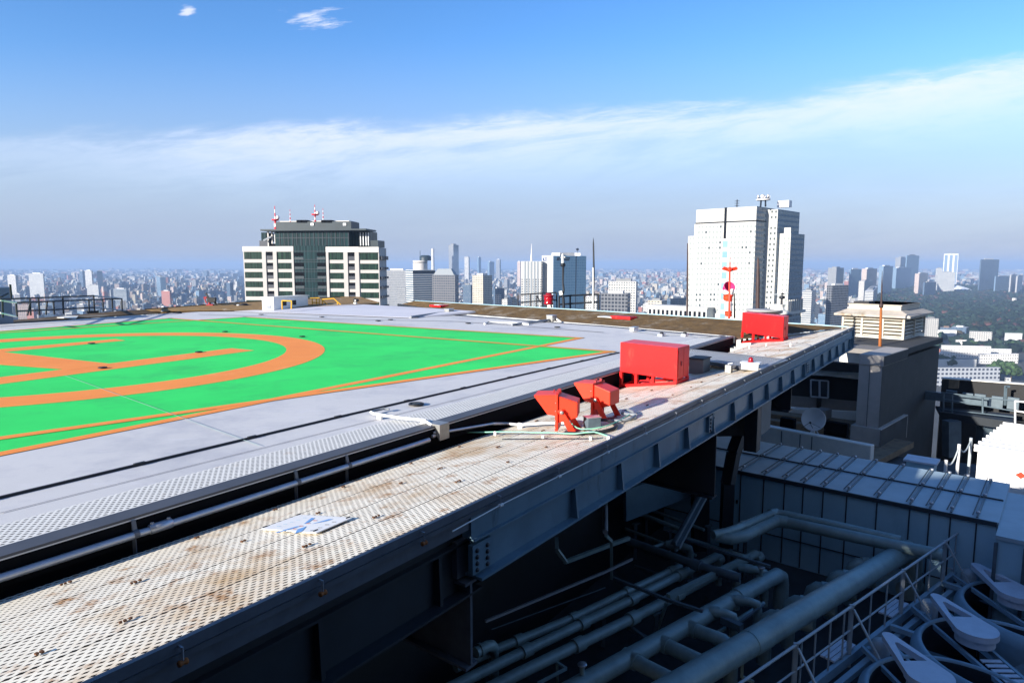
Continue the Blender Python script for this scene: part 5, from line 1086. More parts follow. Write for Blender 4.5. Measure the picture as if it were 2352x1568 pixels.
# louvred roof house
q0l = Yd(zR(1065, 1130), 40.); zl = q0l[2]; ze = Yd(zR(1065, 862), 40.)[2]
Ll, Lr = reach(q0l, ld, zR(400, 1000)[0]), reach(q0l, rd, zR(1288, 1000)[0])
t = thing('louvred_roof_house', 'cream louvred vent house with a stained overhanging roof behind the shaft', 'roof house', q0l)
def rl(o, l, r, z): return [q * [1, 1, 0] + ZUP * z for q in (o, o + rd * r, o + rd * r + ld * l, o + ld * l)]
b = MB(); b.hexa(rl(q0l, Ll, Lr, zl - 1.5), rl(q0l, Ll, Lr, zl + .25)); b.build('plinth', 'pale', t)
b = MB(); b.hexa(rl(q0l + (rd + ld) * .16, Ll - .32, Lr - .32, zl + .25), rl(q0l + (rd + ld) * .16, Ll - .32, Lr - .32, ze)); b.build('dark_core', 'black', t)
npan = 3; nsl = 6
for a_side, (dir_, LL_, outn) in enumerate(((ld, Ll, -rd), (rd, Lr, -ld))):
    npn = 3 if a_side == 0 else 2
    for k in range(npn + 1):
        q = q0l + dir_ * (LL_ * k / npn) + (-outn) * .05; q = q + dir_ * (.06 if k == 0 else (-.06 if k == npn else 0)); b = MB(); b.box(q * [1, 1, 0] + ZUP * ((zl + .25 + ze) / 2), .12, .12, ze - zl - .25, R_(45)); b.build('post', 'louvre', t)
    for k in range(npn):
        b = MB()
        for j in range(nsl):
            zc_ = zl + .25 + (ze - zl - .25) * (j + .5) / nsl; hh_ = (ze - zl - .25) / nsl
            A_ = q0l + dir_ * (LL_ * (k + .04) / npn); C_ = q0l + dir_ * (LL_ * (k + .96) / npn)
            A_ = A_ * [1, 1, 0]; C_ = C_ * [1, 1, 0]; io = -outn
            b.add([A_ + io * .0 + ZUP * (zc_ - hh_ * .34), C_ + ZUP * (zc_ - hh_ * .34), C_ + io * .13 + ZUP * (zc_ + hh_ * .22), A_ + io * .13 + ZUP * (zc_ + hh_ * .22)], [(0, 1, 2, 3)])
            b.add([A_ + io * .02 + ZUP * (zc_ - hh_ * .40), C_ + io * .02 + ZUP * (zc_ - hh_ * .40), C_ + ZUP * (zc_ - hh_ * .34), A_ + ZUP * (zc_ - hh_ * .34)], [(0, 1, 2, 3)])
        b.build('louvre_panel', 'louvre', t)
ov = .38; zr_ = Yd(zR(1065, 790), 40.)[2]
lo_ = rl(q0l - (rd + ld) * ov, Ll + 2 * ov, Lr + 2 * ov, ze + .02); ins = rl(q0l + (rd + ld) * .28, Ll - .5, Lr - .5, zr_)
b = MB(); b.hexa([q - ZUP * .02 for q in lo_], [q + ZUP * .10 for q in lo_]); b.build('eave', 'louvroof', t)
b = MB(); b.hexa([q + ZUP * .101 for q in lo_], ins); b.build('roof', 'louvroof', t)
zr2 = Yd(zR(1045, 730), 40.)[2]
b = MB(); b.hexa(rl(q0l + (rd + ld) * .33, Ll - .6, Lr - .6, zr_ - .05), rl(q0l + (rd + ld) * .33, Ll - .6, Lr - .6, zr2)); b.build('top_box', 'louvre', t)
b = MB(); b.hexa(rl(q0l + (rd + ld) * .26, Ll - .46, Lr - .46, zr2 - .06), rl(q0l + (rd + ld) * .26, Ll - .46, Lr - .46, zr2)); b.build('top_rim', 'louvroof', t)
b = MB(); q = q0l + rd * 1.2 + ld * Ll * .75; b.box(q * [1, 1, 0] + ZUP * (zr2 + .06), 1.2, .9, .12, R_(45)); b.build('hatch', 'darkwall', t)
# roof slab the house stands on
sl0 = q0l - (rd + ld) * 1.2
b = MB(); b.hexa(rl(q0l + (rd + ld) * .1, Ll - .2, Lr - .2, -12.), rl(q0l + (rd + ld) * .1, Ll - .2, Lr - .2, zl - 1.52)); tag(b.build('roof_house_base', 'darkwall'), 'grey flat roofed base building beneath the louvred vent house', 'building')
# windowed dark wall, beams, ledges (behind the dish)
def wq(px, py, dd): return Yd((px, py), dd)
def slab(name, pL, pR, dL, dR, yT, yB, thick, mat, label=None, cat=None, parent=None, top=None):
    """upright slab between two photo columns; tops given as rows at either end"""
    a, c = Yd((pL, yT[0]), dL), Yd((pR, yT[1]), dR); zb1, zb2 = Yd((pL, yB[0]), dL)[2], Yd((pR, yB[1]), dR)[2]
    n_ = nrm(np.cross(c - a, ZUP)) * -1; n_ = n_ if n_[1] > 0 else -n_; n_ = nrm(n_ * [1, 1, 0]) * thick
    b = MB(); lo = [np.array([a[0], a[1], zb1]), np.array([c[0], c[1], zb2])]
    b.hexa([lo[0], lo[1], lo[1] + n_, lo[0] + n_], [a, c, c + n_, a + n_]); o = b.build(name, mat, parent)
    if label: tag(o, label, cat)
    return o
xl, xr = 1790, 1978
t = thing('windowed_wall', 'dark wall with a framed window and a pale beam above it, left of the shaft', 'wall', Yd((1890, 960), 36.8))
D1 = zD(1370, 0)[0]
slab('wall', zD(-150, 0)[0], D1 + 6, 38.2, 36.2, (zD(0, 60)[1], zD(0, 150)[1]), (zD(0, 430)[1], zD(0, 545)[1]), .3, 'darkwall', parent=t)
slab('lower_wall', zD(-150, 0)[0], D1 + 6, 38.17, 36.17, (zD(0, 405)[1], zD(0, 541)[1]), (zD(0, 590)[1], zD(0, 715)[1]), .3, 'greywall', parent=t)
slab('pale_beam', zD(560, 0)[0], D1 + 6, 36.6, 35.6, (zD(0, 10)[1], zD(0, 75)[1]), (zD(0, 85)[1], zD(0, 180)[1]), .9, 'pale', parent=t)
slab('soffit', zD(640, 0)[0], D1 + 8, 35.9, 35.2, (zD(0, -140)[1], zD(0, -60)[1]), (zD(0, 25)[1], zD(0, 70)[1]), .5, 'darkwall', parent=t)
a_ = lambda X, Y, e=.15: Yd(zD(X, Y), 37.0 - (X - 700) * .0015 - e)
w_t = MB(); fr_ = [a_(560, 180), a_(850, 200), a_(845, 480), a_(560, 455)]
for i in range(4): w_t.bar(fr_[i], fr_[(i + 1) % 4], .07, .07)
wo_ = w_t.build('window', 'silver', t)
b = MB(); b.bar(a_(705, 190), a_(705, 468), .09, .06); b.build('mullion', 'silver', wo_)
b = MB(); b.add([q + np.array([0, .05, 0]) for q in fr_], [(0, 1, 2, 3)]); b.build('glass', 'glass', wo_)
b = MB(); b.bar(a_(700, 480, .2), a_(690, 640, .2), .25, .06); b.build('dark_post', 'darkwall', t)
# ledges
t = thing('stepped_ledge', 'mossy stepped roof ledge with a pale kerb behind the satellite dish', 'ledge', Yd(zD(900, 850), 35.))
slab('pale_kerb', zD(-150, 0)[0], D1 + 6, 37.5, 35.6, (zD(0, 640)[1], zD(0, 700)[1] + 2), (zD(0, 740)[1], zD(0, 885)[1]), .25, 'pale', parent=t)
slab('upper_step', zD(-150, 0)[0], D1 + 4, 36.3, 34.6, (zD(0, 735)[1], zD(0, 935)[1]), (zD(0, 880)[1], zD(0, 1010)[1]), 1.1, 'ledge', parent=t)
slab('lower_step', zD(-150, 0)[0], D1 - 2, 35.5, 33.9, (zD(0, 850)[1], zD(0, 1010)[1]), (zD(0, 1010)[1], zD(0, 1110)[1]), .6, 'ledge', parent=t)
q = a_(800, 680, 1.6); q2 = a_(800, 830, 1.6); b = MB(); hz_ = q[2] - q2[2]; b.box(q2 + ZUP * hz_ / 2 + np.array([0, .3, 0]), .75, .6, hz_, R_(40)); tag(b.build('small_block', 'greywall'), 'small grey block standing on the mossy ledge right of the dish', 'block')
for i, (X, Y, w__, h__) in enumerate(((180, 900, .7, .6), (980, 1000, 1.1, .7))):
    q = Yd(zD(X, Y + 60), 33.9 - X * .001); b = MB(); b.box(q + ZUP * h__ * .3, w__, .35, h__, R_(-43)); tag(b.build('dark_hatch', 'black'), ['dark vent hatch on the mossy ledge left of the dish', 'dark vent hatch on the mossy ledge below right of the dish'][i], 'vent')  # black boxes standing in for shadows on the ledge
# bright parapet
t = thing('parapet', 'pale roof parapet catching the sun under the satellite dish', 'parapet', Yd(zD(700, 1150), 32.5))
pa_, pb_ = P(zD(60, 990), -5.3), P(zD(1330, 1230), -5.3)
pn_ = nrm(np.cross(pb_ - pa_, ZUP)); pn_ = pn_ if pn_[1] > 0 else -pn_
pa_ = pa_ - nrm(pb_ - pa_) * 3; pb_ = pb_ + nrm(pb_ - pa_) * .6
b = MB(); b.hexa([pa_ - ZUP * 2.5, pb_ - ZUP * 2.5, pb_ + pn_ * .45 - ZUP * 2.5, pa_ + pn_ * .45 - ZUP * 2.5], [pa_, pb_, pb_ + pn_ * .45, pa_ + pn_ * .45]); b.build('wall', 'pale', t, bevel=.05)
for s in (.42, .55, .63):
    q = along(pa_, pb_, s) - pn_ * .012; b = MB(); b.box(q - ZUP * 1.2, .03, .03, 2.2, rz_of(pb_ - pa_)); b.build('joint', 'seam', t)
b = MB(); b.prism([pa_ + pn_ * .5 - ZUP * .9, pb_ + pn_ * .5 - ZUP * .9, pb_ + pn_ * 6 - ZUP * .9, pa_ + pn_ * 6 - ZUP * .9], (0, 0, -.3)); structure(b.build('upper_roof', 'ledge'))
# satellite dish
dc = Yd(zD(600, 830), 32.2); r_ = 190 * .13888 / f * 32.4
t = thing('satellite_dish', 'round white satellite dish on a small stand at the parapet', 'dish', Yd(zD(590, 1110), 32.2))
ax_ = nrm([-.62, -.72, .22]); prof = [(0, -.0)] + [(r_ * k / 8, .32 * r_ * (k / 8) ** 2) for k in range(1, 9)]
b = MB(); b.lathe(dc - ax_ * .2, prof, 40, axis=ax_); b.lathe(dc - ax_ * .22, prof, 40, axis=ax_); b.lathe(dc - ax_ * .2, [(r_, .32 * r_), (r_ + .015, .32 * r_), (r_ + .015, .32 * r_ - .03)], 40, axis=ax_); b.build('reflector', 'dish', t)
fp = dc + ax_ * .55
b = MB(); b.tube([dc - ax_ * .1 - ZUP * r_ * .9, fp - ZUP * .2], .015, 6); b.tube([dc - ax_ * .1 + np.array([.5, -.3, -.5]), fp - ZUP * .2], .01, 6); b.tube([dc + np.array([-.5, .2, -.5]), fp - ZUP * .2], .01, 6); b.lathe(fp - ZUP * .2, [(0, 0), (.04, 0), (.05, .1), (0, .1)], 10, axis=-ax_); b.build('feed_arm', 'rubber', t)
g_ = Yd(zD(600, 1090), 32.3)
b = MB(); b.tube([g_ - ZUP * .3, dc - ax_ * .25 - ZUP * .1], .07, 10)
for dx in (-.3, .3): b.bar(g_ + np.array([dx, -.1, -.1]), dc - ax_ * .25 - ZUP * .35, .05, .05)
b.box(g_ - ZUP * .05, 1.0, .5, .06, R_(-40)); b.build('stand', 'silver', t)
# ------------------------------------------------------------------ dark terrace walls and walkway far right
t = thing('terrace_wall', 'long dark terrace wall with a bright top edge beyond the shaft', 'wall', Yd((2260, 890), 44.))
slab('wall', zW(265, 0)[0], 2420, 46., 41., (zW(0, 135)[1], zW(0, 240)[1]), (1050, 1075), .4, 'darkwall', parent=t)
slab('coping', zW(265, 0)[0], 2420, 45.9, 40.9, (zW(0, 115)[1], zW(0, 228)[1]), (zW(0, 130)[1], zW(0, 238)[1]), .5, 'pale', parent=t)
slab('pale_patch', zW(360, 0)[0], zW(490, 0)[0], 45., 44.5, (zW(0, 140)[1], zW(0, 150)[1]), (zW(0, 255)[1], zW(0, 262)[1]), .1, 'ledge', parent=t)
for i, (X, Y) in enumerate(((390, 360), (605, 395), (770, 410), (1000, 440), (1210, 455))):
    q = Yd(zW(X, Y), 43.5 - i * .6); b = MB(); b.box(q, .6, .2, .75, R_(-45)); b.build('vent', 'pipedark', t)
b = MB(); b.bar(Yd(zW(1110, 235), 41.5), Yd(zW(1100, 480), 41.5), .12, .12); b.bar(Yd(zW(1100, 235), 41.5), Yd(zW(1160, 235), 41.5), .12, .12); b.build('lamp_post', 'pipedark', t)
t = thing('steel_walkway', 'dark steel walkway with a three bar railing right of the shaft', 'walkway', Yd(zW(750, 640), 36.))
def ww(X, Y): return Yd(zW(X, Y), 38.6 - X * .0031)
b = MB(); n4 = [ww(240, 595), ww(1230, 735), ww(1330, 660) + np.array([.5, 1.2, 0]), ww(400, 555) + np.array([0, 1.5, 0])]
b.prism([q - ZUP * .03 for q in n4], (0, 0, -.12)); b.build('deck', 'darkgirder', t)
b = MB(); b.bar(ww(240, 615), ww(1230, 755), .15, .45); b.build('edge_beam', 'darkgirder', t)
b = MB(); b.bar(ww(260, 440) + np.array([0, 2.5, 0]), ww(1352, 570) + np.array([0, 2.5, 0]), .3, .5); b.build('rear_beam', 'pipedark', t)
for Ya, Yb in ((312, 425), (395, 560), (530, 640)):
    b = MB(); b.tube([ww(260, Ya), ww(1235, Yb)], .035, 6); b.build('rail', 'pipedark', t)  # shadow of the shaft put into these rails as a dark colour
b = MB(); b.tube([ww(1235, 425), ww(1400, 442)], .05, 6); b.tube([ww(1235, 555), ww(1400, 580)], .05, 6); b.build('rail', 'white', t)  # sunlit end of the same railing, coloured white
for X, Ya, Yb, mt in ((285, 315, 560, 'pipedark'), (400, 325, 590, 'pipedark'), (805, 370, 590, 'pipedark'), (1235, 420, 720, 'white')):
    b = MB(); b.tube([ww(X, Ya), ww(X, Yb)], .05, 6); b.build('post', mt, t)
for i, X in enumerate((395, 850)):
    b = MB(); q = Yd(zW(X, 900), 37.); b.bar(Yd(zW(X, 680), 37.), Yd(zW(X, 1150), 37.), .7, .6); b.build('column', 'pipedark', t)
slab('dark_backdrop_wall', zW(240, 0)[0], 2420, 42., 39., (zW(0, 600)[1], zW(0, 740)[1]), (1130, 1180), .3, 'darkwall', 'dark wall under the steel walkway', 'wall')
# white shed with ribbed roof
e0_, e1_ = P(zW(690, 1050), -3.9), P(zW(1352, 1155), -3.9)
su = nrm(e1_ - e0_); sv_ = np.array([-su[1], su[0], 0]); sv_ = sv_ if sv_[1] > 0 else -sv_
SLn = 8.
rt = Yd(zW(1195, 725), 30.)
t = thing('white_shed', 'bright white shed with a ribbed metal roof behind the duct housing', 'shed', e0_)
s0 = e0_; sl_back = float((rt - s0) @ sv_)
rise = rt[2] - s0[2]; shift = float((rt - s0) @ su)
print('SHED', sl_back, rise, shift)
zfl = FZ - .0
b = MB(); w0 = s0 + sv_ * .2 + su * .1; b.hexa([q * [1, 1, 0] + ZUP * zfl for q in (w0, w0 + su * SLn, w0 + su * SLn + sv_ * (sl_back - .4), w0 + sv_ * (sl_back - .4))], [w0 - ZUP * .12, w0 + su * SLn - ZUP * .12, w0 + su * SLn + sv_ * (sl_back - .4) + ZUP * (rise - .2), w0 + sv_ * (sl_back - .4) + ZUP * (rise - .2)]); b.build('wall', 'shed', t)
b = MB(); R0 = [s0 - ZUP * .1, s0 + su * (SLn + .3) - ZUP * .1, s0 + su * (SLn + .3) + sv_ * sl_back + ZUP * (rise - .1), s0 + sv_ * sl_back + ZUP * (rise - .1)]
b.hexa(R0, [q + ZUP * .12 for q in R0]); b.build('roof', 'shed', t)
for k in range(9):
    a1 = s0 + sv_ * sl_back * (k + .4) / 9 + ZUP * (rise * (k + .4) / 9 + .05); b = MB(); b.bar(a1 - su * .05, a1 + su * (SLn + .3), .07, .10); b.build('roof_rib', 'shed', t)
for s in (.95, 2.45, 4.0):
    b = MB(); q = w0 + su * s - sv_ * .01; b.box(q * [1, 1, 0] + ZUP * ((zfl - 4.2) / 2), .02, .02, 2.4, rz_of(su)); b.build('panel_joint', 'greyjoint', t)
b = MB(); q = P(zW(1310, 1408), -5.2); q = along(CAM, q, .97) if False else q
qw = on_plane_line(zW(1310, 1408), w0 - sv_ * .03, su); b.prism([qw - su * .17, qw - ZUP * .13, qw + su * .17, qw + ZUP * .13], -sv_ * .012); b.build('orange_diamond_mark', 'vermil', t)
b = MB()
qw = on_plane_line(zW(1310, 1390), w0 - sv_ * .015, su); b.box(qw, .8, .02, .8, rz_of(su)); b.build('notice_board', 'white', t)
# small white cabinet and chain posts near the shaft foot
qc = P(z8(1140, 400), -5.); qc = Yd(z8(1145, 400), 27.); zt_ = Yd(z8(1145, 345), 27.)[2]
t = thing('white_cabinet', 'small white equipment cabinet with dark openings behind the duct housing', 'cabinet', qc)
b = MB(); b.box(qc * [1, 1, 0] + ZUP * (zt_ - .9), 1.0, .8, 1.6, R_(-40)); b.build('casing', 'panel', t, bevel=.02)
b = MB(); b.box(qc * [1, 1, 0] + ZUP * (zt_ - .06), 1.2, 1.0, .08, R_(-40)); b.build('lid', 'guard', t)
for k in (-.2, .25):
    q = qc * [1, 1, 0] + np.array([math.cos(R_(-40)) * k + math.sin(R_(-40)) * .41, math.sin(R_(-40)) * k - math.cos(R_(-40)) * .41, zt_ - .8]); b = MB(); b.box(q, .2, .04, .35, R_(-40)); b.build('opening', 'black', t)
qp = [Yd(zW(310, 1370), 25.), Yd(zW(470, 1320), 25.5), Yd(zW(625, 1250), 27.)]
t = thing('chain_fence', 'white posts with a sagging chain beside the white shed', 'fence', qp[1])
for i, (q, h_) in enumerate(zip(qp, (.5, 1.0, 1.1))):
    b = MB(); b.tube([q - ZUP * .9, q + ZUP * h_], .06, 8); b.build('post', 'white' if i < 2 else 'railgrey', t)
for i in range(2):
    a1, c1_ = qp[i] + ZUP * (.4, .9)[i], qp[i + 1] + ZUP * (.9, 1.)[i]; b = MB(); b.tube([along(a1, c1_, s) - ZUP * .35 * math.sin(math.pi * s) for s in np.linspace(0, 1, 9)], .03, 6); b.build('chain', 'railgrey', t)
# ------------------------------------------------------------------ far rails, masts, windsock beyond the deck
def far_rail(name, tops, mids, bots, posts, dd, r, mat, label, extra=()):
    t = thing(name, label, 'railing', Yd(bots[0], dd[0] if isinstance(dd, (list, tuple)) else dd))
    D_ = (lambda px: dd) if not isinstance(dd, (list, tuple)) else (lambda px: dd[0] + (dd[1] - dd[0]) * (px - dd[2]) / (dd[3] - dd[2]))
    for pl, nm in ((tops, 'handrail'), (mids, 'middle_rail')):
        b = MB(); b.tube([Yd(q, D_(q[0])) for q in pl], r, 6); b.build(nm, mat, t)
    for a, c in posts: b = MB(); b.tube([Yd(a, D_(a[0])), Yd(c, D_(a[0]))], r, 6); b.build('post', mat, t)
    for a, c, mm in extra: b = MB(); b.tube([Yd(a, D_(a[0])), Yd(c, D_(c[0]))], r, 6); b.build('brace', mm, t)
    return t
far_rail('deck_railing', [zL(205, 232), zL(680, 213), zL(1555, 180)], [zL(212, 340), zL(690, 320), zL(1205, 292)], [zL(215, 408)],
         [(zL(205, 232), zL(218, 410)), (zL(380, 185), zL(392, 395)), (zL(490, 180), zL(505, 395)), (zL(682, 213), zL(692, 380)), (zL(800, 165), zL(812, 375)), (zL(1133, 200), zL(1137, 345)), (zL(1195, 145), zL(1205, 340)), (zL(1310, 190), zL(1318, 345)), (zL(1430, 185), zL(1437, 338)), (zL(1553, 180), zL(1558, 332))],
         (31., 42., 30, 285), .045, 'railblack', 'long black pipe railing at the far left edge of the deck',
         [(zL(0, 188), zL(1195, 143), 'railblack'), (zL(0, 200), zL(205, 232), 'white'), (zL(0, 362), zL(212, 408), 'white'), (zL(1195, 145), zL(1555, 178), 'railgrey'), (zL(1205, 290), zL(1555, 332), 'railgrey'), (zL(380, 250), zL(350, 395), 'railblack'), (zL(600, 215), zL(585, 385), 'railblack'), (zL(30, 190), zL(35, 420), 'railblack'), (zL(130, 0), zL(145, 180), 'railblack'), (zL(10, 160), zL(100, 115), 'railblack')])
q = Yd(zL(1175, 350), 39.); b = MB(); b.box(q, .6, .3, .14, R_(50)); tag(b.build('dark_box', 'railblack'), 'low dark box at the foot of the far left railing', 'box')
q = Yd(zL(90, 320), 33.5); b = MB(); b.box(q + np.array([-2.3, 0, -.5]), 4.0, 2.2, 3.2, R_(40)); tag(b.build('equipment_housing', 'cabinblue'), 'dark blue equipment housing behind the left end of the railing', 'housing')
DR = 47.
far_rail('maintenance_railing', [zC(160, 1095), zC(600, 1065), zC(945, 1048)], [zC(160, 1268), zC(480, 1240), zC(960, 1215)], [zC(180, 1370)],
         [(zC(95, 1095), zC(100, 1350)), (zC(375, 1080), zC(378, 1385)), (zC(510, 1110), zC(512, 1385)), (zC(630, 1070), zC(640, 1390)), (zC(950, 1050), zC(955, 1395))], 46., .05, 'railblack', 'dark maintenance railing left of the red lamp beyond the brown net',
         [(zC(515, 1110), zC(590, 1270), 'railblack'), (zC(510, 1300), zC(620, 1310), 'railgrey')])
far_rail('maintenance_railing', [zC(1000, 1140), zC(1250, 1115), zC(1880, 1085)], [zC(1010, 1310), zC(1300, 1290), zC(1880, 1255)], [zC(1000, 1400)],
         [(zC(1000, 1140), zC(1005, 1410)), (zC(1245, 1120), zC(1250, 1415)), (zC(1560, 1100), zC(1570, 1425)), (zC(1870, 1085), zC(1875, 1440))], 45., .065, 'railblack', 'dark maintenance railing right of the red lamp beyond the brown net')
q = Yd(zC(775, 1310), 45.5); q2 = Yd(zC(770, 1060), 45.5); hh_ = q2[2] - q[2]
t = thing('beacon_lamp', 'large dark red beacon lamp on legs among the maintenance railings', 'lamp', q)
b = MB(); b.lathe(q, [(0, 0), (.32, 0), (.34, .1), (.28, hh_ * .25), (.34, hh_ * .5), (.30, hh_ * .72), (.0, hh_ * .74)], 16); b.build('lens', 'bulb', t)
b = MB(); b.lathe(q, [(.36, hh_ * .72), (.4, hh_ * .76), (.36, hh_ * .82), (.22, hh_ * .84), (.2, hh_), (0, hh_)], 16); b.build('cap', 'darkred', t)
b = MB()
for dx in (-.28, .28): b.tube([q + np.array([dx * .6, 0, 0]), q + np.array([dx, 0, -.8])], .05, 6); b.tube([q + np.array([dx * .6, .25, 0]), q + np.array([dx, .4, -.8])], .05, 6)
b.build('leg', 'railblack', t)
def mast(name, pxs, dd, rs, mat, label, foot=None):
    pts = [Yd(p, dd) for p in pxs]; t = thing(name, label, 'mast', pts[0]); b = MB(); b.tube(pts, rs, 8); b.build('pole', mat, t); return t, pts
t, pts = mast('antenna_mast', [zC(1105, 1420), zC(1100, 1180), zC(1080, 1100), zC(1105, 1000), zC(1090, 830), zC(1095, 500), zC(1085, 420)], 44.5, [.09, .09, .08, .08, .06, .07, .09], 'railblack', 'antenna mast with a white top in front of the blue office tower')
b = MB(); b.tube([Yd(zC(1085, 440), 44.5), Yd(zC(1082, 200), 44.5)], [.11, .07], 8); b.bar(Yd(zC(1040, 278), 44.5), Yd(zC(1135, 268), 44.5), .07, .07); b.build('antenna', 'white', t)
b = MB(); b.lathe(Yd(zC(1087, 435), 44.5), [(0, -.15), (.16, -.1), (.16, .1), (0, .15)], 12); b.build('collar', 'railblack', t)
b = MB(); b.bar(Yd(zC(1030, 1015), 44.5), Yd(zC(1050, 1100), 44.5), .3, .2); b.build('bracket_box', 'white', t)
t, pts = mast('antenna_mast', [zC(1750, 1430), zC(1755, 500)], 44., [.055, .05], 'white', 'slender mast rising above the skyline left of the tall white tower')
b = MB(); b.tube([Yd(zC(1768, 1400), 44), Yd(zC(1770, 520), 44), Yd((1363, 560), 44), Yd((1363, 546), 44)], [.04, .06, .05, .01], 8); b.build('dark_rod', 'railblack', t)
# windsock in front of the white tower
DWs = 35.5
t = thing('windsock', 'orange and white windsock hanging limp from its pole before the white tower', 'windsock', Yd(zT(620, 1395), DWs))
b = MB(); b.tube([Yd(zT(622, 1400), DWs - .75), Yd(zT(628, 990), DWs - .75), Yd(zT(630, 860), DWs - .3)], [.06, .05, .045], 8); b.tube([Yd(zT(632, 840), DWs), Yd(zT(632, 735), DWs)], [.035, .008], 6); b.build('pole', 'vermil', t)
b = MB(); b.bar(Yd(zT(548, 858), DWs), Yd(zT(710, 856), DWs), .09, .10); b.bar(Yd(zT(560, 850), DWs), Yd(zT(600, 862), DWs), .1, .18); b.bar(Yd(zT(660, 862), DWs), Yd(zT(705, 850), DWs), .1, .18); b.lathe(Yd(zT(630, 862), DWs), [(0, -.16), (.16, -.08), (.16, .05), (0, .14)], 12); b.build('cross_arm', 'vermil', t)
cw = Yd(zT(622, 1055), DWs); rw = 62 * .21214 / f * DWs
b = MB(); axw = nrm([.1, -.8, .5]); b.lathe(cw, [(rw, .0), (rw, .08), (rw * .95, .08), (rw * .95, 0)], 28, axis=axw); b.lathe(cw, [(rw * .93, .04), (rw * .8, -.3), (.02, -.55)], 24, axis=axw); b.build('lining', 'sock_mag', t)
rng_ = random.Random(3)
def sock(Y0, Y1, X0, X1, r0, r1, mat, nm):
    pts = []; rr = []
    for k in range(7): s = k / 6; pts.append(Yd(zT(X0 + (X1 - X0) * s + 3 * math.sin(9 * s), Y0 + (Y1 - Y0) * s), DWs)); rr.append((r0 + (r1 - r0) * s + 3 * math.sin(14 * s + Y0)) * .21214 / f * DWs)
    b = MB(); b.tube(pts, rr, 18, cap=False); b.build(nm, mat, t)
sock(1092, 1132, 616, 612, 56, 53, 'sock_white', 'white_band'); sock(1130, 1205, 612, 610, 53, 42, 'sock_red', 'red_band'); sock(1205, 1310, 610, 614, 41, 38, 'sock_white', 'white_band'); sock(1310, 1372, 614, 616, 39, 33, 'sock_red', 'red_band')
mast('thin_rod', [zT(168, 1370), zT(172, 950), zT(175, 580)], 36., [.05, .05, .03], 'darkrod', 'thin dark rod before the left wing of the tall white tower')
mast('thin_rod', [zT(682, 1390), zT(678, 1120)], 35.8, [.045, .03], 'darkrod', 'thin dark rod just right of the windsock')
mast('thin_rod', [zT(930, 1330), zT(935, 1000), zT(937, 760), zT(936, 735)], 34., [.10, .10, .06, .02], 'darkrod', 'thick rust dark rod before the shaded side of the white tower')
# weather instruments behind the far red cabinet
DI = 33.
t = thing('weather_station', 'small weather station with vane and cups behind the farther red cabinet', 'instrument', Yd(zT(1190, 1340), DI))
b = MB(); b.tube([Yd(zT(1188, 1345), DI), Yd(zT(1192, 1160), DI)], [.07, .05], 8); b.build('post', 'railblack', t)
b = MB(); b.tube([Yd(zT(1080, 1140), DI), Yd(zT(1140, 1132), DI), Yd(zT(1195, 1135), DI), Yd(zT(1265, 1118), DI)], .025, 6); b.tube([Yd(zT(1145, 1135), DI), Yd(zT(1150, 1165), DI), Yd(zT(1215, 1160), DI)], .03, 6); b.tube([Yd(zT(1240, 1150), DI), Yd(zT(1250, 1115), DI), Yd(zT(1235, 1088), DI)], .03, 6); b.build('arm', 'railgrey', t)
b = MB(); b.lathe(Yd(zT(1195, 1165), DI), [(0, -.1), (.14, -.06), (.14, .06), (0, .1)], 12); b.lathe(Yd(zT(1200, 1130), DI), [(0, -.05), (.1, 0), (0, .08)], 10); b.build('sensor', 'railblack', t)
q = Yd(zT(1000, 1330), DI - 1); t = thing('disc_antenna', 'flat pale disc antenna behind the farther red cabinet', 'antenna', q)
b = MB(); b.lathe(q + ZUP * .1, [(0, -.04), (.8, -.04), (.85, .01), (.8, .05), (0, .07)], 24); b.build('disc', 'disc_grey', t); b = MB(); b.tube([q + ZUP * .08, q - ZUP * .5], .12, 8); b.build('post', 'railblack', t)
q = Yd(zT(1145, 1310), DI - 1.); t = thing('drum_vent', 'small pale drum vent behind the farther red cabinet', 'vent', q)
b = MB(); b.lathe(q, [(.5, -.15), (.5, .0), (.32, .02), (.32, .28), (.34, .3), (0, .32)], 18); b.build('drum', 'pale', t); b = MB(); b.lathe(q - ZUP * .2, [(.7, -.05), (.7, .05), (0, .06)], 18); b.build('base', 'railblack', t)
#PART4
# ------------------------------------------------------------------ city
def uvbox(b_v, b_f, b_uv, b_m, corners, z0, z1, m_side=0, m_roof=1):
    """upright block on a ground polygon; walls carry metres in their UVs"""
    n = len(corners); o = len(b_v)
    for q in corners: b_v.append((q[0], q[1], z0))
    for q in corners: b_v.append((q[0], q[1], z1))
    u = 0.
    for i in range(n):
        j = (i + 1) % n; L_ = math.hypot(corners[j][0] - corners[i][0], corners[j][1] - corners[i][1])
        b_f.append((o + i, o + j, o + n + j, o + n + i)); h = z1 - z0
        b_uv += [(0, -h), (L_, -h), (L_, 0), (0, 0)]; b_m.append(m_side)
    b_f.append(tuple(o + n + i for i in range(n))); b_uv += [(0, -1000)] * n; b_m.append(m_roof)
def mesh_uv(name, v, fs, uv, ms, mats, parent=None, smooth=False):
    me = bpy.data.meshes.new(name); o3 = np.array(parent.location) if parent is not None else np.zeros(3)
    me.from_pydata([tuple(np.array(q) - o3) for q in v], [], fs); l = me.uv_layers.new(name='UVMap')
    l.data.foreach_set('uv', np.array(uv, np.float32).ravel()); me.polygons.foreach_set('material_index', ms)
    for m in mats: me.materials.append(m if not isinstance(m, str) else M[m])
    me.update(); o = bpy.data.objects.new(name, me); col.objects.link(o)
    if parent is not None: o.parent = parent
    return o
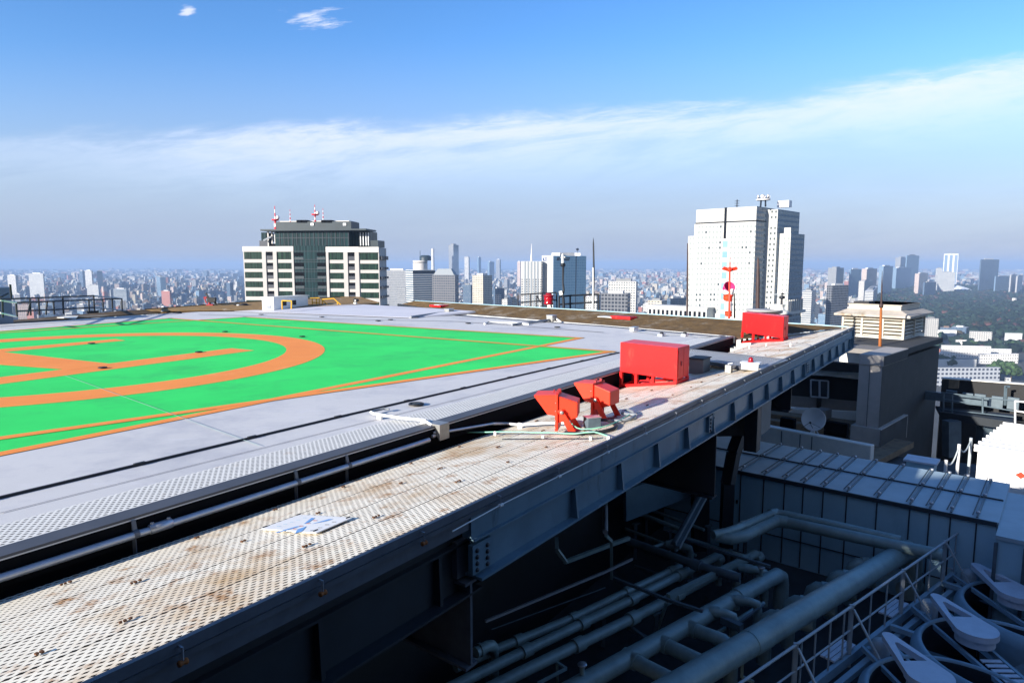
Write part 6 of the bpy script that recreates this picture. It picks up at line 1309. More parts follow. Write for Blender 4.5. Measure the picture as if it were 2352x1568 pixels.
# facades
FA = {}
FA['white'] = facade('facade_white', (.50, .49, .47), (.06, .08, .10), 3.3, 3.2, .62, .5)
FA['pink'] = facade('facade_pinkish', (.52, .42, .38), (.06, .07, .09), 3.1, 3.6, .6, .45)
FA['cream'] = facade('facade_cream', (.52, .47, .38), (.06, .07, .08), 3.2, 4.0, .7, .46)
FA['grey'] = facade('facade_grey', (.24, .25, .27), (.06, .08, .10), 3.5, 2.6, .62, .5)
FA['stripe'] = facade('facade_banded', (.52, .52, .51), (.05, .08, .12), 3.6, 40., .985, .46)
FA['dark'] = facade('facade_dark_glass', (.09, .13, .18), (.04, .08, .14), 3.8, 2.4, .84, .74, jit=.2)
FA['blue'] = facade('facade_blue_glass', (.18, .27, .36), (.07, .14, .24), 3.8, 2.0, .8, .7, jit=.25)
FA['brick'] = facade('facade_brick', (.34, .13, .10), (.08, .08, .09), 3.2, 3.0, .5, .45)
FA['brown'] = facade('facade_brown', (.23, .18, .15), (.05, .06, .07), 3.4, 2.8, .6, .5)
for k, c in (('roof_grey', (.20, .21, .22)), ('roof_white', (.58, .58, .58)), ('roof_green', (.09, .13, .11)), ('roof_rust', (.20, .13, .10)), ('roof_blue', (.09, .13, .19))):
    M[k] = pbr(k, c, .85, var=.2, scale=.08)
ROOFS = ['roof_grey', 'roof_grey', 'roof_white', 'roof_green', 'roof_rust', 'roof_blue']
def footprint(pxl, pxm, pxr, d, phi):
    """ground rectangle whose left, middle and right upright edges are seen in three photo columns"""
    m = Yd((pxm, yh), d)[:2]; ld_ = np.array([-math.cos(phi), math.sin(phi)]); rd_ = np.array([math.sin(phi), math.cos(phi)])
    def ln(dr, px):
        k = (px - 1176) / f; den = dr[0] - k * dr[1]; v = (k * m[1] - m[0]) / den if abs(den) > 1e-6 else 10.
        return v
    l = ln(ld_, pxl) if pxl < pxm - .3 else None; r = ln(rd_, pxr) if pxr > pxm + .3 else None
    if l is None or l < 4 or l > 400: l = min(max(8., (r or 20) * .8), 40) if l is None else min(max(l, 5), 400)
    if r is None or r < 4 or r > 400: r = min(max(8., l * .8), 40) if r is None else min(max(r, 5), 400)
    return [m, m + rd_ * r, m + rd_ * r + ld_ * l, m + ld_ * l], ld_, rd_, l, r
def z_at(y, d): return 3 + (yh - y) * d / f
def landmark(name, label, cat, pxl, pxm, pxr, ytop, d, phi, fac, roof='roof_grey', z0=GZ, plant=True, group=None, extra=None):
    fp, ld_, rd_, l, r = footprint(pxl, pxm, pxr, d, R_(phi)); zt = z_at(ytop, d)
    t = thing(name, label, cat, (*(fp[0]), z0), group)
    v, fs, uv, ms = [], [], [], []; uvbox(v, fs, uv, ms, fp, z0, zt); mesh_uv('wall', v, fs, uv, ms, [FA[fac] if fac in FA else M[fac], M[roof]], t)
    if plant:
        s_ = [fp[0] + rd_ * r * .2 + ld_ * l * .2, fp[0] + rd_ * r * .7 + ld_ * l * .2, fp[0] + rd_ * r * .7 + ld_ * l * .75, fp[0] + rd_ * r * .2 + ld_ * l * .75]
        v, fs, uv, ms = [], [], [], []; uvbox(v, fs, uv, ms, s_, zt, zt + max(2.5, .03 * (zt - z0)), 0, 0); mesh_uv('roof_plant', v, fs, uv, ms, [M['roof_white'] if roof != 'roof_white' else M['roof_grey']], t)
        q = fp[0] + rd_ * r * .5 + ld_ * l * .5
    return t, fp, ld_, rd_, l, r, zt
H3 = lambda p, z: np.array([p[0], p[1], z])
def wallbox(t, name, mat, A, u, n, u0, u1, z0, z1, out, inn=.05):
    """a panel on a wall: A wall origin, u along, n outwards"""
    b = MB(); a, c = A + u * u0, A + u * u1
    b.hexa([H3(a - n * inn, z0), H3(c - n * inn, z0), H3(c + n * out, z0), H3(a + n * out, z0)], [H3(a - n * inn, z1), H3(c - n * inn, z1), H3(c + n * out, z1), H3(a + n * out, z1)]); return b.build(name, mat, t)
# ---- apartment tower with balconies (left centre)
M['apt_wall'] = pbr('apartment_wall', (.42, .405, .395), .7, var=.05, scale=.15)
M['apt_white'] = pbr('apartment_parapet', (.56, .54, .52), .7, var=.04, scale=.2)
def glazing(name, c1, c2, sx_, frame=(.25, .3, .32), fw=.06, fz=3.5):
    m = bpy.data.materials.new(name); m.use_nodes = True; nt = m.node_tree; b = nt.nodes['Principled BSDF']
    g = nd(nt, 'ShaderNodeNewGeometry'); sp = nd(nt, 'ShaderNodeSeparateXYZ'); nt.links.new(g.outputs['Position'], sp.inputs[0])
    uu_ = math_(nt, 'MULTIPLY', math_(nt, 'ADD', sp.outputs[0], math_(nt, 'MULTIPLY', sp.outputs[1], -.29)), .92)
    cb = nd(nt, 'ShaderNodeCombineXYZ'); nt.links.new(math_(nt, 'MULTIPLY', uu_, 1.6), cb.inputs[0]); nt.links.new(math_(nt, 'MULTIPLY', sp.outputs[2], .06), cb.inputs[1])
    n = nd(nt, 'ShaderNodeTexNoise'); n.inputs['Scale'].default_value = sx_; n.inputs['Detail'].default_value = 4; n.inputs['Roughness'].default_value = .75; nt.links.new(cb.outputs[0], n.inputs['Vector'])
    r = nd(nt, 'ShaderNodeValToRGB'); r.color_ramp.elements[0].position = .42; r.color_ramp.elements[1].position = .72; r.color_ramp.elements[0].color = (*c1, 1); r.color_ramp.elements[1].color = (*c2, 1); nt.links.new(n.outputs['Fac'], r.inputs['Fac'])
    fr = math_(nt, 'LESS_THAN', math_(nt, 'FRACT', math_(nt, 'DIVIDE', uu_, 1.15)), fw)
    mx = nd(nt, 'ShaderNodeMix', data_type='RGBA'); nt.links.new(fr, mx.inputs[0]); nt.links.new(r.outputs['Color'], mx.inputs[6]); mx.inputs[7].default_value = (*frame, 1)
    nt.links.new(mx.outputs[2], b.inputs['Base Color']); b.inputs['Roughness'].default_value = .3; b.inputs['Specular IOR Level'].default_value = .15
    return m
M['apt_glass'] = glazing('apartment_window_glass', (.004, .014, .011), (.03, .075, .05), 1.4, (.02, .035, .035))
M['apt_curtain'] = glazing('apartment_curtain_wall', (.004, .016, .019), (.012, .045, .05), .9, (.035, .08, .09), .08)
M['apt_rail'] = pbr('balcony_rail', (.03, .037, .055), .5)
M['apt_roof'] = pbr('apartment_roof_steel', (.018, .034, .045), .5, var=.2, scale=.3)
M['mast_red'] = pbr('mast_red', (.62, .02, .04), .5); M['mast_white'] = pbr('mast_white', (.78, .76, .76), .5)
A3 = Yd((557.6, 566.4), 252.5); B3 = Yd((870., 563.5), 246.5)
Aa, Bb = A3[:2], B3[:2]; Wd = np.linalg.norm(Bb - Aa); ua = (Bb - Aa) / Wd; na = np.array([ua[1], -ua[0]])    # outwards, towards the viewer
na = na if na[1] < 0 else -na
mpp = Wd / (1975 - 240.); zt_ = (A3[2] + B3[2]) / 2
Uz = lambda X: (X - 240) * mpp
Zz = lambda Y, X=1100: zt_ - (Y - (625 - (X - 240) * 15 / 1735.)) * mpp
t = thing('apartment_tower', 'dark glass and beige apartment tower with red and white roof masts, left of centre', 'apartment tower', H3(Aa, GZ))
dep_ = 9.
fpA = [Aa, Bb, Bb - na * dep_, Aa - na * dep_]
b = MB(); b.hexa([H3(q - 0 * na, GZ) for q in fpA], [H3(q, Zz(640)) for q in fpA]); b.build('wall', 'apt_wall', t)
for X0, X1 in ((240, 897), (1310, 1728), (1733, 1975)): wallbox(t, 'parapet', 'apt_white', Aa, ua, na, Uz(X0), Uz(X1), Zz(690, (X0 + X1) / 2), Zz(625, (X0 + X1) / 2), .35)
rows = [(690, 783), (825, 900), (940, 1015), (1057, 1130), (1173, 1244), (1290, 1360), (1405, 1475)]
for y0, y1 in rows:
    for X0, X1 in ((253, 484), (682, 868), (1345, 1528), (1737, 1963)):
        xm = (X0 + X1) / 2; wo_ = wallbox(t, 'window', 'apt_glass', Aa, ua, na, Uz(X0), Uz(X1), Zz(y1, xm), Zz(y0, xm), .06)
    for X0, X1 in ((543, 630), (1587, 1672)):
        xm = (X0 + X1) / 2; wallbox(t, 'balcony_opening', 'black', Aa, ua, na, Uz(X0), Uz(X1), Zz(y1 + 2, xm), Zz(y0, xm), .07); wallbox(t, 'balcony_rail', 'apt_rail', Aa, ua, na, Uz(X0), Uz(X1), Zz(y1 + 5, xm), Zz(y0 + (y1 - y0) * .52, xm), .14)
for X0, X1 in ((490, 540), (632, 680), (870, 897), (1312, 1343), (1532, 1585), (1674, 1726)):
    wallbox(t, 'pilaster', 'apt_wall', Aa, ua, na, Uz(X0), Uz(X1), GZ, Zz(690, X0), .4)
wallbox(t, 'curtain_wall', 'apt_curtain', Aa, ua, na, Uz(899), Uz(1308), GZ + 1, Zz(615), .10)
for y in (680, 780, 810, 895, 925, 1015, 1045, 1135, 1160, 1250, 1280): wallbox(t, 'transom', 'apt_rail', Aa, ua, na, Uz(905), Uz(1305), Zz(y + 4), Zz(y), .22)
for X0, X1 in ((907, 1022), (1195, 1305)):
    for y in (690, 815, 930, 1048, 1165): wallbox(t, 'balcony_opening', 'black', Aa, ua, na, Uz(X0), Uz(X1), Zz(y + 50), Zz(y + 8), .16)
    for y in (755, 870, 985, 1105, 1222): wallbox(t, 'balcony_rail', 'apt_roof', Aa, ua, na, Uz(X0), Uz(X1), Zz(y + 26), Zz(y), .3)
# shaded right flank with balconies
va = -na
for i, (y0, y1) in enumerate(rows):
    for k in range(2):
        p0 = Bb + va * (.6 + k * 4.4); b = MB(); b.hexa([H3(p0 - ua * .02, Zz(y1 + 2)), H3(p0 + va * 3.6 - ua * .02, Zz(y1 + 2)), H3(p0 + va * 3.6 + ua * .9, Zz(y1 + 2)), H3(p0 + ua * .9, Zz(y1 + 2))], [H3(p0 - ua * .02, Zz(y0 + 50)), H3(p0 + va * 3.6 - ua * .02, Zz(y0 + 50)), H3(p0 + va * 3.6 + ua * .9, Zz(y0 + 50)), H3(p0 + ua * .9, Zz(y0 + 50))]); b.build('side_balcony', 'apt_rail', t)
def ablock(name, mat, X0, X1, Y0, Y1, back, deep, parent=t):
    deep = min(deep, 9.) if name != 'roof_slab' else 12.
    b = MB(); a, c = Aa + ua * Uz(X0) - na * back, Aa + ua * Uz(X1) - na * back; z0, z1 = Zz(Y1, (X0 + X1) / 2), Zz(Y0, (X0 + X1) / 2)
    b.hexa([H3(a, z0), H3(c, z0), H3(c - na * deep, z0), H3(a - na * deep, z0)], [H3(a, z1), H3(c, z1), H3(c - na * deep, z1), H3(a - na * deep, z1)]); return b.build(name, mat, parent)
ablock('glass_storey', 'apt_curtain', 640, 1590, 432, 640, 1.5, 20)
ablock('glass_storey', 'apt_curtain', 1590, 1800, 432, 640, 6, 14)
ablock('glass_storey', 'apt_curtain', 530, 640, 432, 640, 8, 12)
for X in list(range(700, 1590, 55)): ablock('mullion', 'apt_rail', X, X + 5, 436, 612, 1.35, .2)
ablock('transom', 'apt_rail', 640, 1590, 515, 521, 1.35, .2)
for X in (525, 575, 615): ablock('roof_column', 'apt_white', X, X + 14, 440, 625, 2.5, .5)
for X in (1690, 1725, 1760, 1790): ablock('roof_column', 'silver', X, X + 12, 445, 605, 4.5, .5)
ablock('roof_slab', 'apt_roof', 485, 1825, 412, 432, -.5, 26)
ablock('penthouse', 'apt_roof', 636, 1600, 318, 412, 3., 18)
ablock('penthouse_coping', 'apt_white', 640, 1540, 302, 322, 6, 10)
for X in (905, 975, 1222, 1292): ablock('vent_box', 'black', X, X + 62, 298, 330, 2.8, 3)
for X in (1085, 1500): ablock('roof_plant', 'silver', X, X + 40, 335, 365, 2.7, 1)
ablock('corner_turret', 'apt_curtain', 418, 490, 450, 560, 4, 6)
ablock('roof_equipment', 'apt_rail', 408, 530, 552, 630, 3, 3)
ablock('roof_equipment', 'black', 570, 672, 590, 630, 2, 2)
ablock('roof_equipment', 'apt_roof', 1800, 1915, 540, 625, 5, 8)
b = MB(); q0_, q1_ = Aa + ua * Uz(495) + na * -1, Aa + ua * Uz(580) - na * 2; b.bar(H3(q0_, Zz(548)), H3(q1_, Zz(500)), .6, .6); b.build('crane_arm', 'silver', t)
for X, Yb, Yt, rr in ((580, 415, 115, .5), (778, 330, 160, .28), (1103, 320, 105, .45), (1207, 318, 150, .28)):
    c = Aa + ua * Uz(X) - na * 6; m_ = thing('roof_mast', {580: 'tall red and white roof mast at the left end of the apartment tower', 778: 'thin red and white roof mast second from left on the apartment tower', 1103: 'red and white roof mast with dishes at the middle of the apartment tower', 1207: 'thin red and white roof mast at the right on the apartment tower'}[X], 'mast', H3(c, Zz(Yb)), 'red and white masts on the apartment tower')
    n_ = 7
    for k in range(n_):
        z0, z1 = Zz(Yb - (Yb - Yt) * k / n_), Zz(Yb - (Yb - Yt) * (k + 1) / n_); s = 1 - .75 * k / n_
        b = MB(); b.tube([H3(c, z0), H3(c, z1)], .75 * rr * s * (1.6 if k < 3 and X == 580 else 1), 8); b.build('red_section' if k % 2 == 0 else 'white_section', 'mast_red' if k % 2 == 0 else 'mast_white', m_)
    if X in (580, 1103):
        b = MB(); b.lathe(H3(c, Zz(Yb - (Yb - Yt) * .4)), [(0, 0), (1.2, 0), (1.4, .5), (0, .6)], 12); b.build('platform', 'mast_red', m_)
        b = MB(); b.lathe(H3(c + ua * 1., Zz(Yb - (Yb - Yt) * .52)), [(0, -.2), (.8, 0), (0, .2)], 12, axis=H3(na, 0)); b.build('dish', 'mast_white', m_)
# ---- tall white office tower (right centre)
FA['tower_side'] = facade('tower_side_facade', (.19, .25, .30), (.04, .07, .10), 4.05, 3.0, .6, .58, jit=.2)  # same wall as the front, its shade put into a darker colour
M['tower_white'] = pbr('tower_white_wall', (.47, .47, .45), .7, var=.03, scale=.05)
M['tower_win'] = pbr('tower_window', (.25, .28, .28), .3, var=.05); M['tower_win_dark'] = pbr('tower_window_dark', (.06, .08, .09), .2)
M['tower_glass'] = facade('tower_glass_strip', (.45, .55, .56), (.16, .30, .36), 8.1, 60, 1., .6, jit=.3)
xT = lambda X: zT(X, 0)[0]; yT_ = lambda Y: zT(0, Y)[1]
A_ = Yd((xT(235), yh), 540.)[:2]; O_ = Yd((xT(895), yh), 505.)[:2]; Wt = np.linalg.norm(O_ - A_); ut = (O_ - A_) / Wt; nt_ = np.array([ut[1], -ut[0]]); nt_ = nt_ if nt_[1] < 0 else -nt_; it = -nt_
t = thing('white_office_tower', 'tall white office tower with stepped wings and a dark groove, right of centre', 'office tower', H3(A_, GZ))
zmain = z_at(yT_(200), 510.)
def tblock(name, u0, u1, n0, n1, z0, z1, mats):
    fp = [O_ + ut * u0 + it * n0, O_ + ut * u1 + it * n0, O_ + ut * u1 + it * n1, O_ + ut * u0 + it * n1]; v, fs, uv, ms = [], [], [], []; uvbox(v, fs, uv, ms, fp, z0, z1)
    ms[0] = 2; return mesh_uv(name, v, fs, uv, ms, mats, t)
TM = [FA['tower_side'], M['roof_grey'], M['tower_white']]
zg = z_at(yT_(352), 512.)
tblock('main_wall', -Wt, 0, 0, 60, GZ, zg - .5, TM); tblock('groove', -Wt + .5, -.5, .5, 59, zg - .5, zg + .5, [M['black'], M['black'], M['black']]); tblock('crown', -Wt + 1.2, 0, 0, 60, zg + .5, zmain, [M['tower_side'] if 'tower_side' in M else FA['tower_side'], M['roof_grey'], M['tower_white']])
tblock('rear_wall', 0, 8.4, 19, 63, GZ, zmain - 1.5, TM)
zw = z_at(yT_(480), 512); tblock('right_wing', 8.4, 17.2, 23.8, 52, GZ, zw, TM)
tblock('wing_head', 11.5, 16.5, 25, 31, zw, z_at(yT_(420), 515), TM)
zl_ = z_at(yT_(508), 545); tblock('left_wing', -Wt - 7, -Wt, 3, 50, GZ, zl_, TM)
uX = lambda X: -Wt + (X - 235) / 660. * Wt * (1 + .0) # small span, near linear
def on_wall(X, off=0.):     # along-wall distance of a photo column
    k = (xT(X) - 1176) / f; q = O_ + it * off; return (k * q[1] - q[0]) / (ut[0] - k * ut[1])
def twin(name, mat, X0, X1, Y0, Y1, off=0., out=.15):
    u0, u1 = on_wall(X0, off), on_wall(X1, off); dd = (O_ + ut * (u0 + u1) / 2 + it * off)[1]; base = O_ + it * off; b = MB()
    a, c = base + ut * u0, base + ut * u1; z0, z1 = z_at(yT_(Y1), dd), z_at(yT_(Y0), dd)
    b.hexa([H3(a + it * .1, z0), H3(c + it * .1, z0), H3(c - it * out, z0), H3(a - it * out, z0)], [H3(a + it * .1, z1), H3(c + it * .1, z1), H3(c - it * out, z1), H3(a - it * out, z1)]); return b.build(name, mat, t)
twin('dark_slot', 'black', 537, 563, 208, 535)
wl_ = []
v_ = MB(); vd = MB(); cnt = 0; rt_ = random.Random(5)
def tquad(B, X0, X1, Y0, Y1, off, slope):
    u0, u1 = on_wall(X0, off), on_wall(X1, off); dd = (O_ + ut * (u0 + u1) / 2 + it * off)[1]; base = O_ + it * off - it * .12
    z0, z1 = z_at(yT_(Y1), dd), z_at(yT_(Y0), dd); a, c = base + ut * u0, base + ut * u1
    B.hexa([H3(a + it * .2, z0), H3(c + it * .2, z0), H3(c, z0), H3(a, z0)], [H3(a + it * .2, z1), H3(c + it * .2, z1), H3(c, z1), H3(a, z1)])
nwin = 0
for r in range(17):
    Y = 400 + r * 55.6
    for c in range(14):
        X = (262 + c * 38.5) if c < 7 else (612 + (c - 7) * 41)
        k_ = (1350 - Y) / 950; X = X - 6 * (1 - k_) if c < 7 else X - 10 * (1 - k_)
        Yc = Y + (0 if c < 7 else 0) - (X - 235) * .012
        dark = rt_.random() < .05 or (r in (13, 14) and c in (0, 1, 4, 5))
        if nwin < 90 and c >= 7 and r >= 3 and True:
            B = MB(); tquad(B, X, X + 20, Yc, Yc + 25, 0, 0); B.build('window', 'tower_win_dark' if dark else 'tower_win', t); nwin += 1
        else: tquad(vd if dark else v_, X, X + 20, Yc, Yc + 25, 0, 0)
for r in range(15):
    Y = 520 + r * 55.
    for X in (178, 208): tquad(v_, X, X + 15, Y, Y + 24, 3, 0)
    for X in (1182, 1226): tquad(v_, X, X + 20, Y + 0, Y + 26, 23.8, 0)
for r in range(19):
    Y = 240 + r * 57
    if r != 2:
        for X in (1036, 1078): tquad(vd, X - r * 1.0, X + 17 - r * 1.0, Y, Y + 24, 19, 0)
o = v_.build('window_grid', 'tower_win', t); o['kind'] = 'stuff'
o = vd.build('dark_window_grid', 'tower_win_dark', t); o['kind'] = 'stuff'
u0, u1 = on_wall(530), on_wall(583); base = O_ - it * .25; vv, fs, uv, ms = [], [], [], []; uvbox(vv, fs, uv, ms, [base + ut * u0, base + ut * u1, base + ut * u1 + it * .3, base + ut * u0 + it * .3], GZ, z_at(yT_(535), 515)); mesh_uv('glass_strip', vv, fs, uv, ms, [M['tower_glass'], M['roof_grey']], t)
# podiums
zp = z_at(yT_(1290), 500)
fpp = [O_ + ut * (-Wt - 34) - it * 12, O_ + ut * (-Wt * .62) - it * 12, O_ + ut * (-Wt * .62) + it * 2, O_ + ut * (-Wt - 34) + it * 2]; vv, fs, uv, ms = [], [], [], []
FA['podium'] = facade('podium_facade', (.48, .49, .48), (.03, .04, .05), 60., 3.6, .5, .10, jit=.05)
uvbox(vv, fs, uv, ms, fpp, GZ, zp); mesh_uv('podium', vv, fs, uv, ms, [FA['podium'], M['roof_white']], t)
for k in range(13):
    a = fpp[0] + (fpp[1] - fpp[0]) * (k + .5) / 13; b = MB(); w_ = ut * 1.1; b.hexa([H3(a - w_ - it * .05, zp - 9), H3(a + w_ - it * .05, zp - 9), H3(a + w_ + it * .3, zp - 9), H3(a - w_ + it * .3, zp - 9)], [H3(a - w_ - it * .05, zp - 3.5), H3(a + w_ - it * .05, zp - 3.5), H3(a + w_ + it * .3, zp - 3.5), H3(a - w_ + it * .3, zp - 3.5)]); b.build('podium_opening', 'black', t)
b = MB(); b.hexa([H3(q, zp - 1.2) for q in (fpp[0] - ut * 1 - it * 1, fpp[1] + ut * 1 - it * 1, fpp[2] + ut, fpp[3] - ut)], [H3(q, zp - .2) for q in (fpp[0] - ut * 1 - it * 1, fpp[1] + ut * 1 - it * 1, fpp[2] + ut, fpp[3] - ut)]); b.build('podium_cornice', 'tower_white', t)
fpr = [O_ + ut * 6 + it * 18, O_ + ut * 19.5 + it * 18, O_ + ut * 19.5 + it * 56, O_ + ut * 6 + it * 56]; zr1 = z_at(yT_(1330), 512)
b = MB(); b.hexa([H3(q, zr1 - 1) for q in fpr], [H3(q, zr1 + 1) for q in fpr]); b.build('side_cornice', 'tower_white', t)
for k in range(8):
    q = O_ + ut * 18.2 + it * (21 + k * 4.3); b = MB(); b.tube([H3(q, zr1 + 1), H3(q, zr1 + 10)], .7, 8); b.build('column', 'tower_white', t)
# roof gear on the white tower
def gear(X, Y0, Y1, off, kind, lab):
    u0 = on_wall(X, off); q = O_ + ut * u0 + it * off; dd = q[1]; zb_, zt2 = z_at(yT_(Y1), dd), z_at(yT_(Y0), dd)
    m_ = thing('roof_antenna', lab, 'antenna', H3(q, zb_), 'antennas on the white tower'); b = MB()
    if kind == 'big':
        for a in range(4): s = np.array([math.cos(a * 1.57 + .4), math.sin(a * 1.57 + .4)]); b.bar(H3(q + s * 2.5, zb_), H3(q + s * 2.2, zt2 - 4), .9, .9); b.bar(H3(q + s * 2.2, zt2 - 4), H3(q + s * 5.5, zt2 - 2), .5, .5)
        b.build('lattice', 'railblack', m_); b = MB()
        for a in range(6): s = np.array([math.cos(a * 1.05), math.sin(a * 1.05)]); b.lathe(H3(q + s * 4.5, zt2 - 1.5), [(0, -.4), (1.6, 0), (0, .3)], 12, axis=H3(s, .1))
        b.lathe(H3(q, zt2 - 4.2), [(5, 0), (5.4, .8), (0, .9)], 16); b.build('dish_ring', 'mast_white', m_)
    else:
        b.tube([H3(q, zb_), H3(q, zt2)], .4, 8)
        for k in range(3): b.lathe(H3(q, zb_ + (zt2 - zb_) * (.2 + .3 * k)), [(0, -.2), (2.2, 0), (0, .3)], 10)
        b.build('pole', 'railblack', m_)
gear(945, 75, 200, 12, 'big', 'lattice antenna with a ring of dishes on top of the white tower')
gear(667, 125, 205, 14, 'small', 'small dark antenna pole on the left roof of the white tower')
u0 = on_wall(1200, 35); q = O_ + ut * u0 + it * 30; b = MB(); b.box(H3(q, z_at(yT_(190), 535)), 9, 6, 5, math.atan2(ut[1], ut[0])); b.build('roof_plant', 'mast_white', t)
# ---- fluted white tower and blue glass tower with a logo
t, fp, ld_, rd_, l, r, zt2 = landmark('fluted_tower', 'white fluted office tower with vertical grey ribs, left half of the pair before the mast', 'office tower', 1196.8, 1243, 1247, 600, 905, 12, 'white', 'roof_white', plant=False)
ul_ = -ld_  # along wall from left end to right end
La_ = fp[3]; nW = np.array([ul_[1], -ul_[0]]); nW = nW if nW[1] < 0 else -nW
M['rib_grey'] = pbr('rib_grey', (.22, .25, .28), .6); M['panel_white'] = pbr('panel_white', (.52, .52, .51), .6, var=.03)
for X in (258, 330, 402, 474, 546):
    s = (X - 165) / 460.; a = La_ + ul_ * (l * s); b = MB(); b.hexa([H3(a - ul_ * 1.2, GZ), H3(a + ul_ * 1.2, GZ), H3(a + ul_ * 1.2 + nW * .5, GZ), H3(a - ul_ * 1.2 + nW * .5, GZ)], [H3(q, zt2 - .3) for q in (a - ul_ * 1.2, a + ul_ * 1.2, a + ul_ * 1.2 + nW * .5, a - ul_ * 1.2 + nW * .5)]); b.build('rib', 'rib_grey', t)
b = MB(); a = La_ + nW * .12; b.hexa([H3(a, zt2 - 24), H3(a + ul_ * l, zt2 - 24), H3(a + ul_ * l - nW * .2, zt2 - 24), H3(a - nW * .2, zt2 - 24)], [H3(a, zt2), H3(a + ul_ * l, zt2), H3(a + ul_ * l - nW * .2, zt2), H3(a - nW * .2, zt2)]); b.build('blank_head', 'panel_white', t)
qm = fp[0] + ld_ * l * .55 + rd_ * 10; b = MB(); b.tube([H3(qm, zt2), H3(qm, zt2 + 12), H3(qm, zt2 + 24)], [1.6, .6, .2], 8); b.build('roof_mast', 'mast_white', t)
t, fp, ld_, rd_, l, r, zt2 = landmark('blue_glass_tower', 'blue glass office tower with a white flank carrying a dark blue logo', 'office tower', 1244.7, 1270.7, 1345.2, 587.5, 900, 62, 'blue', 'roof_grey')
m0 = fp[0]; nL = np.array([-rd_[0], -rd_[1]])
b = MB(); a, c = m0 + ld_ * l, m0; b.hexa([H3(a + nL * .4, GZ), H3(c + nL * .4, GZ), H3(c - nL * .2, GZ), H3(a - nL * .2, GZ)], [H3(a + nL * .4, zt2 + .5), H3(c + nL * .4, zt2 + .5), H3(c - nL * .2, zt2 + .5), H3(a - nL * .2, zt2 + .5)]); b.build('white_flank', 'panel_white', t)
sc_ = l / 250.
def lp(X, Y): return H3(m0 + ld_ * (l - (X - 625) * sc_) + nL * .45, zt2 - (Y - 240) * .1727 * K * 900 / f)
for poly in ([(690, 282), (745, 282), (745, 305), (695, 308)], [(650, 282), (690, 282), (672, 300), (676, 330), (690, 340), (690, 352), (655, 350), (645, 320)], [(690, 328), (740, 325), (740, 350), (690, 352)]):
    b = MB(); pts = [lp(*q) for q in poly]; b.prism(pts, H3(nL * .15, 0)); b.build('logo_mark', 'logo', t)
def rp(s, Y): return H3(m0 + rd_ * (r * s) - ld_ * .05, zt2 - (Y - 240) * .1727 * K * 900 / f)
def flankbox(s0, s1, Y0, Y1, mat, nm, out=.6):
    b = MB(); pts = [rp(s0, Y1), rp(s1, Y1), rp(s1, Y0), rp(s0, Y0)]; b.prism(pts, H3(-ld_ * out, 0)); b.build(nm, mat, t)
flankbox(.10, .18, 275, 345, 'black', 'sign_disc'); flankbox(.31, .49, 278, 305, 'black', 'sign_letters'); flankbox(.31, .47, 318, 345, 'black', 'sign_letters')
flankbox(.665, .685, 245, 1400, 'black', 'dark_joint')
M['fin'] = pbr('blue_fin', (.10, .22, .36), .5)
for k in range(38): flankbox(.01 + k * .026, .016 + k * .026, 242, 1400, 'fin', 'fin', .5)
for s, w_ in ((.18, 8), (.80, 8)):
    q = m0 + rd_ * (r * s) + ld_ * 6; b = MB(); b.box(H3(q, zt2 + 2), w_, 5, 4, 0); b.build('roof_box', 'mast_white', t)
q = m0 + rd_ * (r * .80) + ld_ * 6; b = MB(); b.tube([H3(q, zt2 + 4), H3(q, zt2 + 9)], .3, 6); b.lathe(H3(q, zt2 + 9), [(0, -1), (2, 0), (0, 1)], 10, axis=(0, -1, .3)); b.build('roof_dish', 'railblack', t)
# ---- round topped hotel and its dark neighbour
x6 = lambda X: z6(X, 0)[0]; y6 = lambda Y: z6(0, Y)[1]
FA['hotel'] = facade('hotel_facade', (.54, .53, .50), (.04, .09, .14), 3.45, 60., 1., .52, jit=.1)
t, fp, ld_, rd_, l, r, zt2 = landmark('round_top_hotel', 'white hotel slab with dark bands and a round drum on its roof', 'hotel', x6(272), x6(345), x6(598), y6(425), 1010, 55, 'hotel', 'roof_white', plant=False)
qc = (fp[0] + fp[2]) / 2
b = MB(); dr_ = 82 * .2058 / f * 1010; zc0 = zt2; zc1 = z_at(y6(320), 1010)
b.lathe(H3(qc, zc0), [(dr_, 0), (dr_, (zc1 - zc0) * .75)], 36); b.lathe(H3(qc, zc0 + (zc1 - zc0) * .83), [(dr_, 0), (dr_, (zc1 - zc0) * .17), (0, (zc1 - zc0) * .17)], 36); b.build('drum', 'apt_white', t)
b = MB(); b.lathe(H3(qc, zc0 + (zc1 - zc0) * .75), [(dr_ * .97, 0), (dr_ * .97, (zc1 - zc0) * .08)], 36); b.build('drum_windows', 'black', t)
b = MB(); b.lathe(H3(qc + np.array([8., 0]), zc1), [(9, 0), (9, 6), (6, 8), (0, 8)], 20); b.tube([H3(qc, zc1), H3(qc, zc1 + 15)], .4, 6); b.build('roof_turret', 'apt_roof', t)
for k in range(14):
    a = fp[0] + rd_ * (r * (k + .5) / 14); b = MB(); b.hexa([H3(a - rd_ * 1.6 - ld_ * .4, zt2 - 5.2), H3(a + rd_ * 1.6 - ld_ * .4, zt2 - 5.2), H3(a + rd_ * 1.6 + ld_ * .2, zt2 - 5.2), H3(a - rd_ * 1.6 + ld_ * .2, zt2 - 5.2)], [H3(q, zt2 - 1.6) for q in (a - rd_ * 1.6 - ld_ * .4, a + rd_ * 1.6 - ld_ * .4, a + rd_ * 1.6 + ld_ * .2, a - rd_ * 1.6 + ld_ * .2)]); b.build('top_window', 'black', t)
FA['dark_bands'] = facade('dark_banded', (.15, .15, .16), (.02, .035, .06), 3.6, 3.4, .66, .6, jit=.1)
